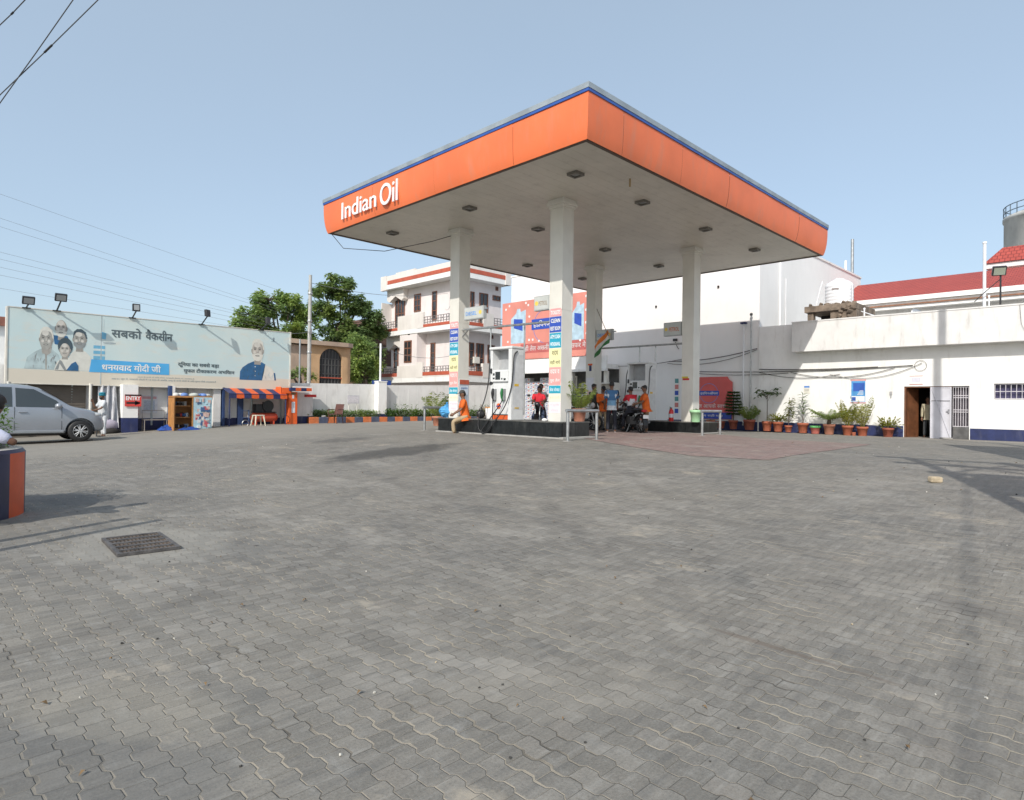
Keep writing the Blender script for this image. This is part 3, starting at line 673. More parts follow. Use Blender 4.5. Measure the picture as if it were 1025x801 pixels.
# cables strung along the walls
def sag(a, b, d, n=10):
    a, b = Vector(a), Vector(b); return [a.lerp(b, k/n) + Vector((0,0,-d*4*(k/n)*(1-k/n))) for k in range(n+1)]
CAB = M('cable_grey', (.10,.095,.09), .6, .3, 8)
def cable(pts, r, label, group='cables strung along the white walls', name='wall_cable', cat='cable'):
    o0 = Vector(pts[0]); mb = MB(); mb.tube([Vector(p)-o0 for p in pts], r, 5)
    o = mb.build(name, CAB); o.location = o0; return tag(o, label, cat, group)
CL = 'grey cable sagging along the white wall above the row of pots'
for (y0, z0, y1, z1, d, r) in [(15.6,3.06,6.2,3.02,.12,.018),(15.8,3.0,10.9,2.85,.1,.014),(12.3,2.95,8.8,2.75,.22,.012),(10.8,2.88,6.8,2.95,.3,.012),(9.2,2.75,5.9,3.1,.35,.010),(12.2,3.05,7.4,3.0,.05,.02)]:
    cable(sag((UW-.05, y0, z0), (UW-.05, y1, z1), d), r, CL)
for (y0, z0, y1, z1, d, r) in [(16.8,3.6,12.3,4.0,.16,.02),(16.9,3.5,12.3,3.95,.3,.014),(20.8,3.5,15.6,3.75,.15,.014)]:
    cable(sag((UW-.03, y0, z0), (UW-.03, y1, z1), d), r, 'grey cable looping up the shaded wall behind the red board')
mb = MB(); mb.tube([Vector((0, .2*cos(t), .2*sin(t))) for t in [i*.5 for i in range(14)]], .007, 5); o = mb.build('cable_coil', CAB); o.location = (UW-.04, 5.95, 3.0); tag(o, 'loose loop of cable hanging over the doorway notice', 'cable')
cable([(UW-.55,2.95,5.0),(UW-.57,2.9,4.3),(UW-.56,2.7,3.75)], .005, 'thin cable hanging down the parapet near the floodlight')
for (yy, zt, k) in ((12.9,5.15,0), (12.55,5.5,1)):
    t = thing('vent_pipe', ['slim white vent pipe with a flat cap beside the building corner','taller slim grey vent pipe with round cap beside the building corner'][k], 'pipe', (UW-.12, yy, .5))
    mb = MB(); mb.tube([(0,0,0),(0,0,zt-.5)], .035, 8); mb.build('pipe', PVC if k == 0 else STEEL, t)
    mb = MB(); (mb.box(-.1,.1,-.12,.12,zt-.5,zt-.42) if k == 0 else mb.lathe([(.05,zt-.5),(.07,zt-.45),(.05,zt-.38),(.0,zt-.37)], (0,0,0), 10)); mb.build('cap', NAVY if k == 0 else BLACKP, t)

# ------------------------------------------------------------------ tall white building behind
t = thing('tall_white_building', 'tall blank white building rising behind the canopy', 'building', (UW+.06, 20, .2)); O3 = Vector(t.location)
mb = MB(); mb.box(28.06, 42.5, 12.25, 28.2, -.2, 9.35); mb.xf(Matrix.Translation(-O3)).build('wall', M('bright_white_wall', (.82,.82,.81), .75, .025, .7, dirt=.12, dirtcol=(.6,.58,.55)), t)
mb = MB(); mb.box(28.04, 28.059, 12.3, 16.9, -.2, .68); mb.xf(Matrix.Translation(-O3)).build('base_band', NAVY, t)
mb = MB(); mb.box(28.02, 42.55, 12.2, 28.25, 9.351, 9.45); mb.xf(Matrix.Translation(-O3)).build('coping', WHITE, t)
mb = MB(); mb.tube([(30.2,12.19,5.0),(30.2,12.19,8.9)], .05, 8); mb.tube([(30.9,12.2,5.0),(30.9,12.2,7.6)], .02, 6); mb.tube([(41.4,12.4,9.4),(41.4,12.4,11.6)], .09, 8, 1); mb.tube([(40.2,12.4,9.4),(40.2,12.4,10.1)], .07, 8)
mb.xf(Matrix.Translation(-O3)).build('pipe', [PVC, STEEL], t)
mb = MB()
for (a, b) in [(17.6,6.4),(14.2,7.0)]: mb.box(28.0, 28.058, a, a+.08, b, b+.1)
mb.tube(sag((28.03,16.5,4.55),(28.03,16.3,4.2),.05), .015, 5); mb.box(27.95, 28.05, 16.4, 16.6, 4.6, 4.72)
mb.xf(Matrix.Translation(-O3)).build('wall_camera', BLACKP, t)

# ------------------------------------------------------------------ shop under the red panel
t = thing('oil_shop', 'open fronted lube shop with white slab under the big red panel', 'shop', (27, 24, .2)); O4 = Vector(t.location)
def HP(name, mb, mat, parent=t, **k): return mb.xf(Matrix.Translation(-O4)).build(name, mat, parent, **k)
mb = MB(); mb.box(26.9, 28.05, 19.9, 28.2, 3.3, 3.55); mb.box(26.9, 27.0, 19.9, 28.2, 3.551, 3.98); mb.box(26.7, 26.899, 19.8, 28.3, 3.16, 3.3); HP('roof_slab', mb, WHITE)
mb = MB(); mb.box(28.0, 28.05, 19.9, 28.2, .2, 3.3); HP('back_wall', mb, M('shop_back', (.10,.10,.10), .8, .3, 2))
mb = MB()
for yy in (19.9, 22.2, 28.0): mb.box(26.95, 27.15, yy, yy+.2, .1, 3.16)
[HP('post', q, GREYW) for q in mb.split()]
mb = MB(); mb.box(27.9, 27.99, 22.7, 23.9, 2.1, 3.0); mb.box(27.895, 27.899, 22.78, 23.82, 2.18, 2.92, 1); HP('window', mb, [GREYW, GLASS('shop_glass', (.10,.12,.13))])
mb = MB()
for z in (.5, 1.1, 1.7, 2.3): mb.box(27.5, 27.98, 19.95, 22.3, z, z+.04)
[HP('shelf', q, GREYW) for q in mb.split()]
# cartons stacked in the shop
cm = [M('carton_white', (.55,.56,.57), .6, .08, 6), M('carton_red', (.50,.08,.06), .6), M('carton_blue', (.06,.10,.35), .6)]
mb = MB(); mb.box(0, .38, .004, .396, .003, .217, 0); mb.box(-.003, -.0005, .05, .16, .09, .15, 1); mb.box(-.003, -.0005, .22, .36, .04, .07, 2); mb.box(-.003, -.0005, .2, .3, .12, .16, 2)
cart = mb.build('carton', cm); first = True
for r in range(12):
    for c in range(8):
        if r > 10 and c in (2, 3, 6): continue
        o = cart if first else cart.copy()
        if not first: COL.objects.link(o)
        first = False
        o.location = (27.35+random.uniform(-.03,.03), 24.2+c*.41, .28+r*.22)
        tag(o, 'white carton printed in red and blue in the wall of cartons behind the motorbike riders', 'carton', 'cartons stacked in the shop')
for r in range(6):
    for c in range(3):
        o = cart.copy(); COL.objects.link(o); o.location = (27.4, 22.75+c*.42, .28+r*.22)
        tag(o, 'white carton in the shaded stack between the two rear columns', 'carton', 'cartons stacked behind the rear column')
for r in range(4):
    for c in range(4):
        o = cart.copy(); COL.objects.link(o); o.location = (27.52, 20.1+c*.52, (.545,1.145,1.745,2.345)[r])
        tag(o, 'white carton on the open shelves behind the orange shirted attendants', 'carton', 'cartons on the shop shelves')

# red advertisement panel above the shop
PANR = M('panel_salmon', (.66,.25,.20), .55, .12, .4, dirt=.3, dirtcol=(.66,.34,.27))
t = thing('advertisement_panel', 'big salmon red advertisement panel over the shop with blue bottle pictures', 'signboard', (27.3, 24.8, 4.07)); O5 = Vector(t.location)
def AP(name, mb, mat, **k): return mb.xf(Matrix.Translation(-O5)).build(name, mat, t, **k)
mb = MB(); mb.box(27.3, 27.42, 21.4, 28.22, 4.07, 7.6); AP('board', mb, PANR)
PB = M('panel_blue', (.03,.08,.42), .5, .1); PBL = M('panel_lightblue', (.42,.56,.66), .5, .15, 3); PW = M('panel_white', (.75,.72,.70), .5); PG = M('panel_grey', (.40,.38,.40), .5)
def bottle(mb, y0, y1, z0, z1, x):
    w_ = y1-y0; h_ = z1-z0
    mb.prism([(y0,z0),(y1,z0),(y1,z0+.72*h_),(y1-.35*w_,z0+.88*h_),(y1-.42*w_,z1),(y1-.62*w_,z1),(y1-.66*w_,z0+.9*h_),(y0,z0+.95*h_)], 'x', x-.004, x, 0)
    mb.prism([(y0+.2*w_,z0+.35*h_),(y1-.2*w_,z0+.45*h_),(y1-.2*w_,z0+.72*h_),(y0+.2*w_,z0+.68*h_)], 'x', x-.008, x-.0042, 1)
mb = MB(); bottle(mb, 26.2, 27.45, 5.05, 7.15, 27.299); AP('bottle_picture', mb, [PBL, PB]); mb = MB(); bottle(mb, 21.75, 22.6, 4.95, 7.1, 27.299); AP('bottle_picture', mb, [PBL, PB])
def circ(mb, cy, cz, r, x, mi, wd=.05, n=28, ry=None):
    ry = ry or r
    for k in range(n):
        a, b = 2*pi*k/n, 2*pi*(k+1)/n
        mb.add([(x, cy+ry*cos(a), cz+r*sin(a)), (x, cy+ry*cos(b), cz+r*sin(b)), (x, cy+(ry+wd)*cos(b), cz+(r+wd)*sin(b)), (x, cy+(ry+wd)*cos(a), cz+(r+wd)*sin(a))], [(0,1,2,3)], mi)
mb = MB(); circ(mb, 24.55, 5.95, .98, 27.295, 0, .05); mb.box(27.288, 27.294, 23.4, 25.7, 5.78, 6.4, 1); mb.join(text_mb('इडियनऑयल', 2.0, .42, .003, .015, 2, '-x', (27.286, 25.55, 5.88)))
AP('emblem', mb, [M('panel_violet', (.25,.22,.45), .5), PB, PW])
mb = MB(); mb.box(27.294, 27.299, 21.5, 26.6, 4.42, 4.98, 0); mb.join(text_mb('सही तेल असली पहचान हर सफर मे', 4.9, .40, .003, .012, 1, '-x', (27.292, 26.5, 4.5))); AP('slogan', mb, [M('panel_strip', (.46,.12,.11), .5, .1), M('panel_ink', (.62,.62,.62), .5)])
mb = MB()
for (a, b) in [(27.9,7.2),(27.9,6.2),(27.7,5.2),(26.0,7.3),(25.9,6.6),(25.6,5.2),(25.9,4.9+.3),(24.2,7.3),(22.9,6.9),(21.6,7.35),(21.6,6.6),(21.6,5.9),(21.55,5.3),(22.0,4.75+.2),(25.1,4.9+.2),(26.2,7.45),(27.6,7.4)]:
    mb.cyl((27.292, a, b), .075, .006, 10, 0, 'x')
AP('dot', mb, PW)
mb = MB(); mb.box(27.43, 27.52, 21.6, 21.7, 3.9, 7.5); mb.box(27.43, 27.52, 27.9, 28.0, 3.9, 7.5); [AP('frame_post', q, STEEL) for q in mb.split()]

# red board low on the wall
t = thing('red_board', 'faded red board with blue emblem leaning on the wall behind the pots', 'signboard', (27.95, 14.6, .75)); O6 = Vector(t.location)
mb = MB(); mb.prism([(15.75,.76),(13.46,.76),(13.46,2.5),(13.62,2.62),(13.72,2.76),(15.75,2.76)], 'x', 27.94, 28.0); mb.xf(Matrix.Translation(-O6)).build('board', M('board_red', (.68,.12,.11), .55, .12, .8, dirt=.25, dirtcol=(.5,.22,.2)), t)
mb = MB(); circ(mb, 14.62, 1.98, .45, 27.935, 0, .03, 28); mb.box(27.930, 27.934, 14.1, 15.14, 1.87, 2.10, 1); mb.join(text_mb('इडियनऑयल', .9, .15, .003, .012, 2, '-x', (27.928, 15.06, 1.91)))
mb.xf(Matrix.Translation(-O6)).build('emblem', [M('panel_violet', (.25,.22,.45), .5), PB, PW], t)
mb = MB(); mb.box(27.934, 27.9385, 13.47, 15.74, .77, 1.08, 0); mb.join(text_mb('हर पल आपके साथ', 1.9, .26, .003, .02, 1, '-x', (27.933, 15.65, 1.25))); mb.join(text_mb('सही दाम सही माप', 1.6, .14, .003, .01, 1, '-x', (27.93, 15.5, .85)))
mb.xf(Matrix.Translation(-O6)).build('slogan', [PB, PW], t)
# notices on the shaded wall to the left of the column
poster('banner', 'narrow upright banner in blue and red on the shaded wall left of the right column', 16.30, 16.52, .9, 2.75, lambda t_, x, y0, y1, z0, z1: [t_.box(x-.002, x, y0+.01, y1-.01, z0+.1+.3*k, z0+.32+.3*k, 1+k % 3) for k in range(6)], [WHITEP, M('panel_blue', (.03,.08,.42), .5), M('frame_red', (.55,.2,.18), .5), M('bn_teal', (.1,.3,.3), .5)], 28.05, 'banner')
poster('wall_notice', 'faded drawing notice with small blue patch on the shaded wall', 18.1, 19.0, 2.1, 2.75, lambda t_, x, y0, y1, z0, z1: [t_.box(x-.002, x, y0+.38, y1-.05, z0+.1, z1-.05, 1), t_.box(x-.002, x, y0+.05, y0+.36, z0+.2, z0+.45, 2)], [WHITE, M('drawing', (.42,.41,.36), .7, .4, 8), M('panel_blue', (.03,.08,.42), .5)], 28.05, 'notice')

# ------------------------------------------------------------------ roof clutter
t = thing('rooftop_hut', 'broken grey brown concrete hut on the flat roof under the water tank', 'hut', (29, 9.5, 4.6)); O7 = Vector(t.location)
mb = MB(); mb.box(28.9, 31.6, 8.5, 10.6, 5.55, 5.82); mb.box(29.0, 29.3, 10.25, 10.5, 4.6, 5.549); mb.box(29.0, 29.3, 8.5, 9.55, 4.6, 5.549); mb.box(31.2, 31.5, 8.5, 10.5, 4.6, 5.549); mb.box(29.3, 31.2, 8.5, 8.7, 4.6, 5.549)
for k in range(26): mb.obox((29+random.random()*.5, 8.6+random.random()*2, 5.84), (.1+.15*random.random(), .1+.12*random.random(), .08), (random.random(), random.random(), random.random()))
for k in range(14): mb.obox((28.95, 8.6+random.random()*.9, 4.9+random.random()*.8), (.16, .16+.1*random.random(), .12), (random.random(), random.random(), random.random()))
mb.xf(Matrix.Translation(-O7)).build('hut_shell', M('rubble', (.19,.15,.115), .9, .35, 3, bump=.8, dirt=.5, dirtcol=(.10,.07,.05)), t, .02)
mb = MB(); mb.box(30.4, 30.45, 8.7, 10.4, 4.6, 5.549); mb.xf(Matrix.Translation(-O7)).build('dark_recess', DARK, t)
t = thing('water_tank', 'white plastic water tank with ribbed sides on the roof hut', 'water tank', (30.3, 9.6, 5.83))
pf = [(.58,0)]
for k in range(6): z = .08+k*.15; pf += [(.58,z),(.568,z+.03),(.568,z+.06),(.58,z+.09)]
pf += [(.57,1.0),(.50,1.12),(.34,1.22),(.2,1.26),(.2,1.31),(0,1.32)]
mb = MB(); mb.lathe(pf, (0,0,0), 28); mb.build('tank', PVC, t)
mb = MB(); mb.box(-.588, -.57, -.16, .12, .77, .83); mb.build('sticker', M('tank_ink', (.30,.26,.25), .5), t)
mb = MB(); mb.tube([(-.5,.55,1.2),(-.55,.62,.9),(-.6,.8,0)], .03, 6); mb.tube([(-.3,-.62,1.0),(-.3,-.62,-.2)], .025, 6); mb.tube([(-.3,-.62,-.1),(-1.6,-2.2,-.85)], .03, 6); mb.build('pipe', PVC, t)
t = thing('red_roof_building', 'long building with red tiled roof and white eaves behind the parapet', 'building', (38, 2, .2)); O8 = Vector(t.location)
TILE = masonry('red_tiles', (.42,.075,.055), (.36,.06,.045), (.22,.035,.03), .24, .2, 'yx', .6, .9, .015)
mb = MB(); mb.add([(37.8,-22,7.18),(37.8,16,7.18),(42,16,8.86),(42,-22,8.86)], [(0,1,2,3)]); mb.add([(42,-22,8.86),(42,16,8.86),(46.2,16,7.18),(46.2,-22,7.18)], [(0,1,2,3)])
mb.xf(Matrix.Translation(-O8)).build('roof', TILE, t)
mb = MB(); mb.box(37.55, 37.79, -22, 16, 6.98, 7.22); mb.box(37.7, 38.3, -22, 16, 6.62, 6.97); mb.box(37.62, 37.7, -22, 16, 6.78, 6.85, 1); mb.xf(Matrix.Translation(-O8)).build('eave', [WHITE, M('rust', (.25,.12,.07), .8, .3)], t)
mb = MB(); mb.box(38.3, 45.7, -21.8, 15.8, 0, 6.62); mb.xf(Matrix.Translation(-O8)).build('wall', WHITE2, t)
t = thing('stair_tower', 'small white tower with hipped red roof above the long red roof', 'tower', (46, 4, .2)); O9 = Vector(t.location)
mb = MB(); mb.box(44.6, 48, 1.2, 5.9, 6, 9.35); mb.xf(Matrix.Translation(-O9)).build('wall', WHITE, t)
mb = MB(); mb.box(44.1, 48.4, .8, 6.25, 9.35, 9.62); mb.xf(Matrix.Translation(-O9)).build('eave', WHITE, t)
mb = MB(); mb.add([(44.0,6.35,9.63),(44.0,.7,9.63),(48.5,.7,9.63),(48.5,6.35,9.63),(44.9,5.6,10.6),(44.9,1.4,10.6),(47.6,1.4,10.6),(47.6,5.6,10.6)], [(0,1,5,4),(1,2,6,5),(2,3,7,6),(3,0,4,7),(4,5,6,7)]); mb.xf(Matrix.Translation(-O9)).build('roof', TILE, t)
mb = MB(); mb.tube([(44.55,2.9,7),(44.55,2.9,9.3)], .04, 6); mb.xf(Matrix.Translation(-O9)).build('drain_pipe', STEEL, t)
t = thing('water_tower', 'round grey concrete water tower with railing far behind the red roofs', 'water tower', (75.3, 5.9, 0))
mb = MB(); mb.lathe([(3.0,0),(3.0,10),(3.4,12),(3.4,19.0),(3.5,19.05),(3.5,19.35),(3.0,19.6),(0,20.1)], (0,0,0), 40); mb.build('tank', M('tower_concrete', (.50,.50,.48), .85, .15, .5, dirt=.5, dirtcol=(.25,.24,.22)), t)
mb = MB()
for k in range(28):
    a = 2*pi*k/28; mb.tube([(3.42*cos(a),3.42*sin(a),19.3),(3.42*cos(a),3.42*sin(a),20.35)], .045, 5)
for z in (19.8, 20.35): mb.tube([(3.42*cos(2*pi*k/40), 3.42*sin(2*pi*k/40), z) for k in range(41)], .045, 5)
mb.build('railing', M('rail_blue_grey', (.12,.16,.2), .6), t)
t = thing('roof_floodlight', 'black floodlight on a thin post above the right parapet', 'floodlight', (28.6, 3.62, 4.6))
mb = MB(); mb.tube([(0,0,0),(0,0,1.75)], .03, 8); mb.tube([(0,0,1.5),(-.1,.5,1.0),(-.15,.75,.72)], .016, 6); mb.build('post', BLACKP, t)
mb = MB(); mb.obox((-.1,.03,1.78), (.13,.42,.34), (0,R_(-28),R_(20))); h_ = mb.build('lamp_head', BLACKP, t, .02)
mb = MB(); mb.obox((-.167,.005,1.745), (.012,.34,.26), (0,R_(-28),R_(20))); mb.build('lens', GLASS('flood_lens', (.30,.33,.26), .15), h_)
for (y, z0, z1, r, lab) in [(4.12,4.6,7.55,.055,'thick white vent pipe rising above the red roof near the floodlight'),(3.98,4.6,5.55,.025,'thin white pipe beside the thick vent pipe on the roof'),(10.0-1.85,4.6,5.5,.03,'thin white upright pipe on the roof right of the water tank')]:
    mb = MB(); mb.tube([(0,0,0),(0,0,z1-z0)], r, 10); mb.lathe([(r*1.3,z1-z0-.05),(r*1.3,z1-z0+.02),(0,z1-z0+.03)], (0,0,0), 10); o = mb.build('roof_pipe', PVC); o.location = (28.8, y, z0); tag(o, lab, 'pipe')
for (y, lab, s_) in [(6.35,'white satellite dish edge showing above the parapet','a'),(4.98,'smaller white curved pipe end above the parapet','b')]:
    if s_ == 'a':
        t = thing('satellite_dish', lab, 'satellite dish', (29.2, y, 4.6))
        mb = MB(); mb.lathe([(.0,0),(.12,.012),(.25,.05),(.34,.10),(.345,.105),(.25,.065),(.0,.015)], (0,0,0), 20); mb.xf(Matrix.Translation((0,0,.42)) @ Matrix.Rotation(R_(55), 4, 'X') @ Matrix.Rotation(R_(-25), 4, 'Y')); mb.build('dish', WHITEP, t)
        mb = MB(); mb.tube([(0,0,0),(0,0,.42)], .03, 6); mb.build('mast', STEEL, t)
    else:
        mb = MB(); mb.tube([(0,0,0),(0,0,.45),(0,.06,.55),(0,.16,.55),(0,.2,.45)], .045, 8); o = mb.build('roof_pipe', PVC); o.location = (29.0, y, 4.6); tag(o, lab, 'pipe')

# ------------------------------------------------------------------ potted plants
def frond(mb, base, az, length, rise, droop, n=14, lw=.03, ll=.22, mi=0, mi2=None):
    d = Vector((cos(az), sin(az), 0)); side = Vector((-sin(az), cos(az), 0)); pts = []
    for k in range(n+1):
        t_ = k/n; pts.append(Vector(base) + d*length*t_*(1-.18*t_) + Vector((0,0,rise*t_*2 - droop*t_*t_)))
    mb.tube(pts, [.009*(1-.8*k/n) for k in range(n+1)], 4, mi if mi2 is None else mi2)
    for k in range(2, n+1):
        t_ = k/n; L_ = ll*sin(pi*min(1, .18+t_*.82))**.6 + .02; fwd = (pts[k]-pts[k-1]).normalized()
        for s_ in (-1, 1):
            j = random.uniform(-.2, .2)
            tip = pts[k] + side*s_*L_*.85 + fwd*L_*(.5+j) + Vector((0,0,-.25*L_+random.uniform(-.05,.03)))
            mid = (pts[k]+tip)/2 + Vector((0,0,.03))
            mb.add([pts[k]-fwd*lw*.4, mid-fwd*lw*.6, tip, mid+fwd*lw*.6], [(0,1,2,3)], mi)
def leaf_at(mb, p, d, L_, W_, mi=0):
    d = Vector(d).normalized(); s_ = d.cross(Vector((random.uniform(-.3,.3), random.uniform(-.3,.3), 1))).normalized(); up = s_.cross(d)
    p = Vector(p); mb.add([p, p+d*L_*.45+s_*W_+up*.01, p+d*L_-up*L_*.12, p+d*L_*.45-s_*W_+up*.01], [(0,1,2,3)], mi)
def rdir(zl=-.2, zh=.9):
    a = random.uniform(0, 2*pi); z = random.uniform(zl, zh); return Vector((cos(a), sin(a), z)).normalized()
def pot_mesh(r, h, square=False):
    mb = MB(); n = 24
    mb.lathe([(r*.70,0),(r*.74,h*.06),(r*.93,h*.76),(r*1.04,h*.77),(r*1.06,h),(r*.93,h),(r*.88,h*.86)], (0,0,0), n)
    return mb
def potted(kind, label, loc, r=.2, h=.36, top=1.2, pmat=None, group='potted plants along the white wall', rim=None):
    t = thing('potted_plant', label, 'potted plant', loc, random.uniform(-.2, .2), group)
    pot_mesh(r, h).build('pot', pmat or random.choice((TERRA, TERRA, M('terracotta_dusty', (.40,.17,.11), .85, .2, 5, bump=.1, dirt=.5, dirtcol=(.5,.38,.3)), M('terracotta_dark', (.27,.075,.045), .7, .2, 5, bump=.1, dirt=.4, dirtcol=(.14,.09,.06)))), t)
    if rim:
        mb = MB(); mb.lathe([(r*1.065,h*.77),(r*1.09,h*.78),(r*1.1,h*1.02),(r*.92,h*1.02),(r*1.065,h*.77)], (0,0,0), 24); mb.build('rim', rim, t)
    mb = MB(); mb.lathe([(r*.88,h*.86),(r*.5,h*.9),(0,h*.92)], (0,0,0), 18); mb.build('soil', SOIL, t)
    f = MB(); s = MB(); z0 = h*.9; H_ = top
    if kind == 'cycad':
        s.lathe([(.07,z0-.03),(.085,z0+.1),(.06,z0+.22),(0,z0+.25)], (0,0,0), 10)
        for k in range(26): frond(f, (0,0,z0+.2), 2*pi*k/26+random.uniform(-.15,.15), random.uniform(.75,1.0), random.uniform(.28,.55)*H_*.62, random.uniform(.3,.7)*H_*.62, 18, .026, .2)
        m = GRNP
    elif kind == 'palm':
        for k in range(13):
            a = 2*pi*k/13+random.uniform(-.3,.3); b = (.05*cos(a), .05*sin(a), z0); frond(f, b, a, random.uniform(.5,.8)*H_*.8, random.uniform(.5,.8)*H_*.72, random.uniform(.4,.8)*H_*.5, 18, .03, .26*H_)
        for k in range(4): s.tube([(.04*cos(k*1.7), .04*sin(k*1.7), z0-.02), (.06*cos(k*1.7), .06*sin(k*1.7), z0+.3*H_)], .012, 5)
        m = GRNP
    elif kind == 'conifer':
        s.tube([(0,0,z0-.05),(.01,0,z0+H_*.5),(0,.02,z0+H_)], [.022,.016,.006], 6)
        for q in range(8):
            z = z0+H_*(.22+.1*q); Lq = .42*(1-.075*q)*min(1,.6+.2*q)
            for k in range(7):
                a = 2*pi*k/7+q*.4; d = Vector((cos(a), sin(a), .12)); s.tube([Vector((0,0,z)), Vector((0,0,z))+d*Lq], [.006,.003], 4)
                for e in range(9):
                    p = Vector((0,0,z))+d*Lq*(.25+.75*e/9)
                    for sg in (-1,1,0): leaf_at(f, p, Vector((-sin(a)*sg, cos(a)*sg, random.uniform(-.5,.5)))+d*.9, .17, .022)
        m = GRND
    elif kind == 'tree':
        s.tube([(0,0,z0-.05),(.02,.01,z0+H_*.5),(-.01,.0,z0+H_*.72)], [.02,.016,.012], 6)
        for k in range(11):
            a = 2*pi*k/11+random.uniform(-.2,.2); b = Vector((0,0,z0+H_*(.55+.022*k))); e = b+Vector((cos(a)*.36, sin(a)*.36, random.uniform(.0,.32)*H_))
            s.tube([b, (b+e)/2+Vector((0,0,.06)), e], [.008,.006,.003], 4)
            for q in range(9): leaf_at(f, e+rdir(-1,.6)*random.uniform(0,.18), rdir(-.6,.3), random.uniform(.16,.24), .055)
        m = GRND
    elif kind == 'thin':
        for k in range(3):
            a = random.uniform(0, 2*pi); e = Vector((.16*cos(a), .16*sin(a), z0+H_*random.uniform(.75,1)))
            s.tube([(0,0,z0-.03), (.03*cos(a), .03*sin(a), z0+H_*.45), e], [.012,.009,.004], 5)
            for q in range(40):
                t_ = random.uniform(.35,1); p = Vector((0,0,z0)).lerp(e, t_)+rdir(-.5,.5)*random.uniform(0,.16); leaf_at(f, p, rdir(-.5,.6), random.uniform(.12,.22), .022)
        m = GRNY
    elif kind == 'dracaena':
        s.tube([(0,0,z0-.03),(.02,0,z0+H_*.5),(.0,.03,z0+H_*.9)], [.018,.015,.008], 6)
        for q in range(7):
            z = z0+H_*(.3+.1*q)
            for k in range(9):
                a = 2*pi*k/9+q; leaf_at(f, (0,0,z), (cos(a), sin(a), random.uniform(.0,.7)), random.uniform(.28,.42), .024)
        m = GRNH
    elif kind == 'bushy':
        for k in range(230): 
            d = rdir(-.1,1); p = Vector((0,0,z0+.08))+d*random.uniform(.03,.30)*H_*.9; leaf_at(f, p, d+rdir()*.6, random.uniform(.1,.17), .032)
        for k in range(6): s.tube([(0,0,z0-.02), Vector((0,0,z0))+rdir(.3,1)*.22], .008, 4)
        m = GRNY
    elif kind == 'small':
        for k in range(26): d = rdir(0,1); leaf_at(f, (0,0,z0), d, random.uniform(.12,.25)*H_*2, .02)
        s.tube([(0,0,z0-.02),(0,0,z0+.06)], .01, 4); m = GRNH
    elif kind == 'areca':
        for k in range(10):
            a = 2*pi*k/10+random.uniform(-.3,.3); frond(f, (.04*cos(a),.04*sin(a),z0), a, random.uniform(.5,.8)*H_*.6, random.uniform(.6,.9)*H_*.76, random.uniform(.5,.9)*H_*.5, 14, .032, .24)
        for k in range(3): s.tube([(.03*cos(k*2), .03*sin(k*2), z0-.02), (.05*cos(k*2), .05*sin(k*2), z0+.35*H_)], .011, 5)
        m = GRNY
    s.build('stem', BARK, t); f.build('foliage', m, t, recalc=False)
    return t
PU = 27.45
pots = [('small','terracotta pot with a tiny seedling under the left of the red board',14.25,.20,.36,.25,None),
 ('small','terracotta pot with sparse sprouts right of the guard rail',13.75,.19,.34,.2,None),
 ('conifer','potted tiered dark conifer standing before the red board',13.15,.20,.40,1.40,None),
 ('palm','drooping potted palm in the widest terracotta pot by the vent pipes',12.40,.25,.46,.95,None),
 ('tree','slender potted tree with broad dark leaves, tallest in the shaded part of the row',11.60,.21,.42,1.62,None),
 ('bushy','leafy potted bush just right of the slender tree',11.12,.21,.42,1.5,None),
 ('thin','thin twiggy plant in the smallest terracotta pot',10.68,.15,.28,1.35,None),
 ('dracaena','tall spiky leaved plant in a pot below the small notice',10.08,.21,.42,1.35,None),
 ('small','low plant in a pink pot with a bright green rim',9.58,.20,.32,.32,'rim'),
 ('cycad','wide spreading cycad with arching fronds in a terracotta pot',9.04,.22,.42,1.15,None),
 ('areca','pale feathery palm in the pot left below the blue poster',8.34,.20,.40,1.05,None),
 ('areca','tall arching pale palm leaning right below the blue poster',7.80,.20,.38,1.25,None),
 ('bushy','rounded yellow green bush in the last pot by the doorway',6.90,.20,.38,1.7,None)]
PINKP = M('pink_pot', (.52,.16,.13), .6, .1)
for (k, lab, v, r, h, top, fl) in pots:
    potted(k, lab, (PU, v, .225+.018*(v-7)), r, h, top, PINKP if fl else None, rim=M('green_rim', (.12,.42,.14), .5) if fl else None)
mb = MB(); mb.lathe([(.06,0),(.08,.14),(.085,.16),(.07,.16)], (0,0,0), 14); o = mb.build('tiny_pot', TERRA); o.location = (27.3, 8.07, .23); tag(o, 'tiny empty terracotta pot between the two pale palms', 'pot')
potted('palm', 'bushy potted palm in terracotta pot at the near end of the front island', (13.9, 11.2, .862), .2, .36, .9, group='plants at the pump islands')
potted('small', 'pale green plastic pot with small plant on the end of the rear island', (20.0, 10.95, .79), .2, .42, .35, M('pale_green_pot', (.35,.60,.35), .5, .06), group='plants at the pump islands')
potted('palm', 'potted palm standing against the far white wall left of the blue bag', (16.4, 20.8, g(16.4,20.8)), .2, .4, 1.25, group='plants at the pump islands')
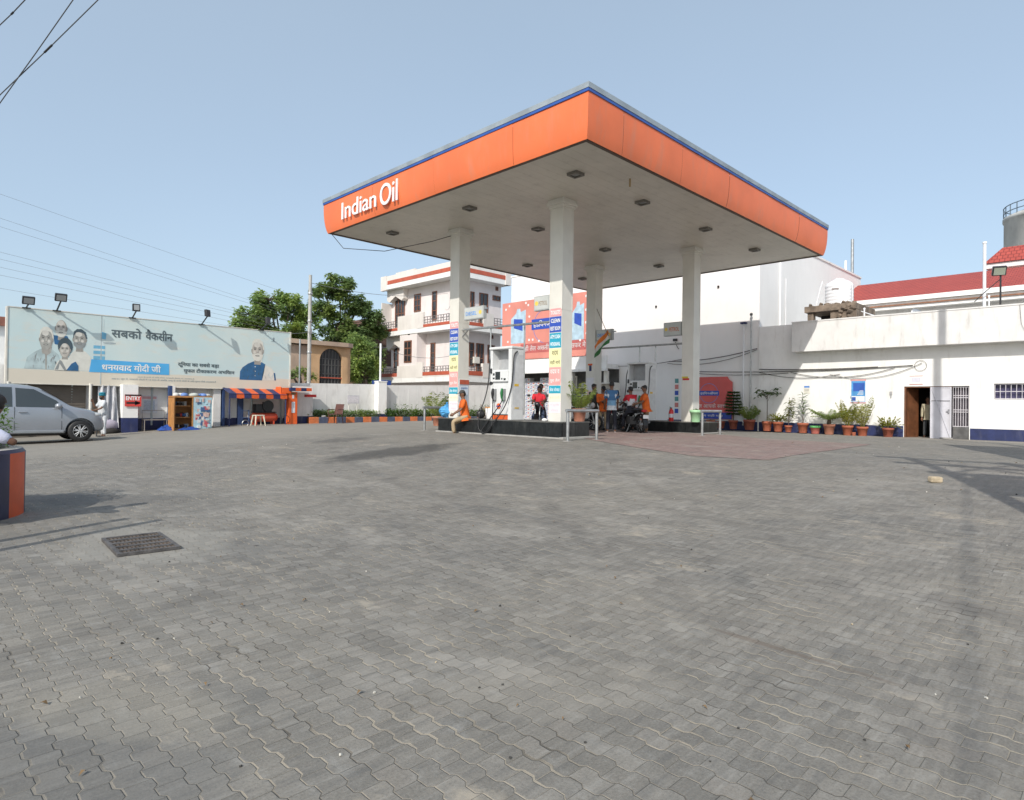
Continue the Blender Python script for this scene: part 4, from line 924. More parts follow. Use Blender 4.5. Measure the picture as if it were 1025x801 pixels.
# ------------------------------------------------------------------ hoarding on the left
BX, BV = 3.06, 27.9
t = thing('billboard', 'long faded pale blue vaccination hoarding with Hindi writing and portraits', 'billboard', (BX, BV, 1.86)); OB = Vector(t.location)
def BP(name, mb, mat, parent=t, **k): return mb.xf(Matrix.Translation(-OB)).build(name, mat, parent, **k)
def bpoly(mb, pts, lift, mi=0):
    y = BV - .001 - lift*.0012
    mb.prism([(BX+a, z) for a, z in pts], 'y', y-.001, y, mi)
def oval(cx, cz, rx, rz, n=20, a0=0, a1=360): return [(cx+rx*cos(R_(a0+(a1-a0)*k/n)), cz+rz*sin(R_(a0+(a1-a0)*k/n))) for k in range(n if a1-a0 == 360 else n+1)]
mb = MB(); mb.box(BX-.02, BX+10.26, BV, BV+.22, 1.86, 4.5)
def banner_material():
    m, nt, b = nodes_of('faded_banner'); L = nt.links.new
    geo = mk(nt, 'ShaderNodeNewGeometry').outputs['Position']; sp = mk(nt, 'ShaderNodeSeparateXYZ'); L(geo, sp.inputs[0])
    n = noise(nt, geo, .5, 4); n2 = noise(nt, vscale(nt, geo, (1,1,3)), 1.6, 5)
    c = mixc(nt, ss(nt, n, .35, .7), (.53,.66,.67), (.60,.69,.67))
    c = mixc(nt, mth(nt, 'MULTIPLY', ss(nt, n2, .5, .75), .5), c, (.66,.62,.53))
    c = mixc(nt, mth(nt, 'SUBTRACT', 1., ss(nt, mth(nt, 'ADD', sp.outputs[2], mth(nt, 'MULTIPLY', n2, .06)), 2.36, 2.42)), c, (.66,.61,.51))
    L(c, b.inputs['Base Color']); b.inputs['Roughness'].default_value = .55
    bp = mk(nt, 'ShaderNodeBump'); bp.inputs['Strength'].default_value = .15; bp.inputs['Distance'].default_value = .05; L(noise(nt, vscale(nt, geo, (1,1,.4)), 1.5, 3), bp.inputs['Height']); L(bp.outputs[0], b.inputs['Normal'])
    return m
BP('panel', mb, banner_material())
mb = MB()
for (a,b,c,d) in [(BX-.05,BX+.0,1.84,4.52),(BX+10.25,BX+10.31,1.84,4.55)]: mb.box(a, b, BV-.02, BV+.24, c, d)
mb.box(BX, BX+10.25, BV-.015, BV+.235, 4.5, 4.53); mb.box(BX, BX+10.25, BV-.015, BV+.235, 1.83, 1.86)
BP('frame', mb, M('frame_offwhite', (.62,.60,.54), .6, .12, 2, dirt=.3))
mb = MB(); mb.box(BX+2.77, BX+2.8, BV-.006, BV, 1.87, 4.49)
for k in range(8): mb.tube([(BX+.6+k*1.35,BV+.4,.3),(BX+.6+k*1.35,BV+.3,4.3)], .04, 6)
BP('seam', mb, M('seam_grey', (.40,.46,.47), .6))
SKF = [M('print_skin_pale', (.50,.47,.42), .6, .12, 6), M('print_shirt', (.42,.52,.53), .6, .15, 4), M('print_hair', (.055,.085,.105), .6, .15, 4), M('print_grey', (.26,.28,.28), .6, .1, 4), M('print_white', (.66,.66,.60), .6, .06, 4), M('print_navy', (.03,.12,.26), .6, .15, 4), M('print_skin', (.36,.36,.33), .6, .12, 6), M('print_line', (.13,.135,.13), .6, .1), M('print_shade', (.33,.315,.285), .6, .15, 5), M('print_light', (.60,.585,.535), .6, .08, 5)]
def jag(pts, a):
    return [(x+random.uniform(-a,a), z+random.uniform(-a,a)) for x, z in pts]
def face(mb, cx, cz, rx, rz, skin, hair, beard=None, cap=False, lift=4):
    "a printed portrait head: shade, mid tone and light tone, features, hair with an uneven edge"
    bpoly(mb, [(cx-rx*.42,cz-rz*.5),(cx+rx*.42,cz-rz*.5),(cx+rx*.5,cz-rz*1.2),(cx-rx*.5,cz-rz*1.2)], lift+.13, 8)
    for s_ in (-1, 1): bpoly(mb, oval(cx+s_*rx*.86, cz-.02, rx*.12, rz*.2, 10), lift+.2, 8)
    if hair is not None: bpoly(mb, jag(oval(cx+.01, cz, rx*.98, rz*1.02, 26, 5, 175), rx*.05), lift+.4, hair)
    bpoly(mb, oval(cx, cz-.03, rx*.86, rz*.88, 26), lift+.7, 8)
    bpoly(mb, oval(cx-rx*.07, cz-.02, rx*.74, rz*.84, 26), lift+1, skin)
    bpoly(mb, oval(cx-rx*.12, cz+rz*.50, rx*.44, rz*.24, 18), lift+1.3, 9)
    for s_ in (-1, 1): bpoly(mb, oval(cx+s_*rx*.42-rx*.06, cz-rz*.16, rx*.2, rz*.13, 12), lift+1.3, 9)
    if hair is not None: bpoly(mb, jag([(cx-rx*.86,cz+rz*.42),(cx-rx*.6,cz+rz*.66),(cx-rx*.1,cz+rz*.72),(cx+rx*.5,cz+rz*.62),(cx+rx*.84,cz+rz*.35),(cx+rx*.8,cz+rz*.75),(cx+rx*.3,cz+rz*1.0),(cx-rx*.4,cz+rz*.99),(cx-rx*.82,cz+rz*.72)], rx*.03), lift+1.8, hair)
    if beard is not None:
        bpoly(mb, jag(oval(cx, cz-rz*.34, rx*.84, rz*.56, 22, 178, 362)+[(cx+rx*.5,cz-rz*.32),(cx,cz-rz*.22),(cx-rx*.5,cz-rz*.32)], rx*.03), lift+2, beard)
    for s_ in (-1, 1):
        ex = cx+s_*rx*.36-rx*.05
        bpoly(mb, oval(ex, cz+rz*.13, rx*.25, rz*.10, 12), lift+2.2, 8)
        bpoly(mb, oval(ex, cz+rz*.12, rx*.15, rz*.055, 10), lift+2.5, 7); bpoly(mb, [(ex-rx*.24,cz+rz*.24),(ex,cz+rz*.31),(ex+rx*.24,cz+rz*.25),(ex+rx*.22,cz+rz*.21),(ex,cz+rz*.26),(ex-rx*.22,cz+rz*.2)], lift+2.5, 7)
    bpoly(mb, [(cx-rx*.02,cz+rz*.14),(cx+rx*.06,cz+rz*.1),(cx+rx*.18,cz-rz*.17),(cx+rx*.05,cz-rz*.22),(cx-rx*.16,cz-rz*.19)], lift+2.2, 8)
    bpoly(mb, [(cx-rx*.05,cz+rz*.1),(cx+rx*.01,cz+rz*.1),(cx+rx*.05,cz-rz*.14),(cx-rx*.08,cz-rz*.15)], lift+2.4, 9)
    bpoly(mb, oval(cx-.01, cz-rz*.44, rx*.34, rz*.065, 12), lift+2.6, 7); bpoly(mb, oval(cx-.01, cz-rz*.435, rx*.24, rz*.022, 10), lift+2.8, 9)
    if beard is not None: bpoly(mb, [(cx-rx*.4,cz-rz*.37),(cx,cz-rz*.27),(cx+rx*.36,cz-rz*.37),(cx,cz-rz*.35)], lift+2.7, beard)
def folds(mb, x0, x1, z0, z1, lift, mi, n):
    for k in range(n):
        x = random.uniform(x0, x1); z = random.uniform(z0+.1, z1); w_ = random.uniform(.01,.025); q = random.uniform(-.08,.08)
        bpoly(mb, [(x,z),(x+w_,z),(x+q+w_*.4,max(z0,z-random.uniform(.1,.3))),(x+q,max(z0,z-.1))], lift+.002*k, mi)
mb = MB()
bpoly(mb, [(1.30,3.62),(1.34,3.3),(1.9,3.2),(1.72,3.62)], 1, 5)
bpoly(mb, [(1.84,2.38),(1.78,2.9),(1.95,3.12),(2.11,3.18),(2.3,3.08),(2.46,2.9),(2.48,2.38)], 1, 4)
face(mb, 1.53, 3.90, .20, .37, 0, None, 4)
bpoly(mb, [(.47,2.38),(.55,2.78),(.72,2.95),(.93,3.10),(1.28,3.10),(1.46,2.92),(1.54,2.6),(1.5,2.38)], 3, 1)
bpoly(mb, [(.96,3.2),(1.26,3.2),(1.24,2.98),(1.1,2.86),(.96,3.0)], 4, 6)
bpoly(mb, [(1.06,2.9),(1.12,2.9),(1.12,2.38),(1.08,2.38)], 5, 6)
folds(mb, .62, 1.4, 2.4, 2.95, 5.2, 3, 12)
face(mb, 1.09, 3.46, .22, .44, 6, 4)
face(mb, 2.10, 3.53, .23, .38, 6, 2, 3)
bpoly(mb, oval(1.66, 3.24, .225, .32), 9, 2)
bpoly(mb, [(1.33,2.36),(1.42,2.66),(1.58,2.84),(1.76,2.84),(1.96,2.7),(2.06,2.5),(2.05,2.36)], 10, 4)
bpoly(mb, [(1.7,2.36),(1.86,2.62),(1.98,2.7),(2.07,2.55),(2.07,2.36)], 11, 5); bpoly(mb, [(1.36,2.38),(1.5,2.74),(1.56,2.7),(1.72,2.36),(1.64,2.36),(1.5,2.6),(1.46,2.38)], 11, 3)
face(mb, 1.655, 3.12, .185, .30, 0, None, None, lift=10)
BP('family_picture', mb, SKF)
mb = MB()
bpoly(mb, [(7.98,2.26),(8.0,2.62),(8.10,2.80),(8.34,2.98),(8.6,3.10),(8.95,3.08),(9.12,2.98),(9.05,2.6),(8.98,2.26)], 2, 5)
bpoly(mb, [(9.10,2.96),(9.42,2.82),(9.56,2.62),(9.60,2.28),(8.98,2.26),(9.02,2.6)], 2, 4); bpoly(mb, [(9.50,2.62),(9.57,2.62),(9.62,2.28),(9.55,2.28)], 3, 5)
bpoly(mb, [(8.58,3.12),(8.78,2.95),(8.97,3.1),(8.92,3.3),(8.62,3.3)], 3, 4)
for k in range(3): bpoly(mb, oval(8.66, 2.86-.2*k, .025, .025, 8), 3, 4)
folds(mb, 8.1, 8.9, 2.28, 2.85, 3.4, 2, 10); folds(mb, 9.1, 9.5, 2.3, 2.8, 3.4, 1, 8)
face(mb, 8.76, 3.58, .29, .52, 0, 4, 4)
BP('leader_picture', mb, SKF)
mb = MB()
bpoly(mb, [(2.55,3.0),(2.90,3.0),(2.90,3.42),(2.84,3.5),(2.62,3.5),(2.55,3.42)], 2, 1)
for k in range(3): bpoly(mb, [(2.54,2.83+.2*k),(2.91,2.83+.2*k),(2.91,2.95+.2*k),(2.54,2.95+.2*k)], 3, 0)
bpoly(mb, [(2.78,3.62),(2.93,3.6),(2.95,3.84),(2.80,3.88)], 3, 0); bpoly(mb, [(2.84,3.86),(2.87,3.86),(2.86,4.35),(2.84,4.35)], 3, 1); bpoly(mb, oval(3.05, 3.47, .22, .04, 14), 3, 2)
bpoly(mb, [(2.41,2.34),(5.16,2.34),(5.15,2.79),(2.48,2.82)], 5, 3)
BP('vaccine_picture', mb, [M('vac_blue', (.16,.42,.60), .5), M('print_white2', (.58,.66,.66), .5), M('vac_grey', (.38,.45,.47), .5), M('bright_blue', (.085,.40,.74), .5, .06, 2)])
TXD = M('text_dark', (.10,.135,.15), .6, .1); TXG = M('text_grey', (.26,.32,.34), .6, .1); TXW = M('text_white', (.78,.80,.78), .6)
def btext(body, a0, z0, w_, h_, bold, mi, mb, y=BV-.009):
    for k, (a, b) in enumerate(((0,0),(.016,0),(.008,.012)) if h_ > .15 else ((0,0),)): mb.join(text_mb(body, w_, h_, .0008, bold, mi, '-y', (BX+a0+a*h_*2.2, y-.001*k, z0+b*h_*2)))
mb = MB()
btext('सबको', 3.11, 3.70, 1.02, .40, .008, 0, mb); btext('वैकसीन', 4.28, 3.70, .97, .41, .008, 0, mb)
btext('धनयवाद मोदी जी', 2.82, 2.41, 2.02, .31, .008, 2, mb, BV-.012)
btext('दिुनया का सबसे बड़ा', 5.48, 2.68, 1.62, .23, .006, 0, mb); btext('मुफत टीकाकरण अभियान', 5.70, 2.43, 2.05, .22, .006, 0, mb)
btext('आज से सभी के लिए टीका सरकारी केंदरों पर उपलबध है', 4.02, 2.19, 2.1, .055, .004, 1, mb)
btext('अब 21 जून से, सरकारी केंदरों में 18 वर्ष से अधिक आयु के सभी लोगों के लिए मुफत टीके उपलबध हैं', 3.14, 2.07, 3.85, .09, .006, 1, mb)
mb.cyl((BX+9.48, BV-.003, 4.18), .05, -.003, 10, 1, 'y'); mb.box(BX+9.38, BX+9.58, BV-.005, BV-.002, 4.03, 4.05, 1); mb.box(BX+9.45, BX+9.51, BV-.005, BV-.002, 4.06, 4.13, 1)
BP('lettering', mb, [TXD, TXG, TXW])
LA = ['leftmost floodlight on the hoarding, facing straight out','second floodlight from the left on a bent arm over the hoarding','floodlight above the dark Hindi headline on the hoarding','floodlight above the middle of the hoarding right of the headline','floodlight at the right end of the hoarding in front of the tree']
for k, (a, dx, dz) in enumerate([(.50,.0,.10),(1.38,.02,.30),(3.80,-.02,.22),(6.36,.02,.30),(8.88,.04,.26)]):
    t = thing('floodlight', LA[k], 'floodlight', (BX+a, BV-.02, 4.5), 0, 'floodlights on the hoarding')
    out = .62 if k else .45
    mb = MB(); mb.tube([(0,.1,0),(0,-.1,.04),(dx,-out,dz)], .028, 6); mb.box(-.12,.12,-.05,.1,0,.03); mb.build('arm', BLACKP, t)
    tilt = R_(25 if k < 2 else -5)
    mb = MB(); mb.obox((dx,-out,dz+.13), (.36 if k < 2 else .26,.11,.28), (tilt,0,R_(0 if k < 3 else 35))); h_ = mb.build('lamp_head', BLACKP, t, .015)
    mb = MB(); mb.obox((dx,-out-.058,dz+.13-.025*(1 if k < 2 else 0)), (.28 if k < 2 else .18,.01,.2), (tilt,0,R_(0 if k < 3 else 35))); mb.build('lens', GLASS('flood_glass', (.34,.36,.36), .15), h_)

# ------------------------------------------------------------------ row of small shops under the hoarding
t = thing('shop_row', 'low white shop row with navy base and brown shutter beneath the hoarding', 'building', (8, 28.3, .05)); OS = Vector(t.location)
def RP(name, mb, mat, **k): return mb.xf(Matrix.Translation(-OS)).build(name, mat, t, **k)
mb = MB(); mb.box(-12, 13.3, 28.3, 28.6, -.3, 2.5); mb.box(-12, 13.3, 28.6, 33, 2.3, 2.5); mb.box(8.3, 8.4, 27.7, 28.3, 0, 1.9); mb.box(10.0, 10.3, 28.0, 28.3, 0, 1.9, 0); RP('wall', mb, WHITE2)
mb = MB(); mb.box(6.5, 7.02, 27.5, 28.29, .62, 1.9); mb.box(6.495, 7.025, 27.495, 28.29, -.2, .618, 1); RP('pillar', mb, [WHITE, NAVY])
mb = MB(); mb.box(7.1, 13.3, 28.285, 28.2995, -.2, .58); RP('base_band', mb, NAVY)
mb = MB(); mb.box(3.2, 5.45, 28.24, 28.298, -.1, 1.85)
for k in range(18): mb.box(3.2, 5.45, 28.225, 28.2395, k*.1, k*.1+.07)
mb.box(5.6, 5.9, 28.24, 28.298, -.1, 1.85); mb.box(-6, 2.9, 28.24, 28.298, -.1, 1.85); RP('shutter', mb, M('taupe_shutter', (.13,.11,.09), .6, .12, 3))
mb = MB(); mb.tube([(5.53,27.9,-.1),(5.53,27.9,1.9)], .05, 8); mb.tube([(3.1,27.9,-.1),(3.1,27.9,1.9)], .05, 8); [RP('post', q, GREYW) for q in (mb,)]
mb = MB(); mb.box(10.35, 10.44, 27.9, 28.28, 0, 1.9); mb.box(11.1, 11.35, 28.2, 28.28, 0, 1.5); mb.box(8.18, 8.29, 27.7, 27.9, 0, 1.9); [RP('blue_panel', q, M('blue_steel', (.03,.06,.16), .5, .15)) for q in mb.split()]; (M('blue_steel', (.03,.06,.16), .5, .15))
def cal(t_, x, y0, y1, z0, z1): pass
mb = MB(); mb.box(7.32, 7.92, 28.28, 28.2845, .78, 1.5); mb.box(7.42, 7.82, 28.276, 28.2795, .86, 1.3, 1); mb.box(7.36, 7.88, 28.276, 28.2795, 1.36, 1.46, 2)
for k in range(6): mb.box(7.2, 7.26, 28.28, 28.2845, .7+.14*k, .78+.14*k, 2)
RP('price_chart', mb, [M('chart_white', (.62,.64,.68), .6), M('chart_blue', (.40,.47,.56), .6, .2, 30), M('chart_pink', (.55,.33,.35), .6)])
mb = MB(); mb.box(6.0, 6.2, 28.2, 28.295, .6, 1.8); mb.box(10.7, 10.86, 28.28, 28.295, .55, 1.05); [RP('notice', q, M('chart_white', (.62,.64,.68), .6)) for q in mb.split()]
# white tarpaulin bundle behind the turbaned man
mb = MB(); n_ = 12
vs = []
for j in range(9):
    for i in range(n_+1):
        vs.append((5.78+.62*i/n_, 27.95+.12*sin(i*1.7+j*.4)-.03*j, 1.85-.2*j))
mb.add(vs, [(j*(n_+1)+i, j*(n_+1)+i+1, (j+1)*(n_+1)+i+1, (j+1)*(n_+1)+i) for j in range(8) for i in range(n_)], 0, True)
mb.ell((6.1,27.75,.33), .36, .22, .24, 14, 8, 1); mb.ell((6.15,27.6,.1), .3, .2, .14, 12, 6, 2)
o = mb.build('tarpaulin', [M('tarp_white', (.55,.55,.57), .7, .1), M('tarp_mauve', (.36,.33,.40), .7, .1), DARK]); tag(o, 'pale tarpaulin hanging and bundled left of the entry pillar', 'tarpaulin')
t = thing('entry_sign', 'red and white ENTRY sign with black arrow on the white pillar', 'sign', (6.56, 27.47, 1.06))
mb = MB(); mb.box(0, .56, -.02, 0, 0, .46); mb.box(.0, .56, -.024, -.0205, .405, .46, 1); mb.box(.05, .51, -.0235, -.0205, .1, .17, 2) ; mb.prism([(.34,.04),(.53,.135),(.34,.23)], 'y', -.0235, -.0205, 2); mb.build('plate', [M('sign_red', (.62,.06,.05), .5), BLACKP, BLACKP], t)
text_mb('ENTRY', .5, .16, .004, .03, 0, '-y', (.03, -.0205, .235)).build('lettering', M('white_letters', (.82,.82,.82), .35), t)
t = thing('bench', 'thin metal bench against the wall between pillar and wooden kiosk', 'bench', (7.25, 27.75, .1))
mb = MB(); mb.box(0, .85, -.18, .18, .42, .45); mb.build('seat', M('bench_grey', (.26,.24,.22), .6), t)
for x in (.03, .82):
    for y in (-.16, .16): mb = MB(); mb.tube([(x,y,-.1),(x,y,.42)], .018, 6); mb.build('leg', M('bench_grey', (.26,.24,.22), .6), t)
mb = MB(); mb.tube([(.03,.17,.45),(.03,.19,.8),(.82,.19,.8),(.82,.17,.45)], .016, 6); mb.build('backrest', M('bench_grey', (.26,.24,.22), .6), t)

# kiosk
t = thing('wooden_kiosk', 'small plywood kiosk with open left door and poster covered right door', 'kiosk', (8.07, 26.7, .13))
mb = MB(); mb.box(0, 1.42, .0, .04, 1.30, 1.36); mb.box(0, 1.42, .7, .74, 0, 1.36); mb.box(0, .04, .04, .7, 0, 1.3); mb.box(1.38, 1.42, .04, .7, 0, 1.3); mb.box(0, 1.42, .04, .7, 1.32, 1.36); mb.box(.04, 1.38, .04, .7, .02, .08); mb.box(.66, .70, 0, .04, 0, 1.3); mb.box(0, .04, 0, .04, 0, 1.3); mb.build('cabinet', TAN, t)
mb = MB()
for z in (.5, .95): mb.box(.05, .66, .2, .69, z, z+.03)
mb.build('shelf', TAN, t)
mb = MB()
for k in range(34):
    z = random.choice((.1,.54,.99)); mb.obox((.1+random.random()*.5, .3+random.random()*.25, z+.07), (.08+.1*random.random(), .1, .06+.12*random.random()), (0,0,random.random()), random.randint(0,3))
for q in mb.split(): q.build('goods', [M('goods_red', (.35,.03,.03), .6), M('goods_blue', (.06,.15,.35), .6), M('goods_white', (.5,.5,.48), .6), M('goods_dark', (.04,.03,.03), .6)], t)
mb = MB(); mb.box(-.02, .02, -.32, 0, .0, 1.3); mb.xf(Matrix.Rotation(R_(-20), 4, 'Z')); mb.build('door', TAN, t, label='open plain plywood door')
mb = MB(); mb.box(.71, 1.40, -.03, -.005, .0, 1.32)
for k in range(46): 
    x = .75+random.random()*.5; z = .05+random.random()*1.1; mb.box(x, x+.05+.1*random.random(), -.036-.0006*k, -.0305, z, min(1.3, z+.05+.13*random.random()), random.randint(1,5))
mb.build('door', [M('poster_cyan', (.38,.55,.62), .6), M('pc1', (.45,.6,.66), .6), M('pc2', (.06,.12,.25), .6), M('pc3', (.45,.10,.12), .6), M('pc4', (.65,.66,.66), .6), M('pc5', (.55,.40,.36), .6)], t, label='door covered in cyan and pink posters')
mb = MB()
for k in range(16): mb.ell((.1+random.random()*1.2, .1+random.random()*.5, 1.40), .12+.1*random.random(), .12, .05+.05*random.random(), 10, 6, random.randint(0,2))
mb.build('bundle', [M('bag_grey', (.45,.48,.44), .7, .2, 8), M('bag_blue', (.12,.22,.5), .6), M('bag_pale', (.55,.56,.54), .7)], t)
for (x, y, sx, sy, lab) in [(7.9,27.1,.28,.2,'crumpled blue plastic sheet left of the kiosk by the bench'),(8.5,26.2,.42,.16,'flat dark blue plastic sheet on the ground before the open kiosk')]:
    mb = MB(); N = 9; vs = []
    for j in range(N):
        for i in range(N):
            a = (i/(N-1)-.5)*2; b = (j/(N-1)-.5)*2; h_ = (.16 if sx < .3 else .09)*max(0, 1-a*a)*max(0, 1-b*b)*(1+.6*sin(7*a+3*b)) + .012
            vs.append((x+a*sx+.03*sin(9*b), y+b*sy, g(x,y)+h_))
    mb.add(vs, [(j*N+i, j*N+i+1, (j+1)*N+i+1, (j+1)*N+i) for j in range(N-1) for i in range(N-1)], 0, True)
    o = mb.build('plastic_sheet', M('sheet_blue', (.02,.065,.28), .4, .2, 5)); tag(o, lab, 'plastic sheet')

# awning and compressor
t = thing('striped_awning', 'orange and navy striped awning over the red air compressor', 'awning', (10.3, 27.1, 1.4))
mb = MB(); n_ = 8; w_ = 2.55/n_
for k in range(n_):
    a, b = k*w_, (k+1)*w_; mi = k % 2
    mb.add([(a,.0,.24),(b,.0,.24),(b,.95,.52),(a,.95,.52)], [(0,1,2,3)], mi); mb.add([(a,0,.24),(b,0,.24),(b,-.01,.05),((a+b)/2,-.01,.03),(a,-.01,.05)], [(0,1,2,3,4)], mi)
mb.build('canvas', [NAVY, ORANGEP], t, recalc=False)
mb = MB()
for x in (.04, 2.5): mb.tube([(x,.03,-1.3),(x,.03,.22)], .028, 8)
mb.tube([(0,.0,.23),(2.55,0,.23)], .018, 6); mb.build('frame', NAVY, t)
t = thing('air_compressor', 'red orange air compressor tank with dark motor under the striped awning', 'air compressor', (11.45, 27.7, .2))
pf = [(0,0),(.14,.03),(.2,.12),(.21,.2),(.21,1.0),(.2,1.08),(.14,1.17),(0,1.2)]
mb = MB(); mb.lathe([(r, h) for r, h in pf], (.02, 0, .42), 20, 0, 'x'); mb.build('tank', M('compressor_red', (.55,.07,.03), .45, .12, 4, dirt=.2), t)
mb = MB(); mb.box(.2, .55, -.15, .2, .66, 1.0); mb.cyl((.72,-.12,.9), .24, .06, 20, 0, 'y'); mb.box(.62, .95, -.05, .2, .66, 1.1); mb.lathe([(.25,0),(.25,.04),(.22,.04)], (.72,-.2,.92), 20, 0, 'y'); mb.box(.1,1.1,-.2,.2,.62,.66); mb.build('motor', BLACKP, t)
for x in (.2, 1.0):
    for y in (-.15, .15): mb = MB(); mb.box(x-.03, x+.03, y-.03, y+.03, 0, .26); mb.build('leg', M('compressor_red', (.55,.07,.03), .45), t)
t = thing('blue_hand_truck', 'small blue metal rack standing left of the air compressor', 'rack', (10.95, 27.4, .2))
mb = MB()
for x in (0, .32): mb.tube([(x,0,0),(x,0,.75)], .02, 6)
for z in (.15,.4,.7): mb.tube([(0,0,z),(.32,0,z)], .016, 6)
mb.build('frame', M('rack_blue', (.05,.10,.22), .5), t)
mb = MB(); mb.lathe([(.13,-.02),(.16,0),(.13,.03)], (.16,-.03,.16), 18, 0, 'y'); mb.build('wheel', STEEL, t)
t = thing('plastic_stool', 'cream plastic stool on the ground before the air compressor', 'stool', (11.3, 26.5, g(11.3,26.5)))
mb = MB(); mb.box(-.2, .2, -.2, .2, .42, .46); mb.build('seat', M('cream_plastic', (.62,.57,.45), .45, .05), t, .02)
for sx in (-1,1):
    for sy in (-1,1): mb = MB(); mb.tube([(sx*.16,sy*.16,.43),(sx*.22,sy*.22,0)], [.035,.022], 6); mb.build('leg', M('cream_plastic', (.62,.57,.45), .45, .05), t)
t = thing('air_station', 'tall bright orange air filling cabinet with striped top', 'air station', (13.02, 27.3, .27))
mb = MB(); mb.box(0, .42, 0, .3, 0, 1.5); mb.build('cabinet', M('bright_orange', (.72,.12,.025), .45, .06, 3), t, .015)
mb = MB(); mb.box(.14, .30, -.006, 0, .55, 1.05); mb.box(.16, .25, -.006, 0, 1.2, 1.36); mb.box(.12,.33,-.008,0,1.38,1.46,1); mb.build('notice', [M('chart_white', (.62,.64,.68), .6), M('ast', (.15,.12,.05), .6)], t)
mb = MB(); mb.box(-.35, .1, -.05, .45, 1.42, 1.68); mb.box(-.42,-.36,-.05,.45,1.36,1.72); mb.build('sign_box', M('bright_orange', (.72,.12,.025), .45), t, .02)
mb = MB()
for k in range(4): mb.box(-.02+.26*k, .24+.26*k, -.18, .5, 1.55, 1.69, k % 2)
mb.build('roof', [NAVY, ORANGEP], t)
mb = MB(); mb.box(.9, 1.35, .0, .3, 1.28, 1.4); mb.build('shelf', REDP, t)
mb = MB(); mb.lathe([(.17,-.02),(.19,0),(.17,.02)], (-.12,.0,.25), 20, 0, 'y'); mb.build('hose', HOSE, t)
t = thing('end_wall', 'short white wall with navy base right of the orange air cabinet', 'wall', (13.5, 27.9, .2))
mb = MB(); mb.box(0, 1.0, 0, .25, .45, 1.85); mb.build('wall', WHITE2, t); mb = MB(); mb.box(-.005, 1.005, -.006, .256, -.2, .449); mb.build('base_band', NAVY, t)

# ------------------------------------------------------------------ boundary wall, kerb planter and hedge
t = thing('boundary_wall', 'long white boundary wall with pilasters behind the hedge', 'wall', (20, 28.45, .3)); OW = Vector(t.location)
mb = MB()
def wtop(u): return 2.22+.018*(u-14)
us = [13.3, 18.35]; mb.add([(13.3,28.45,-.3),(18.3,28.45,-.3),(18.3,28.45,wtop(18.3)),(13.3,28.45,wtop(13.3)),(13.3,28.65,-.3),(18.3,28.65,-.3),(18.3,28.65,wtop(18.3)),(13.3,28.65,wtop(13.3))], [(0,1,2,3),(4,7,6,5),(0,3,7,4),(1,5,6,2),(3,2,6,7)])
mb.add([(18.3,28.45,-.3),(28.1,28.45,-.3),(28.1,28.45,2.55),(18.3,28.45,2.25),(18.3,28.65,-.3),(28.1,28.65,-.3),(28.1,28.65,2.55),(18.3,28.65,2.25)], [(0,1,2,3),(4,7,6,5),(0,3,7,4),(1,5,6,2),(3,2,6,7)])
k = 13.6
while k < 28: mb.box(k, k+.05, 28.444, 28.449, 0, 2.15); k += .62
mb.xf(Matrix.Translation(-OW)).build('wall', WHITE2, t)
mb = MB(); mb.box(18.25, 18.75, 28.05, 28.44, .75, 2.42); mb.box(18.22, 18.78, 28.03, 28.44, 2.42, 2.47); mb.xf(Matrix.Translation(-OW)).build('pilaster', WHITE, t)
mb = MB(); mb.box(18.24, 18.76, 28.04, 28.44, -.1, .749); mb.xf(Matrix.Translation(-OW)).build('pilaster_base', NAVY, t)
mb = MB(); mb.tube([(18.5,28.3,2.4),(18.5,28.3,4.45)], .055, 10); o = mb.build('white_pole', PVC); tag(o, 'plain white pole on the wall pilaster left of the house', 'pole')
t = thing('painted_kerb', 'kerb painted in orange and navy blocks along the hedge', 'kerb', (14.2, 27.6, .2)); OK_ = Vector(t.location)
mb = MB(); x = 14.2; i = 0
while x < 27.8:
    mb.box(x+.004, x+.476, 27.6, 27.78, -.2, .60+.01*random.random(), i % 2); x += .48; i += 1
mb.xf(Matrix.Translation(-OK_)).build('kerb_blocks', [M('kerb_orange', (.58,.17,.06), .7, .15, 5, dirt=.4, dirtcol=(.4,.28,.2)), M('kerb_navy', (.07,.085,.14), .7, .2, 5, dirt=.5, dirtcol=(.22,.22,.22))], t, .015)
mb = MB(); mb.box(14.2, 27.8, 27.781, 28.44, -.1, .55); struct(mb.build('planting_bed', SOIL), 'structure')
def leaves(mb, c, rx, ry, rz, n, L_, W_, mi=0):
    for k in range(n):
        d = rdir(-1, 1); r = random.random()**.4; p = Vector((c[0]+d.x*rx*r, c[1]+d.y*ry*r, c[2]+d.z*rz*r)); leaf_at(mb, p, d*.5+rdir(-.6,1), L_*random.uniform(.7,1.3), W_*random.uniform(.7,1.3), mi)
for (a, b, h_, lab, m) in [(14.3,18.2,.72,'low dense green hedge left of the wall pilaster',GRN2),(18.8,27.0,.82,'looser leafy hedge right of the wall pilaster',GRNH)]:
    t = thing('hedge', lab, 'hedge', (a, 28.1, .5)); mb = MB(); x = 0
    while x < b-a:
        leaves(mb, (x, random.uniform(-.06,.06), .2), .3, .26, random.uniform(.28,.38)*(1 if m is GRN2 else 1.35), 170, .10, .035); x += .22
    if m is GRNH:
        for k in range(26):
            x = random.uniform(.2, b-a-.2)
            for q in range(7): leaf_at(mb, (x+random.uniform(-.06,.06), -.05, .3+.07*q), rdir(.2,1), .17, .02)
    mb.build('foliage', m, t, recalc=False)
    mb = MB(); x = .1
    while x < b-a: mb.tube([(x,0,-.05),(x+.05,.03,.25)], .012, 4); x += .3
    mb.build('stem', BARK, t)
t = thing('notice_board', 'small pale notice board standing off the white boundary wall', 'notice board', (16.42, 28.0, .55))
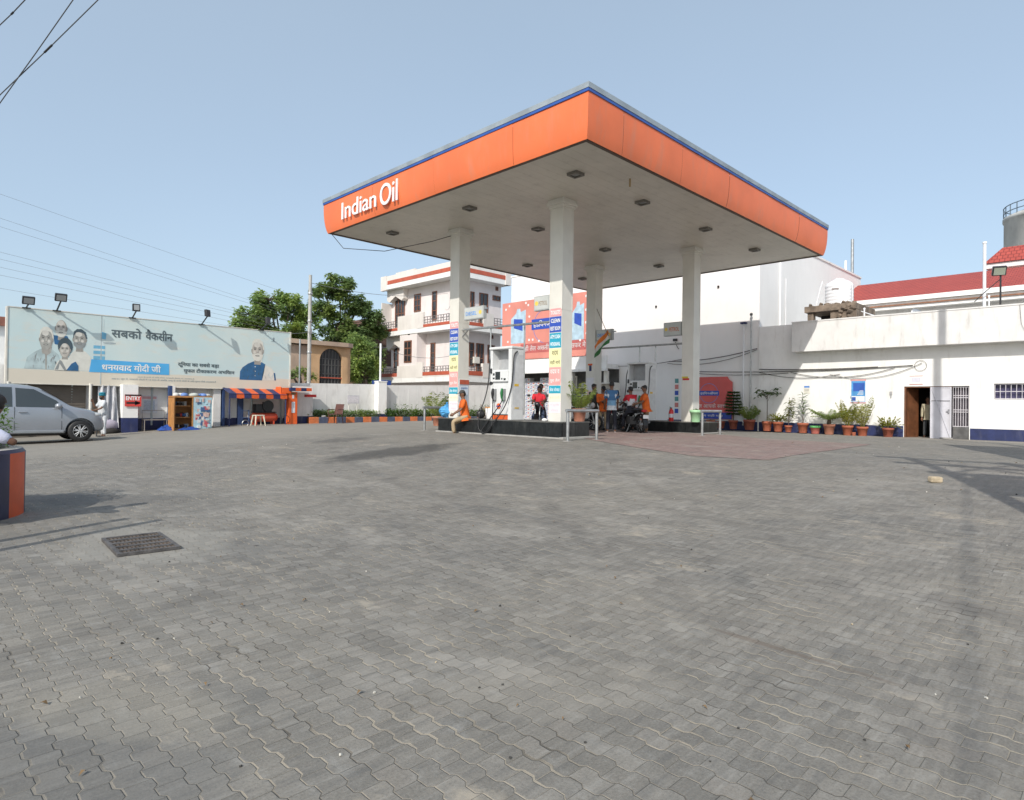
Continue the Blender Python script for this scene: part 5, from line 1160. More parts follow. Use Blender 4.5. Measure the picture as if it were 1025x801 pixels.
mb = MB(); mb.box(0, .66, 0, .025, .72, 1.14); mb.build('board', M('board_lilac', (.55,.55,.58), .5), t, .005)
mb = MB(); mb.box(.04, .62, -.004, -.001, .78, 1.08); mb.build('sheet', M('board_print', (.62,.60,.63), .6, .15, 20), t)
mb = MB(); mb.tube([(.1,.05,-.2),(.1,.05,1.1)], .018, 6); mb.tube([(.56,.05,-.2),(.56,.05,1.1)], .018, 6); mb.build('post', GREYW, t)
for (x, y) in [(15.1,27.5),(14.6,27.69)]:
    pass
mb = MB(); mb.ell((15.0,27.75,.64), .14, .09, .06, 10, 6); o = mb.build('stone', CONC); tag(o, 'pale stone lying on the orange kerb', 'stone')
CHB = M('brown_plastic', (.09,.035,.028), .4, .1)
t = thing('plastic_chair', 'dark brown plastic armchair standing alone before the kerb', 'chair', (15.15, 26.9, g(15.15,26.9)), R_(205))
mb = MB(); mb.box(-.24, .24, -.24, .24, .42, .45); mb.build('seat', CHB, t, .02)
mb = MB(); mb.prism([(-.24,.45),(-.20,.45),(-.34,.92),(-.38,.92)], 'y', -.23, .23); mb.xf(Matrix.Identity(4)); mb.build('backrest', CHB, t, .015)
for sx in (-1,1):
    for sy in (-1,1): mb = MB(); mb.tube([(sx*.2,sy*.21,.44),(sx*.25,sy*.25,0)], [.03,.022], 6); mb.build('leg', CHB, t)
for sy in (-1,1): mb = MB(); mb.tube([(-.26,sy*.26,.66),(.2,sy*.27,.66),(.24,sy*.25,.45)], .022, 6); mb.build('armrest', CHB, t)

# ------------------------------------------------------------------ buildings beyond the wall
t = thing('arched_building', 'small ochre building with rounded corner and dark arched window', 'building', (17, 32, .3)); OA = Vector(t.location)
OCH = M('ochre_wall', (.56,.36,.20), .8, .12, 1.2, dirt=.35, dirtcol=(.38,.27,.19)); OCH2 = M('stained_wall', (.44,.33,.25), .85, .15, 1., dirt=.5, dirtcol=(.24,.2,.17))
mb = MB(); arch = [(17.0,2.2),(17.0,3.62)] + [(17.7+.7*cos(R_(180-15*k)), 3.62+.7*sin(R_(180-15*k))) for k in range(1,12)] + [(18.4,3.62),(18.4,2.2)]
outer_top = 4.45
# wall around the arch in pieces
mb.box(16.5, 17.0, 32, 32.25, -.3, outer_top); mb.box(18.4, 18.62, 32, 32.25, -.3, outer_top); mb.box(17.0, 18.4, 32, 32.25, -.3, 2.2)
ap = arch[1:-1]
for i in range(len(ap)-1):
    (a, z), (b, z2) = ap[i], ap[i+1]; mb.prism([(a,z),(b,z2),(b,outer_top),(a,outer_top)], 'y', 32, 32.25)
for k in range(7):
    a0 = R_(-90+k*90/7); a1 = R_(-90+(k+1)*90/7); c = (18.62, 32.5)
    mb.add([(c[0]+.5*cos(a0), c[1]+.5*sin(a0), -.3),(c[0]+.5*cos(a1), c[1]+.5*sin(a1), -.3),(c[0]+.5*cos(a1), c[1]+.5*sin(a1), outer_top),(c[0]+.5*cos(a0), c[1]+.5*sin(a0), outer_top)], [(0,1,2,3)], 0, True)
mb.box(19.0, 19.12, 32.5, 37, -.3, outer_top)
mb.xf(Matrix.Translation(-OA)).build('wall', OCH, t)
mb = MB(); mb.box(13.9, 16.5, 32.05, 36, -.3, 4.4); mb.box(13.9, 16.45, 31.98, 32.049, 2.95, 3.05); mb.xf(Matrix.Translation(-OA)).build('side_wall', OCH2, t)
mb = MB(); mb.prism([(13.8,31.8),(18.6,31.7),(18.98,31.85),(19.2,32.3),(19.3,37),(13.8,37)], 'z', 4.45, 4.68); mb.xf(Matrix.Translation(-OA)).build('roof_slab', OCH2, t)
mb = MB(); mb.prism(arch, 'y', 32.14, 32.16); wn_ = mb.xf(Matrix.Translation(-OA)).build('window', M('window_dark', (.03,.032,.035), .4, .3, 3), t)
mb = MB()
for x in (17.2,17.4,17.6,17.8,18.0,18.2): mb.box(x-.02, x+.02, 32.1, 32.139, 2.2, 3.62+sqrt(max(0,.48-(x-17.7)**2)))
for z in (2.9,3.4,3.75): mb.box(17.02, 18.38, 32.1, 32.138, z-.02, z+.02)
mb.box(17.0,18.4,32.05,32.09,2.66,2.72,1); mb.xf(Matrix.Translation(-OA)).build('bars', [M('bars_grey', (.09,.09,.09), .5), BRICKRED], wn_)
t = thing('brick_building', 'dark bare brick building between the tree and the white house', 'building', (28, 43, .2)); OX = Vector(t.location)
mb = MB(); mb.box(26.9, 29.5, 43, 48, -.2, 7.8); mb.box(26.85, 29.6, 42.9, 48.1, 7.801, 7.95); mb.xf(Matrix.Translation(-OX)).build('wall', masonry('old_brick', (.17,.085,.06), (.13,.065,.05), (.16,.13,.11), .24, .08), t)
mb = MB(); mb.box(22.0, 22.7, 33.5, 34.6, 2.4, 2.75); o = mb.build('blue_sheet', M('sheet_blue', (.02,.065,.28), .4, .2, 5)); tag(o, 'blue sheet roof just visible above the wall by the house', 'roof sheet')
mb = MB(); mb.box(-.3, 3.3, 30, 36, -.3, 4.0, 0); mb.box(-2, 3.34, 29.8, 30.4, 4.0, 4.33, 1); mb.box(-.3, 3.3, 29.99, 29.999, 0, 1.8, 2); o = mb.build('plastered_house', [WHITE2, M('far_brick', (.25,.10,.07), .8, .2), DARK]); tag(o, 'whitish house edge with brick parapet left of the hoarding', 'building')

# ------------------------------------------------------------------ three storey house
t = thing('white_house', 'three storey white house with red bands, balconies and brown windows', 'house', (27, 32.4, .2)); OH = Vector(t.location)
def WP(name, mb, mat, parent=t, **k): return mb.xf(Matrix.Translation(-OH)).build(name, mat, parent, **k)
mb = MB(); mb.box(27.9, 31.95, 33.2, 41.2, -.2, 10.0); mb.box(27.05, 27.9, 36.75, 38.85, 2.9, 6.75); mb.box(27.9, 31.95, 33.3, 41.2, 10.0, 10.3); WP('wall', mb, PINKW)
for (zs, nm) in ((9.95,'roof_slab'),(6.38,'balcony_slab'),(2.85,'balcony_slab')):
    mb = MB(); mb.box(27.0, 32.1, 32.4, 41.3, zs, zs+.32)
    WP(nm, mb, WHITE)
mb = MB(); mb.box(27.0, 27.15, 32.4, 41.3, 10.271, 10.95); mb.box(27.15, 32.1, 32.4, 32.55, 10.271, 10.80); mb.box(26.99, 27.16, 37.0, 39.4, 10.3, 11.05)
mb.box(26.95, 27.2, 40.6, 41.35, 9.9, 10.98); mb.box(31.6, 32.15, 32.35, 32.6, 9.95, 11.0)
WP('parapet', mb, CREAM)
mb = MB(); mb.box(26.985, 26.999, 32.45, 40.5, 10.3, 10.58); mb.box(27.0, 31.6, 32.385, 32.399, 10.3, 10.6)
mb.box(26.985, 26.999, 32.45, 36.0, 6.72, 6.92); mb.box(26.985, 26.999, 39.1, 41.2, 6.72, 6.92); mb.box(27.03, 27.049, 36.8, 38.8, 6.9, 7.25); mb.box(27.0, 32.05, 32.385, 32.399, 6.72, 6.95)
mb.box(26.985, 26.999, 32.45, 36.1, 3.3, 3.55); mb.box(26.985, 26.999, 39.1, 41.2, 3.3, 3.55); mb.box(27.0, 31.8, 32.385, 32.399, 3.3, 3.6)
[WP('red_band', q, BRICKRED) for q in mb.split()]
mb = MB()
for zb in (6.70, 3.17):
    mb.box(27.0, 27.12, 36.0, 39.1, zb, zb+(1.05 if zb > 5 else .9)); mb.box(26.975, 27.14, 35.95, 36.7, zb-.01, zb+1.1); mb.box(27.0, 27.12, 32.4, 36.0, zb, zb+.24); mb.box(27.0, 27.12, 39.1, 41.3, zb, zb+.24)
    mb.box(27.12, 32.1, 32.4, 32.52, zb, zb+.24); mb.box(29.5, 30.5, 32.38, 32.6, zb, zb+1.0); mb.box(27.0, 27.9, 41.2, 41.3, zb, zb+2.3 if zb > 5 else zb+1.0)
[WP('balcony_wall', q, CREAM) for q in mb.split()]
RAIL = M('rail_dark', (.14,.13,.13), .5)
for zb in (6.94, 3.41):
    for (y0, y1) in ((32.5,35.95),(39.1,41.2)):
        mb = MB()
        for z in (.12,.30,.5): mb.box(27.04, 27.08, y0, y1, zb+z-.018, zb+z+.018)
        y = y0+.05
        while y < y1: mb.box(27.045, 27.075, y-.016, y+.016, zb, zb+.5); y += .3
        y = y0+.05
        while y < y1-.5: mb.tube([(27.06,y,zb+.12),(27.06,y+.3,zb+.48)], .012, 4); mb.tube([(27.06,y+.3,zb+.12),(27.06,y,zb+.48)], .012, 4); y += .6
        WP('railing', mb, RAIL)
    mb = MB()
    for z in (.12,.30,.5): mb.box(27.3, 31.9, 32.44, 32.48, zb+z-.018, zb+z+.018)
    x = 27.3
    while x < 31.9: mb.box(x-.016, x+.016, 32.445, 32.475, zb, zb+.5); x += .3
    WP('railing', mb, RAIL)
WFR = M('window_brown', (.20,.085,.05), .6, .2); WGL = GLASS('house_glass', (.035,.035,.04), .12)
def hwin(face, a0, a1, z0, z1, nx, nz):
    mb = MB(); gl = MB(); f = .07
    def bx(m_, a, b, c, d, o0, o1):
        if face == 'u': m_.box(27.9-o1, 27.9-o0, a, b, c, d)
        else: m_.box(a, b, 33.2-o1, 33.2-o0, c, d)
    bx(mb, a0, a0+f, z0, z1, .001, .06); bx(mb, a1-f, a1, z0, z1, .001, .06); bx(mb, a0+f, a1-f, z0, z0+f, .001, .06); bx(mb, a0+f, a1-f, z1-f, z1, .001, .06)
    for k in range(1, nx): x = a0+(a1-a0)*k/nx; bx(mb, x-.025, x+.025, z0+f, z1-f, .001, .05)
    for k in range(1, nz): z = z0+(z1-z0)*k/nz; bx(mb, a0+f, a1-f, z-.025, z+.025, .001, .048)
    w__ = WP('window', mb, WFR); bx(gl, a0+f, a1-f, z0+f, z1-f, .002, .02); WP('pane', gl, WGL, w__)
for q in [('u',39.45,40.7,7.0,9.34,3,2),('u',37.46,38.26,8.12,9.42,2,3),('u',35.56,36.09,7.3,9.38,1,3),('u',40.2,40.78,3.5,5.64,1,2),('u',35.67,36.2,3.5,5.69,1,3),
          ('v',28.96,29.32,7.9,9.21,1,2),('v',29.81,30.62,7.1,9.24,2,2),('v',31.09,31.86,8.86,9.23,2,1),('v',28.90,29.35,3.96,5.64,1,3),('v',29.57,30.28,3.5,5.64,2,2),('v',30.66,31.34,4.3,5.6,2,1),('v',31.38,31.62,9.6,9.88,1,1),('v',30.89,31.18,6.07,6.32,1,1)]: hwin(*q)
mb = MB(); 
for (a, b, z0, z1) in [(38.66,39.52,4.26,5.89)]:
    pass
mb.box(27.0, 27.049, 37.35, 38.25, 4.3, 5.9)
w__ = WP('window', mb, WFR); mb = MB()
for yy in (37.43, 37.85):
    for k in range(3): mb.box(26.99, 26.999, yy, yy+.33, 4.38+.5*k, 4.80+.5*k)
WP('pane', mb, WGL, w__)
mb = MB()
for (z0, z1) in ((8.85,10.0),(5.2,6.37)): 
    mb.prism([(39.05,z1),(41.2,z1),(41.2,z0+.35),(40.9,z0+.2),(40.1,z0+.6),(39.3,z0+.2),(39.05,z0+.35)], 'x', 27.45, 27.899)
[WP('arch_hood', q, CREAM) for q in mb.split()]
mb = MB(); mb.box(27.04, 27.049, 37.6, 37.85, 6.3, 6.6); WP('vent', mb, DARK)
mb = MB(); mb.box(29.25,29.75,33.0,33.2,4.2,4.65); WP('air_conditioner', mb, GREYW)

# ------------------------------------------------------------------ trees behind the wall
def tree(label, loc, H_, lobes, mat, n, L_=.22, W_=.07):
    t = thing('leafy_tree', label, 'tree', loc); tr = MB()
    tr.tube(smooth_path([(0,0,-.3),(.05,.0,H_*.2),(-.1,.1,H_*.42),(.05,.0,H_*.62)], 4), [.24-.012*k for k in range(13)], 8)
    f = MB()
    for (x, y, z, r) in lobes:
        c = Vector((x,y,z)); b = Vector((0,0,H_*random.uniform(.25,.5)))
        tr.tube(smooth_path([b, b.lerp(c,.5)+Vector((0,0,.25)), c], 4), [.10-.009*k for k in range(9)], 5)
        sub = int(9+10*r)
        for q in range(sub):
            d = rdir(-.75,1); cc = c+Vector((d.x*r, d.y*r, d.z*r*.85))*random.uniform(.55,1.0)
            tr.tube([c, (c+cc)/2+Vector((0,0,.05)), cc], [.03,.02,.008], 4)
            rr = random.uniform(.22,.42)*min(1,r+.3)
            for k in range(int(n*rr*rr*9)):
                dd = rdir(-1,1); leaf_at(f, cc+dd*rr*random.random()**.5, dd*.3+rdir(-1,.5), L_*random.uniform(.7,1.3), W_*random.uniform(.7,1.3))
    f.build('crown', mat, t, recalc=False); tr.build('trunk', BARK, t)
    return t
tree('lighter green open crowned tree behind the right end of the hoarding', (18.0,38.8,.2), 8.2,
     [(-2.0,.2,6.5,.85),(-1.0,-.2,7.5,.95),(-.3,.3,6.9,1.0),(.4,-.2,7.6,.65),(.9,.2,7.0,.95),(1.7,0,6.4,1.0),(-1.4,.5,5.6,1.0),(.2,-.4,5.6,1.1),(1.5,.5,5.3,1.0),(-2.4,.3,5.8,.6),(-.4,0,4.6,1.1),(1.6,0,4.4,1.1)], GRN1, 62, .24, .08)
tree('big dense dark green tree behind the arched building', (23.2,40.5,.2), 10.4,
     [(-1.3,.2,9.0,1.0),(-.3,-.1,9.6,.9),(-1.6,0,7.6,1.1),(.4,.1,8.4,1.2),(1.4,.2,8.0,1.0),(2.3,-.1,7.3,.9),(1.7,.2,6.4,1.2),(-.6,-.2,6.6,1.3),(.7,-.2,5.7,1.3),(2.0,-.2,5.2,1.2),(1.0,-.4,4.4,1.3),(-1.1,-.2,5.2,1.3),(2.3,0,4.0,1.1),(2.9,.1,6.4,.7),(-1.8,0,4.2,1.1),(.2,0,3.4,1.2),(1.8,0,3.2,1.1)], GRN2, 66, .26, .09)
tree('leafy mid green tree growing right of the arched window below the big tree', (22.4,36.2,.2), 6.2, [(-.6,0,5.2,.75),(.1,.2,4.7,.8),(-.5,-.2,4.1,.9),(.3,0,3.6,.8),(-.9,.1,3.3,.8),(.0,-.2,2.8,.8)], GRN1, 40, .2, .06)
tree('small shrub beside the electric pole behind the wall', (15.3,30.6,.2), 2.9, [(-.6,0,2.5,.35),(-.1,.1,2.75,.3),(.5,0,2.45,.3)], GRN1, 36, .16, .05)
t = thing('electric_pole', 'slim grey concrete electric pole before the ochre building', 'pole', (15.36, 30, .2))
mb = MB(); mb.tube([(0,0,-.3),(0,0,7.6)], [.11,.08], 10); mb.build('pole', M('pole_concrete', (.40,.40,.38), .8, .1), t)
mb = MB()
for z in (2.0,3.6,5.2,6.6): mb.lathe([(.115,z),(.12,z+.02),(.12,z+.08),(.115,z+.1)], (0,0,0), 10)
mb.box(-.06,.06,-.16,-.1,4.6,4.85); mb.build('clamp', STEEL, t)
mb = MB(); mb.tube([(0,0,-.2),(0,0,4.3)], .04, 8); o = mb.build('steel_post', GALV); o.location = (14.95, 30.2, .2); tag(o, 'thin steel post just left of the electric pole', 'pole')

# ------------------------------------------------------------------ overhead wires
def wire(a, b, sg, r, lab, grp):
    o0 = Vector(a); mb = MB(); mb.tube([p-o0 for p in sag(a, b, sg, 16)], r, 4); o = mb.build('overhead_wire', M('wire_grey', (.20,.21,.22), .6)); o.location = o0; tag(o, lab, 'wire', grp)
for (z0, z1) in ((10.98,8.1),(9.85,6.9),(9.45,6.75),(8.26,6.2),(7.93,6.1),(7.55,5.9),(7.18,5.7),(6.56,5.5)):
    wire((-14,38,z0+(z0-z1)*17.8/14.3+.1), (18.2,38,z1), .12, .006, 'thin faint overhead wire sloping down behind the hoarding', 'faint wires beyond the hoarding')
wire((15.4,30,7.4),(27.6,34,9.0), .4, .012, 'thin wire from the electric pole to the white house', None)
wire((15.4,30,4.9),(12.9,28.4,4.5), .05, .01, 'short pale wire from the pole to the hoarding', None)
wire((27.9,34.6,8.0),(13.6,15.9,7.0), .9, .01, 'thin wire hanging from under the canopy to the house', None)
for (a, b, sg) in [((18.47,41.1,5.9),(27.9,38.6,5.5),.3),((18.6,28.3,4.2),(28.5,33.1,5.0),.5)]: wire(a, b, sg, .012, 'dark wire slung across the front of the white house', 'wires at the house')
TW = [((.12387,1.28409,.59339),(.15132,1.25616,.63356)),((.12549,1.28372,.48233),(.23319,1.17423,.63504)),((.12568,1.28367,.46964),(.20515,1.20229,.63453))]
TL = ['overhead wire in the top left corner of the sky, highest','overhead wire with a joint crossing the top left of the sky','overhead wire crossing behind the jointed one at top left']
for (a, b), lab in zip(TW, TL):
    a = Vector(a)*9; b = Vector(b)*9*.97; a.z += 1.3; b.z += 1.3; d = b-a
    t = thing('overhead_wire', lab, 'wire', a); mb = MB(); mb.tube([d*-2.2+Vector((0,0,.12)), d*-1+Vector((0,0,.03)), d*0, d*.5-Vector((0,0,.01)), d, d*2+Vector((0,0,.05)), d*3.4+Vector((0,0,.2))], .0075, 5); mb.build('wire', M('wire_dark', (.07,.075,.08), .6), t)
    if lab != TL[2]: mb = MB(); mb.tube([d*.46-Vector((0,0,.01)), d*.54-Vector((0,0,.01))], .014, 6); mb.build('joint', BLACKP, t)
# ------------------------------------------------------------------ silver people carrier
def baked(o, name, mat, parent=None):
    "apply the modifiers of a helper object and keep the plain mesh"
    bpy.context.view_layer.update(); dg = bpy.context.evaluated_depsgraph_get()
    me = bpy.data.meshes.new_from_object(o.evaluated_get(dg)); bpy.data.objects.remove(o)
    me.materials.clear()
    for m in (mat if isinstance(mat, (list, tuple)) else [mat]): me.materials.append(m)
    me.set_sharp_from_angle(angle=R_(38))
    n = bpy.data.objects.new(name, me); COL.objects.link(n)
    if parent: n.parent = parent
    return n
def parked_car():
    t = thing('parked_car', 'silver grey people carrier parked before the hoarding', 'car', (2.72, 23.88, .02))
    PAINT = M('silver_paint', (.31,.335,.375), .3, .03, 2, metal=.35, spec=.6, coat=.6, dirt=.12, dirtcol=(.3,.28,.25))
    GL = GLASS('car_glass', (.04,.05,.055), .04)
    # x, z bottom, z belt, half width belt, z top, half width top
    ST = [(-2.27,.55,.98,.70,1.10,.62),(-2.22,.36,1.0,.80,1.40,.62),(-2.05,.28,1.02,.85,1.60,.63),(-1.6,.25,1.03,.875,1.68,.64),(-.9,.24,1.03,.88,1.705,.65),(0,.24,1.02,.88,1.70,.65),(.35,.24,1.02,.88,1.67,.64),(.62,.24,1.015,.88,1.60,.62),
          (1.0,.24,1.01,.875,1.36,.66),(1.34,.25,1.0,.87,1.10,.74),(1.5,.26,.97,.865,1.035,.76),(1.9,.28,.88,.845,.955,.70),(2.14,.30,.76,.78,.84,.60),(2.24,.34,.60,.70,.68,.52),(2.27,.40,.50,.60,.54,.45)]
    vs = []; ns = 0
    for (x, zb, zl, hb, zt, ht) in ST:
        half = [(hb*.86,zb),(hb*.975,zb+.07),(hb*1.0,zb+.2*(zl-zb)+.05),(hb*1.012,zb+.55*(zl-zb)),(hb*1.0,zl-.08),(hb*.985,zl),(hb+(ht-hb)*.5,zl+(zt-zl)*.55),(ht,zt-.06*min(1,(zt-zl)/.5)),(ht*.8,zt),(ht*.3,zt+.025)]
        row = [(x,-y,z) for y,z in half] + [(x,y,z) for y,z in reversed(half)]
        ns = len(row); vs += row
    fs = []
    for i in range(len(ST)-1):
        for k in range(ns): k2 = (k+1) % ns; fs.append((i*ns+k, i*ns+k2, (i+1)*ns+k2, (i+1)*ns+k))
    fs += [tuple(reversed(range(ns))), tuple(range((len(ST)-1)*ns, len(ST)*ns))]
    mb = MB(); mb.add(vs, fs, 0, True); body = mb.build('body', PAINT)
    WX = (1.60, -1.16); cutters = []
    for wx in WX:
        for sy in (-1, 1):
            c = MB(); c.cyl((wx, sy*.62-.35 if sy < 0 else sy*.62-.05, .33), .385, .42, 32, 0, 'y'); co = c.build('cutter', PAINT); cutters.append(co)
            b = body.modifiers.new('arch', 'BOOLEAN'); b.object = co; b.operation = 'DIFFERENCE'; b.solver = 'EXACT'
    body2 = baked(body, 'body', [PAINT, BLACKP], t)
    for c in cutters: bpy.data.objects.remove(c)
    def side(x, z):
        for a, b in zip(ST, ST[1:]):
            if a[0] <= x <= b[0]:
                f = (x-a[0])/(b[0]-a[0]); zb, zl, hb, zt, ht = [a[i]+(b[i]-a[i])*f for i in range(1,6)]
                break
        if z <= zl: return hb*1.0
        zm = zl+(zt-zl)*.55; hm = hb+(ht-hb)*.5; ze = zt-.06*min(1,(zt-zl)/.5)
        if z <= zm: return hb*.985+(hm-hb*.985)*(z-zl)/(zm-zl)
        return hm+(ht-hm)*min(1,(z-zm)/(ze-zm))
    def pane(poly, lift=.008):
        m_ = MB()
        for s_ in (-1, 1):
            n = 8; pts = []
            top = poly
            # polygon as lower edge and upper edge with matching counts
            lo, hi = poly
            for k in range(n+1):
                f = k/n
                def at(e):
                    q = f*(len(e)-1); i = min(int(q), len(e)-2); g_ = q-i; return (e[i][0]+(e[i+1][0]-e[i][0])*g_, e[i][1]+(e[i+1][1]-e[i][1])*g_)
                a, b = at(lo), at(hi)
                for j in range(6): x, z = a[0]+(b[0]-a[0])*j/5, a[1]+(b[1]-a[1])*j/5; pts.append((x, s_*(side(x,z)+lift), z))
            m_.add(pts, [(k*6+j, k*6+j+1, (k+1)*6+j+1, (k+1)*6+j) for k in range(n) for j in range(5)], 0, True)
        return m_
    for nm, lo, hi in [('door_window', [(.02,1.05),(1.16,1.03)], [(.02,1.60),(.46,1.57),(1.0,1.24)]), ('door_window', [(-.92,1.06),(-.06,1.05)], [(-.92,1.62),(-.06,1.615)]), ('rear_window', [(-2.0,1.08),(-1.02,1.06)], [(-1.92,1.53),(-1.02,1.60)])]:
        [q.build(nm, GL, t, recalc=False) for q in pane((lo, hi)).split()]
    mb = MB()
    vs = []
    for k in range(9):
        f = -1+2*k/8
        vs += [(.70-.04*f*f, f*.55, 1.585), (1.02-.05*f*f, f*.60, 1.375), (1.38-.06*f*f, f*.68, 1.10)]
    mb.add([(x+.02, y, z+.012) for x, y, z in vs], [(k*3+j, k*3+j+1, k*3+j+4, k*3+j+3) for k in range(8) for j in range(2)], 0, True); mb.build('windscreen', GL, t, recalc=False)
    # door seams, handle, sill, mirror, lamps, bumper details
    mb = MB()
    for x in (-.98, -.01, 1.12):
        for s_ in (-1, 1):
            for j in range(10):
                z0, z1 = .36+.068*j, .36+.068*(j+1); mb.add([(x-.006, s_*(side(x,z0)*1.008+.002), z0),(x+.006, s_*(side(x,z0)*1.008+.002), z0),(x+.006, s_*(side(x,z1)*1.008+.002), z1),(x-.006, s_*(side(x,z1)*1.008+.002), z1)], [(0,1,2,3)])
    mb.build('door_seam', BLACKP, t)
    for s_ in (-1, 1):
        for x in (.18, -.78): mb = MB(); mb.box(x-.1, x+.1, s_*.885, s_*.92, .88, .915); mb.build('door_handle', PAINT, t, .01)
        mb = MB(); mb.box(-.75, 1.18, s_*.86, s_*.905, .27, .36); mb.build('side_skirt', M('skirt_silver', (.30,.32,.34), .4, .05, metal=.4), t, .02)
        mb = MB(); mb.ell((1.02, s_*1.0, 1.08), .10, .11, .085, 12, 8); mb.box(.98,1.04,s_*.86,s_*.95,1.03,1.06); mb.build('wing_mirror', PAINT, t)
        mb = MB(); mb.ell((2.0, s_*.66, .80), .2, .16, .085, 14, 8); mb.build('headlight', GLASS('headlamp', (.45,.47,.48), .08), t)
        mb = MB(); mb.ell((2.2, s_*.58, .42), .06, .08, .05, 10, 6); mb.build('fog_lamp', GLASS('headlamp', (.45,.47,.48), .08), t)
    mb = MB(); mb.box(2.235, 2.29, -.42, .42, .44, .58); mb.box(2.22, 2.26, -.38, .38, .60, .68); mb.build('grille', BLACKP, t, .015)
    TYRE = RUBBER; RIM = M('alloy', (.46,.47,.48), .35, .06, metal=.25)
    for wx in WX:
        for s_ in (-1, 1):
            mb = MB(); pf = [(.20,-.1),(.30,-.105),(.325,-.08),(.33,0),(.325,.08),(.30,.105),(.20,.1),(.20,-.1)]
            mb.lathe(pf, (wx, s_*.785, .315), 32, 0, 'y'); w_ = mb.build('wheel', TYRE, t)
            mb = MB(); yo = s_*.865
            mb.lathe([(.19,-.02),(.215,0),(.19,.02),(.19,-.02)], (wx, yo, .315), 28, 0, 'y')
            for k in range(12):
                a = 2*pi*k/12+(.09 if k % 2 else -.09); d = Vector((cos(a),0,sin(a))); mb.tube([Vector((wx,yo+.006*s_,.315))+d*.03, Vector((wx,yo-.012*s_,.315))+d*.2], [.018,.014], 5)
            mb.cyl((wx, yo-.015, .315), .05, .03, 14, 0, 'y'); mb.build('rim', RIM, w_)
            mb = MB(); mb.cyl((wx, s_*.80-.01, .315), .19, .02, 24, 0, 'y'); mb.build('brake_disc', DARK, w_)
    mb = MB(); mb.box(-2.0, 2.0, -.7, .7, .2, .28); mb.build('underside', DARK, t)
    mb = MB(); mb.tube([(2.05,-.8,.34),(2.02,-.84,.16)], .02, 6); mb.build('mud_flap', RUBBER, t)
    return t
parked_car()

# ------------------------------------------------------------------ people
def skinned(pts, edges, rad, root, sub=1):
    me = bpy.data.meshes.new('sk'); me.from_pydata(pts, edges, []); o = bpy.data.objects.new('sk', me); COL.objects.link(o)
    o.modifiers.new('skin', 'SKIN'); o.modifiers.new('sub', 'SUBSURF').levels = sub
    for i, r in enumerate(rad):
        d = me.skin_vertices[0].data[i]; d.radius = r if isinstance(r, tuple) else (r, r); d.use_root = (i == root)
    bpy.context.view_layer.update(); dg = bpy.context.evaluated_depsgraph_get(); m2 = bpy.data.meshes.new_from_object(o.evaluated_get(dg))
    mb = MB(); mb.add([v.co.copy() for v in m2.vertices], [tuple(p.vertices) for p in m2.polygons], 0, True)
    bpy.data.objects.remove(o); bpy.data.meshes.remove(me); bpy.data.meshes.remove(m2)
    return mb
def dirv(p, out=0., inward=0.):
    "p: degrees forward from straight down; out: sideways"
    return Vector((sin(R_(p))*cos(R_(inward)), out + sin(R_(p))*sin(R_(inward)), -cos(R_(p)))).normalized()
def hand_mb(w, f, palm_n, curl=25, s=1.):
    "palm and five bent fingers; w wrist, f pointing direction, palm_n out of the palm"
    f = f.normalized(); n = (palm_n - f*palm_n.dot(f)).normalized(); side = f.cross(n); mb = MB()
    mb.tube([w-f*.015*s, w+f*.03*s, w+f*.075*s, w+f*.092*s], [.027*s,.036*s,.04*s,.03*s], 8)
    for k, (L_, o_) in enumerate(((.068,-.030),(.078,-.010),(.073,.011),(.058,.030))):
        b = w+f*.085*s+side*o_*s; pts = [b]; a = 0; p = b
        for j in range(3):
            a += curl; d = f*cos(R_(a))+n*sin(R_(a)); p = p+d*L_*s*(.42,.33,.25)[j]; pts.append(p)
        mb.tube(pts, [.0098*s,.0092*s,.0085*s,.006*s], 6)
    b = w+f*.03*s-side*.032*s; p1 = b+(f*.6-side*.7+n*.25).normalized()*.035*s; p2 = p1+(f*.9-side*.25+n*.35).normalized()*.03*s
    mb.tube([w+f*.02*s-side*.02*s, b, p1, p2], [.014*s,.014*s,.011*s,.008*s], 6)
    return mb
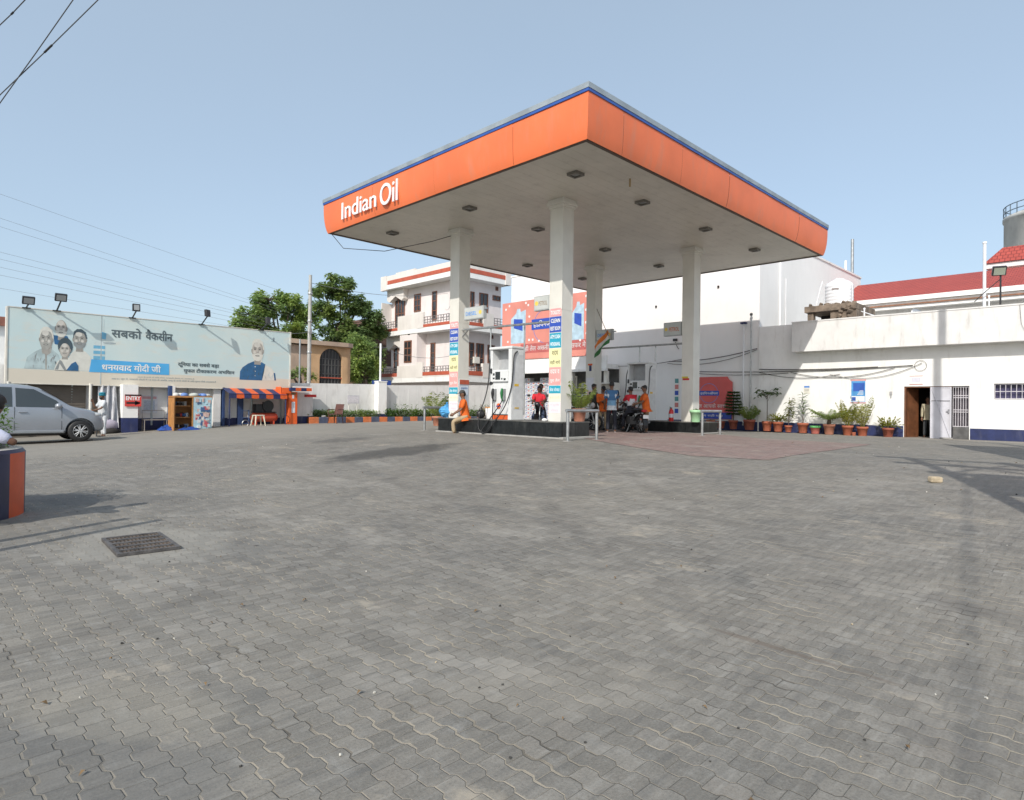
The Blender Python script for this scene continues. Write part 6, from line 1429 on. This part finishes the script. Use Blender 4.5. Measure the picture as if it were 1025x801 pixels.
def person(label, loc, heading, H_=1.68, hip=None, lean=0., legs=((0,.06,0),(0,.06,0)), arms=((5,.14,12,0),(5,.14,12,0)), look=(0,0), shirt=None, pants=None, skin=None, hair='short', sleeve='short', shoe=None, cap=None, shirt2=None, moustache=False, stripes=None, long_shirt=False, group=None, twist=0, collar=False):
    s = H_/1.68; t = thing('person', label, 'person', loc, R_(heading), group)
    skin = skin or SKIN; z0 = (hip if hip is not None else .90*s)
    L = dict(th=.42*s, sh=.40*s, ua=.29*s, fa=.25*s)
    up = Vector((sin(R_(lean)), 0, cos(R_(lean)))); pel = Vector((0,0,z0)); lat = Vector((sin(R_(twist)), cos(R_(twist)), 0))
    sp = pel+up*.17*s; ch = pel+up*.36*s; nb = pel+up*.50*s; up2 = Vector((sin(R_(lean*.45)),0,cos(R_(lean*.45)))); nk = nb+up2*.06*s; hd = nb+up2*.155*s; ht = nb+up2*.25*s
    V_ = [pel, sp, ch, nb, nk, hd, ht]; E_ = [(0,1),(1,2),(2,3),(3,4),(4,5),(5,6)]; RD = [.095*s,.10*s,.105*s,.065*s,.052*s,.078*s,.05*s]
    legp = []; armp = []
    for i, sd in enumerate((1, -1)):
        p, o_, kb = legs[i]; h = pel+Vector((0, sd*.085*s, -.05*s)); k = h+dirv(p, sd*o_)*L['th']; a = k+dirv(p-kb, sd*o_*.3)*L['sh']; toe = a+Vector((.14*s, sd*.02, -.045*s)) if abs(p-kb) < 50 else a+Vector((.1*s,0,-.1*s))
        heel = a+Vector((-.02*s,0,-.05*s)); legp.append((h,k,a,toe,heel)); n = len(V_); V_ += [h,k,a,toe]; E_ += [(0,n),(n,n+1),(n+1,n+2),(n+2,n+3)]; RD += [.068*s,.046*s,.036*s,.016*s]
        p, o_, eb, inn = arms[i]; sh = nb-up*.05*s+lat*sd*.175*s; el = sh+dirv(p, sd*o_)*L['ua']; wr = el+dirv(p+eb, sd*o_*.3, -sd*inn)*L['fa']
        armp.append((sh,el,wr,sd)); n = len(V_); V_ += [sh,el,wr]; E_ += [(3 if False else 2,n),(n,n+1),(n+1,n+2)]; RD += [.046*s,.038*s,.028*s]
    body = skinned(V_, E_, RD, 0)
    # face: nose, ears, hands belong to the body mesh
    yaw_, pt = R_(look[0]), R_(look[1]); HM = Matrix.Translation(hd) @ Matrix.Rotation(yaw_, 4, 'Z') @ Matrix.Rotation(pt, 4, 'Y')
    hb = MB(); hb.ell((.005,0,.03*s), .092*s, .074*s, .112*s, 18, 14); hb.ell((.095*s,0,.01*s), .02*s, .014*s, .024*s, 8, 6)
    hb.ell((.06*s,0,-.055*s), .035*s,.04*s,.03*s, 10, 6)
    for sd in (-1,1): hb.ell((-.005,sd*.076*s,.015*s), .018*s,.01*s,.03*s, 8, 6)
    body.join(hb, HM)
    for (sh,el,wr,sd) in armp:
        body.join(hand_mb(wr, (wr-el), Vector((.3,-sd*1.,0.1)), 24, s))
    body.build('body', skin, t, recalc=False)
    eb_ = MB()
    for sd in (-1,1): eb_.ell((.082*s,sd*.032*s,.035*s), .011*s,.014*s,.008*s, 8, 5); eb_.box(.085*s,.094*s,sd*.032*s-.018*s,sd*.032*s+.018*s,.055*s,.061*s)
    eb_.box(.088*s,.094*s,-.022*s,.022*s,-.036*s,-.03*s)
    if moustache: eb_.ell((.093*s,0,-.018*s), .012*s,.034*s,.009*s, 8, 5)
    eb_.xf(HM); eb_.build('facial_features', HAIR, t)
    hm_ = MB()
    if cap is not None:
        hm_.ell((0,0,.075*s), .104*s,.088*s,.085*s, 18, 8, 0, 0, 90); hm_.box(.06*s,.19*s,-.06*s,.06*s,.078*s,.088*s); hm_.xf(HM); hm_.build('cap', cap, t, recalc=False)
        h2 = MB(); h2.ell((-.025*s,0,.02*s), .082*s,.08*s,.09*s, 16, 8); h2.xf(HM); h2.build('hair', HAIR, t)
    elif hair == 'turban':
        hm_.ell((-.01,0,.085*s), .118*s,.102*s,.088*s, 18, 10)
        for k in range(5): hm_.tube([(.112*s*cos(a)-.01, .098*s*sin(a), (.05+.025*k+.012*sin(a*2+k))*s) for a in [2*pi*q/20 for q in range(21)]], .014*s*(1-.1*k), 5)
        hm_.xf(HM); hm_.build('turban', M('turquoise_cloth', (.02,.22,.30), .8, .15, 8), t)
        b = MB(); b.ell((.045*s,0,-.055*s), .06*s,.06*s,.06*s, 12, 8); b.xf(HM); b.build('beard', HAIR, t)
    else:
        hm_.ell((-.018*s,0,.062*s), .098*s,.084*s,.098*s, 18, 10, 0, -12, 90); hm_.ell((-.035*s,0,.03*s), .064*s,.072*s,.066*s, 14, 8); hm_.ell((.045*s,0,.125*s), .05*s,.06*s,.025*s, 10, 6)
        hm_.xf(HM); hm_.build('hair', HAIR, t, recalc=False)
    # shirt
    low = pel-up*(.06 if not long_shirt else .22)*s
    SV = [pel, sp, ch, nb+up*.005, low]; SE = [(0,1),(1,2),(2,3),(0,4)]; SR = [.158*s,.15*s,.158*s,.078*s,(.13 if not long_shirt else .15)*s]
    for (sh,el,wr,sd) in armp:
        end = sh.lerp(el, .86) if sleeve == 'short' else el.lerp(wr, .88); n = len(SV); SV += [sh]; SE += [(2,n)]; SR += [.078*s]
        if sleeve == 'long': SV += [el, end]; SE += [(n,n+1),(n+1,n+2)]; SR += [.056*s,.044*s]
        else: SV += [end]; SE += [(n,n+1)]; SR += [.062*s]
    sb = skinned(SV, SE, SR, 0)
    if stripes:   # bands of the shirt by height along the spine
        for i, f in enumerate(sb.f):
            c = sum((Vector(sb.v[k]) for k in f), Vector())/len(f); h = (c-pel).dot(up)/s; m_ = 0
            for (lim, mi) in stripes[1]:
                if h < lim: m_ = mi; break
            sb.m[i] = m_
    sb.build('shirt', stripes[0] if stripes else shirt, t, recalc=False)
    if collar:
        c = MB(); c.lathe([(.068*s,0),(.075*s,.02*s),(.062*s,.045*s)], tuple(nb+Vector((0,0,.0))), 14); c.build('collar', stripes[0][0] if stripes else shirt, t)
    PV = [pel, pel+up*.04*s]; PE = [(0,1)]; PR = [.135*s,.13*s]
    for (h,k,a,toe,heel) in legp:
        n = len(PV); PV += [h,k,k.lerp(a,.93)]; PE += [(0,n),(n,n+1),(n+1,n+2)]; PR += [.098*s,.072*s,.062*s]
    skinned(PV, PE, PR, 0).build('trousers', pants, t, recalc=False)
    for (h,k,a,toe,heel) in legp:
        d = (toe-heel).normalized(); m_ = MB(); m_.tube([heel-d*.03*s, heel+d*.03*s, heel.lerp(toe,.6), toe+d*.05*s, toe+d*.09*s], [.034*s,.05*s,.048*s,.044*s,.026*s], 10); m_.build('shoe', shoe or BLACKP, t)
    return t
OSH = cloth('orange', (.66,.125,.015)); KHA = cloth('khaki', (.38,.29,.18)); NVP = cloth('dark_navy', (.02,.022,.032)); RDS = cloth('red', (.55,.02,.035))
def gz(u, v): return g(u, v)

# seated attendant on the kerb island
person('attendant in orange shirt and cap sitting sideways on the black kerb island', (12.98,15.05,gz(12.98,15.05)), 150, 1.68, .55, 8, legs=((72,.02,78),(60,.08,72)), arms=((22,.1,38,22),(18,.1,42,20)), look=(5,18), shirt=OSH, pants=KHA, cap=cloth('cap_grey', (.05,.05,.05)), sleeve='short', moustache=True)
person('young rider in red shirt astride a motorbike behind the front island', (16.6,15.2,gz(16.6,15.2)), 215, 1.66, .80, 6, legs=((55,.22,62),(55,.22,62)), arms=((48,.12,28,8),(48,.12,28,8)), look=(0,18), shirt=RDS, pants=cloth('jeans', (.05,.07,.12)), collar=True)
person('pillion passenger in pale shirt behind the red shirted rider', (16.96,15.46,gz(16.96,15.46)), 215, 1.72, .86, 4, legs=((60,.24,70),(60,.24,70)), arms=((25,.1,50,15),(25,.1,50,15)), look=(-8,4), shirt=cloth('pale', (.55,.54,.52)), pants=NVP)
person('man in dark grey T-shirt standing sideways by the white scooter', (18.75,14.45,gz(18.5,14.55)), 275, 1.70, None, 2, legs=((4,.05,4),(-4,.06,6)), arms=((8,.1,20,10),(2,.1,15,5)), look=(0,12), shirt=cloth('charcoal', (.055,.06,.062)), pants=NVP)
person('bearded attendant in orange shirt and khaki trousers counting notes beside the rear column', (18.75,14.0,gz(18.75,14.0)), 222, 1.62, None, 3, legs=((3,.06,4),(0,.06,3)), arms=((22,.12,75,40),(22,.12,75,40)), look=(10,24), shirt=OSH, pants=KHA, cap=cloth('cap_black', (.012,.012,.014)), sleeve='long', moustache=True)
STB = [cloth('shirt_white', (.62,.64,.66)), cloth('shirt_blue', (.06,.16,.32)), cloth('shirt_skyblue', (.20,.38,.56))]
person('man seen from behind in blue and white banded shirt and black trousers', (17.9,13.0,gz(17.9,13.0)), 42, 1.74, None, 0, legs=((2,.07,3),(-2,.07,2)), arms=((10,.14,22,5),(8,.14,20,5)), look=(0,10), pants=NVP, stripes=(STB, [(.02,0),(.16,2),(.30,1),(.37,0),(.9,1)]), sleeve='short', shoe=M('sandal', (.35,.33,.32), .6))
person('rider in red, white and black shirt sitting on the black motorbike', (18.55,12.62,gz(18.55,12.62)), 62, 1.64, .82, 8, legs=((50,.2,62),(50,.2,62)), arms=((40,.1,35,8),(40,.1,35,8)), look=(12,8), pants=NVP, stripes=([cloth('shirt_white', (.62,.64,.66)), RDS, NVP], [(.10,2),(.30,0),(.9,1)]))
person('attendant in orange shirt facing left at the rear dispenser', (18.75,12.15,gz(18.75,12.15)), 140, 1.62, None, 6, legs=((4,.06,6),(-2,.06,4)), arms=((30,.1,45,20),(26,.1,40,15)), look=(0,15), shirt=OSH, pants=cloth('khaki_dark', (.22,.13,.07)), sleeve='short')
person('man in cream shirt standing in the dark doorway', (28.75,5.86,.24), 190, 1.56, None, 0, arms=((2,.10,6,0),(2,.10,6,0)), look=(0,4), shirt=cloth('cream', (.42,.38,.27)), pants=cloth('grey_trousers', (.06,.065,.07)), sleeve='long', moustache=True)
person('man in white kurta and turquoise turban standing by the car bonnet on the phone', (5.55,25.9,g(5.55,25.9)), 195, 1.52, None, 8, legs=((6,.06,8),(0,.06,4)), arms=((30,.1,40,25),(35,.12,122,20)), look=(0,6), shirt=cloth('kurta', (.58,.60,.62)), pants=cloth('kurta', (.58,.60,.62)), hair='turban', long_shirt=True, sleeve='short', moustache=True)
person('bystander in pale lilac shirt at the round planter, hand raised to his face', (.63, 8.25, .02), 168, 1.70, .54, -17, legs=((82,.1,82),(80,.14,82)), arms=((-60,.2,180,6),(40,.12,40,14)), look=(10,6), shirt=cloth('lilac', (.52,.54,.66)), pants=NVP)

# ------------------------------------------------------------------ motorbikes
def motorbike(label, loc, heading, body, scooter=False):
    t = thing('scooter' if scooter else 'motorbike', label, 'scooter' if scooter else 'motorbike', loc, R_(heading))
    for x, r in ((.63,.29),(-.62,.29)):
        mb = MB(); mb.lathe([(r-.06,-.04),(r-.015,-.045),(r,0),(r-.015,.045),(r-.06,.04),(r-.06,-.04)], (x,0,r), 28, 0, 'y'); w_ = mb.build('wheel', RUBBER, t)
        mb = MB(); mb.lathe([(r-.06,-.03),(r-.05,0),(r-.06,.03)], (x,0,r), 28, 0, 'y'); mb.cyl((x,-.05,r), .06, .1, 12, 0, 'y')
        for k in range(10): a = 2*pi*k/10; mb.tube([(x,0,r),(x+(r-.06)*cos(a),0,r+(r-.06)*sin(a))], .008, 4)
        mb.build('rim', STEEL, w_)
    P_ = M('bike_'+body[0], body[1], .3, .1, 4, coat=.4)
    mb = MB(); mb.tube(smooth_path([(.5,0,.98),(.35,0,.75),(.05,0,.45),(-.3,0,.42),(-.6,0,.3)],3), .025, 8); mb.tube([(.3,0,.78),(-.3,0,.68),(-.75,0,.74)], .022, 8); mb.tube([(-.1,0,.66),(-.3,0,.42)], .02, 6); mb.build('frame', BLACKP, t)
    mb = MB(); mb.box(-.12,.22,-.12,.12,.28,.56); mb.lathe([(.10,0),(.12,.04),(.12,.14),(.1,.2)], (.1,-.1,.4), 14, 0, 'y'); mb.tube([(.2,-.1,.4),(.0,-.17,.26),(-.6,-.19,.34),(-.85,-.19,.38)], [.02,.025,.045,.045], 8); mb.build('engine', M('engine_grey', (.12,.12,.12), .45, .2, metal=.5), t, .015)
    mb = MB(); mb.ell((.2,0,.80), .30,.15,.14, 16, 10); mb.build('fuel_tank', P_, t)
    mb = MB(); mb.ell((-.35,0,.79), .42,.14,.07, 16, 8); mb.build('seat', BLACKP, t)
    mb = MB()
    for sy in (-.08,.08): mb.tube([(.46,sy,.92),(.63,sy,.29)], .022, 8)
    mb.build('fork', STEEL, t)
    mb = MB(); mb.tube([(.30,-.36,1.03),(.42,-.2,1.06),(.46,0,1.0),(.42,.2,1.06),(.30,.36,1.03)], .016, 6); mb.tube([(.30,-.36,1.03),(.22,-.38,1.02)], .022, 6); mb.tube([(.30,.36,1.03),(.22,.38,1.02)], .022, 6); mb.build('handlebar', BLACKP, t)
    for sy in (-1,1): mb = MB(); mb.tube([(.42,sy*.2,1.06),(.40,sy*.32,1.22)], .007, 5); mb.ell((.4,sy*.33,1.25), .02,.065,.045, 10, 6); mb.build('mirror', BLACKP, t)
    mb = MB(); mb.ell((.56,0,.92), .09,.11,.11, 14, 8); mb.build('headlamp', P_, t); 
    def fender(x0, r, a0, a1, w_):
        m_ = MB(); n = 10
        for k in range(n):
            a, b = R_(a0+(a1-a0)*k/n), R_(a0+(a1-a0)*(k+1)/n)
            m_.add([(x0+r*cos(a),-w_,.29+r*sin(a)),(x0+r*cos(b),-w_,.29+r*sin(b)),(x0+r*1.04*cos(b),0,.29+r*1.04*sin(b)),(x0+r*1.04*cos(a),0,.29+r*1.04*sin(a)),(x0+r*cos(b),w_,.29+r*sin(b)),(x0+r*cos(a),w_,.29+r*sin(a))], [(0,1,2,3),(3,2,4,5)], 0, True)
        return m_
    fender(.63,.33,10,165,.07).build('front_fender', P_, t, recalc=False); fender(-.62,.36,25,200,.08).build('rear_fender', BLACKP if not scooter else P_, t, recalc=False)
    mb = MB(); mb.box(-.98,-.96,-.1,.1,.50,.62); mb.build('number_plate', WHITEP, t)
    mb = MB(); mb.box(-.90,-.80,-.08,.08,.72,.80); mb.build('tail_lamp', REDP, t, .015)
    if scooter:
        mb = MB(); mb.add([(.42,-.2,.35),(.42,.2,.35),(.55,.22,.85),(.55,-.22,.85),(.52,-.12,1.02),(.52,.12,1.02)], [(0,1,2,3),(3,2,5,4)]); mb.ell((-.45,0,.55), .42,.2,.2, 16, 10); mb.build('bodywork', P_, t)
    mb = MB(); mb.tube([(-.05,.12,.3),(-.15,.3,.01)], .014, 5); mb.build('side_stand', STEEL, t)
    return t
motorbike('black motorbike carrying the red shirted rider and his passenger', (16.62,15.22,g(16.6,15.2)), 215, ('black', (.02,.02,.024)))
motorbike('white scooter parked behind the guard rail beside the man in dark grey', (18.2,14.75,g(18.2,14.75)), 300, ('white', (.55,.56,.57)), True)
motorbike('black motorbike with white number plate seen from behind at the rear dispenser', (18.6,12.62,g(18.6,12.62)), 62, ('black', (.02,.02,.024)))
motorbike('dark motorbike with red tank between the orange attendant and the man in blue and white', (18.95,13.6,g(18.9,13.6)), 80, ('darkred', (.22,.02,.02)))

# ------------------------------------------------------------------ round planter, grate, stones and small things
t = thing('round_planter', 'round planter painted navy with an orange stripe at the left edge', 'planter', (.2,9.3,0))
mb = MB(); n = 96; vs = []; fs = []
prof = [(1.0,-.1),(1.0,.70),(.97,.74),(.86,.745),(.84,.70),(.84,.5)]
for (r, h) in prof:
    for k in range(n): a = 2*pi*k/n; vs.append((r*cos(a), r*sin(a), h))
mb.v = [tuple(v) for v in vs]
for i in range(len(prof)-1):
    for k in range(n):
        k2 = (k+1) % n; ang = (k+.5)*360/n; mi = 0
        if i < 1: mi = 1 if ((ang+38) % 60) < 24 else 0
        if i >= 2: mi = 2
        mb.f.append([i*n+k, i*n+k2, (i+1)*n+k2, (i+1)*n+k]); mb.m.append(mi); mb.sm.append(i < 1)
mb.build('ring_wall', [M('planter_navy', (.016,.022,.06), .45, .2, 4, dirt=.3, dirtcol=(.10,.10,.12)), M('planter_orange', (.55,.08,.02), .5, .1, 4, dirt=.25, dirtcol=(.3,.1,.06)), CONC], t)
mb = MB(); mb.lathe([(.845,.6),(.4,.66),(0,.68)], (0,0,0), 32); mb.build('soil', SOIL, t)
mb = MB()
for (x, y) in [(.45,-.1),(.1,.2),(-.3,-.2),(.5,.35),(-.2,.4)]: leaves(mb, (x,y,1.0), .42,.42,.36, 900, .085, .011)
mb.build('foliage', GRNH, t, recalc=False)
t = thing('stool', 'low dark stool under the bystander at the round planter', 'stool', (.60,8.22,.02))
mb = MB(); mb.cyl((0,0,.36), .14, .05, 20); mb.build('seat', BLACKP, t)
for k in range(4): a = pi/4+k*pi/2; mb = MB(); mb.tube([(.10*cos(a),.10*sin(a),.36),(.11*cos(a),.11*sin(a),-.02)], .018, 6); mb.build('leg', STEEL, t)
t = thing('drain_grate', 'rusty iron drain grate let into the paving at lower left', 'drain grate', (1.66,6.36,.0), R_(-4))
mb = MB(); a, b = .24, .40
for (x0,x1,y0,y1) in [(-a,a,-b,-b+.03),(-a,a,b-.03,b),(-a,-a+.03,-b+.03,b-.03),(a-.03,a,-b+.03,b-.03)]: mb.box(x0,x1,y0,y1,.0,.028)
for k in range(1,5): y = -b+2*b*k/5; mb.box(-a+.03,a-.03,y-.022,y+.022,.0,.026)
mb.build('frame', M('rusty_iron', (.085,.08,.078), .7, .35, 8, bump=.3), t)
mb = MB()
for k in range(14): x = -a+.04+(2*a-.08)*k/13; mb.box(x-.009,x+.009,-b+.03,b-.03,.004,.018)
mb.build('bars', M('dark_iron', (.10,.075,.055), .6, .3, 8), t)
mb = MB(); mb.box(-a,a,-b,b,-.02,.003); mb.build('dark_pit', DARK, t)
mb = MB(); mb.obox((0,0,.042), (.165,.09,.08), (.05,.03,R_(-42))); o = mb.build('loose_brick', M('pale_brick', (.44,.36,.25), .85, .2, 8, bump=.5), None, .02); o.location = (10.05,1.96,g(10,2)); tag(o, 'single pale broken brick lying on the paving at right', 'brick')
def extinguisher(label, loc, s=1.):
    t = thing('fire_extinguisher', label, 'fire extinguisher', loc)
    mb = MB(); mb.lathe([(.085*s,0),(.09*s,.02),(.09*s,.36*s),(.07*s,.43*s),(.03*s,.46*s),(.03*s,.5*s)], (0,0,0), 18); mb.build('cylinder', REDP, t)
    mb = MB(); mb.tube([(-.02,0,.5*s),(-.1,0,.54*s)], .014, 6); mb.tube([(0,0,.5*s),(.02,.06,.5*s),(.03,.12*s,.3*s),(.02,.11*s,.1*s)], .012, 6); mb.box(-.04,.03,-.02,.02,.48*s,.52*s); mb.build('valve', BLACKP, t)
    mb = MB(); mb.lathe([(.0915*s,.14*s),(.0915*s,.28*s)], (0,0,0), 18); mb.build('sticker', M('ext_label', (.55,.58,.62), .5), t)
extinguisher('large red fire extinguisher half hidden behind the front column', (13.75,12.02,.862), 1.1)
extinguisher('small red fire extinguisher at the foot of the right column', (20.15,12.0,.79), .95)
mb = MB(); N = 14; pr = []
for i in range(N+1):
    z = i/N; pr.append((.24*(sin(pi*min(1,z*1.05+.08))**.6)*(1-.35*z)+.02, z*.52))
mb.lathe(pr, (0,0,0), 18)
mb.v = [(x*(1+.2*sin(9*z+5*x))+random.uniform(-.025,.025), y*(1+.2*sin(11*z+7*x))+random.uniform(-.025,.025), z*.95+random.uniform(-.02,.02)) for x, y, z in mb.v]; mb.sm = [False]*len(mb.sm)
o = mb.build('plastic_bag', M('bag_lightblue', (.08,.32,.60), .35, .25, 7)); o.location = (13.24,16.27,.86); tag(o, 'crumpled light blue plastic bag at the left end of the front island', 'bag')
t = thing('bucket', 'white plastic bucket with orange rim beside the front dispenser', 'bucket', (13.5,14.42,.862))
mb = MB(); mb.lathe([(.15,0),(.155,.01),(.18,.36),(.17,.36),(.15,.03),(0,.03)], (0,0,0), 20); mb.build('pail', WHITEP, t); mb = MB(); mb.lathe([(.182,.33),(.192,.34),(.192,.37),(.172,.37),(.182,.33)], (0,0,0), 20); mb.build('rim', M('rim_orange', (.6,.3,.12), .5), t)
t = thing('rubble_pile', 'pile of pale broken stones and dry sticks behind the seated attendant', 'rubble', (13.9,14.75,.862)); mb = MB()
for k in range(90):
    r = random.random()**.6*.34; a = random.uniform(0,2*pi); z = max(.04,(.50-1.2*r)*random.random()); mb.obox((r*cos(a)*.7, r*sin(a)*1.1, z), (.06+.1*random.random(),.05+.08*random.random(),.04+.06*random.random()), (random.random()*3,random.random()*3,random.random()*3), random.randint(0,1))
for k in range(26): p = Vector((random.uniform(-.2,.2),random.uniform(-.3,.3),.25)); mb.tube([p, p+rdir(-.1,.7)*.35], .008, 4, 1)
mb.build('stones', [M('rubble_pale', (.46,.42,.36), .9, .2, 8), M('rubble_brown', (.28,.22,.16), .9, .2, 8)], t)
mb = MB(); mb.ell((0,0,.14), .16,.12,.14, 14, 8); mb.tube([(-.08,0,.26),(0,0,.36),(.08,0,.26)], .014, 6); o = mb.build('shoulder_bag', BLACKP); o.location = (13.35,14.72,.862); tag(o, 'black bag lying on the island just behind the seated attendant', 'bag')
mb = MB(); mb.ell((0,0,.03), .09,.07,.05, 10, 6); o = mb.build('white_stone', WHITEP); o.location = (13.05,11.75,.865); tag(o, 'white lump at the edge of the front island under the column', 'stone')
# flag on a slanted stick
t = thing('flag', 'drooping orange, white and green flag hung from the rear column', 'flag', (20.25,15.3,4.3))
mb = MB(); mb.tube([(.0,.18,.9),(-.2,-.55,-.25)], .012, 6); mb.build('stick', M('stick_brown', (.15,.10,.07), .6), t)
mb = MB(); N, Mn = 12, 10; vs = []
for j in range(N+1):
    for i in range(Mn+1):
        a = i/Mn; b = j/N
        p = Vector((-.16,-.50,.02)).lerp(Vector((-.12,.22,-.60)), a); q = Vector((-.06+.09*sin(6*a+3*b), -.24+.16*b, -.55))
        vs.append(p+q*b*(1-.35*a)+Vector((.04*sin(8*a-4*b),0,-.12*a*b)))
mb.add(vs, [(j*(Mn+1)+i, j*(Mn+1)+i+1, (j+1)*(Mn+1)+i+1, (j+1)*(Mn+1)+i) for j in range(N) for i in range(Mn)], 0, True)
for j in range(N):
    for i in range(Mn): mb.m[j*Mn+i] = 0 if j < 4 else (1 if j < 8 else 2)
mb.build('cloth', [cloth('saffron', (.66,.18,.03)), cloth('flag_white', (.58,.57,.54)), cloth('flag_green', (.05,.18,.06))], t, recalc=False)
t = thing('display_cabinet', 'glass fronted cabinet in the shade behind the orange attendant', 'cabinet', (26.4,19.0,.22))
mb = MB(); mb.box(0,.5,0,.06,0,2.3); mb.box(0,.5,1.5,1.56,0,2.3); mb.box(0,.5,.06,1.5,2.24,2.3); mb.box(0,.5,.06,1.5,0,.7); mb.box(.46,.5,.06,1.5,.7,2.24)
for z in (1.2,1.7): mb.box(.02,.46,.06,1.5,z,z+.03)
mb.build('frame', GREYW, t)
mb = MB()
for z in (.7,1.23,1.73):
    for k in range(8): mb.box(.15,.35,.12+.17*k,.12+.17*k+.1,z,z+.2+.1*random.random(),k % 3)
mb.build('bottles', [M('goods_white', (.5,.5,.48), .6), M('goods_red', (.35,.03,.03), .6), M('goods_grey', (.3,.33,.36), .6)], t)
# unseen posts, poles and boards made up to throw the shadows left and right
t = thing('shadow_posts', 'two slim unseen posts added to cast shadows, standing left of the drain grate', 'shadow post', (-.95,6.2,0))  # added out of view for the two long shadow bands at left
for (x, y, h_) in ((.09,.0,2.6),(-.09,.34,2.55)): mb = MB(); mb.tube([(x,y,-.1),(x,y,h_)], .06, 8); mb.build('post', STEEL, t)
t = thing('shadow_frame', 'unseen double pole added to cast shadows, with box transformer standing right of the camera', 'pole', (4.4,-1.8,.0))  # invented structure, shaped for the ground shadow at right
for yy in (-.75,.75): mb = MB(); mb.tube([(0,yy,-.3),(0,yy,8.6)], [.13,.10], 8); mb.build('pole', STEEL, t)
for (z, w_) in ((8.3,1.3),(7.3,1.2),(6.2,1.0)): mb = MB(); mb.box(-.07,.07,-w_,w_,z,z+.14); mb.build('crossarm', STEEL, t)
mb = MB(); mb.tube([(0,-.75,6.3),(0,.75,8.2)], .04, 6); mb.tube([(0,.75,6.3),(0,-.75,8.2)], .04, 6); mb.build('brace', STEEL, t)
mb = MB(); mb.box(-.4,.4,-.5,.5,5.0,6.19); mb.build('caster', GALV, t, .05)
mb = MB()
for k in range(1): q = sag((0,-.07,8.35),(-13,-2.35,8.2),.1,14); mb.tube([p+Vector((.0,.04*k,.0)) for p in q], .016, 5)
o = mb.build('shadow_cable', CAB); o.location = (4.4,-1.8,0); tag(o, 'unseen cable added for its shadow, strung over the forecourt from the transformer structure', 'cable')  # added cable, placed for the faint shadow strip on the paving
t = thing('shadow_mast', 'tall unseen mast added for its shadow outside the right edge near the white building', 'mast', (19.4,1.55,.35))  # invented mast, placed so its shadow climbs the white wall
mb = MB(); mb.tube([(0,0,-.3),(0,0,13.6)], [.17,.11], 10); mb.build('pole', STEEL, t)
mb = MB(); mb.box(-.2,.2,-.8,.8,13.5,13.7); mb.build('shadow_bar', STEEL, t)
t = thing('shadow_board', 'unseen double post board added for its shadow outside the right edge of the forecourt', 'sign', (14.2,.35,.35))  # invented board, placed for the dark shadow wedge on the ground
for yy in (-.7,.7): mb = MB(); mb.box(-.08,.08,yy-.08,yy+.08,-.3,5.1); mb.build('post', STEEL, t)
mb = MB(); mb.box(-.1,.1,-.62,.62,1.6,5.0); mb.build('board', ORANGEP, t)

# scattered grit and dry leaves on the forecourt
mb = MB()
for k in range(260):
    r = 1.2+18*random.random()**1.7; a = yaw+random.uniform(-.75,.75); u_, v_ = r*cos(a), r*sin(a); s_ = random.uniform(.003,.0075)*(1+.05*r); z = g(u_, v_)
    if k % 3: mb.obox((u_, v_, z+s_*.5), (s_*1.6, s_*1.2, s_), (random.random(), random.random(), random.random()*3), random.choice((0,0,1,2)))
    else: leaf_at(mb, (u_, v_, z+.006), (random.uniform(-1,1), random.uniform(-1,1), .15), s_*5, s_*1.2, 3)
struct(mb.build('litter', [M('grit_dark', (.05,.048,.045), .9, .2, 20), M('grit_tan', (.34,.28,.19), .9, .2, 20), M('grit_pale', (.5,.48,.43), .9, .2, 20), M('dry_leaf', (.16,.10,.045), .8, .3, 20)], recalc=False), 'stuff')
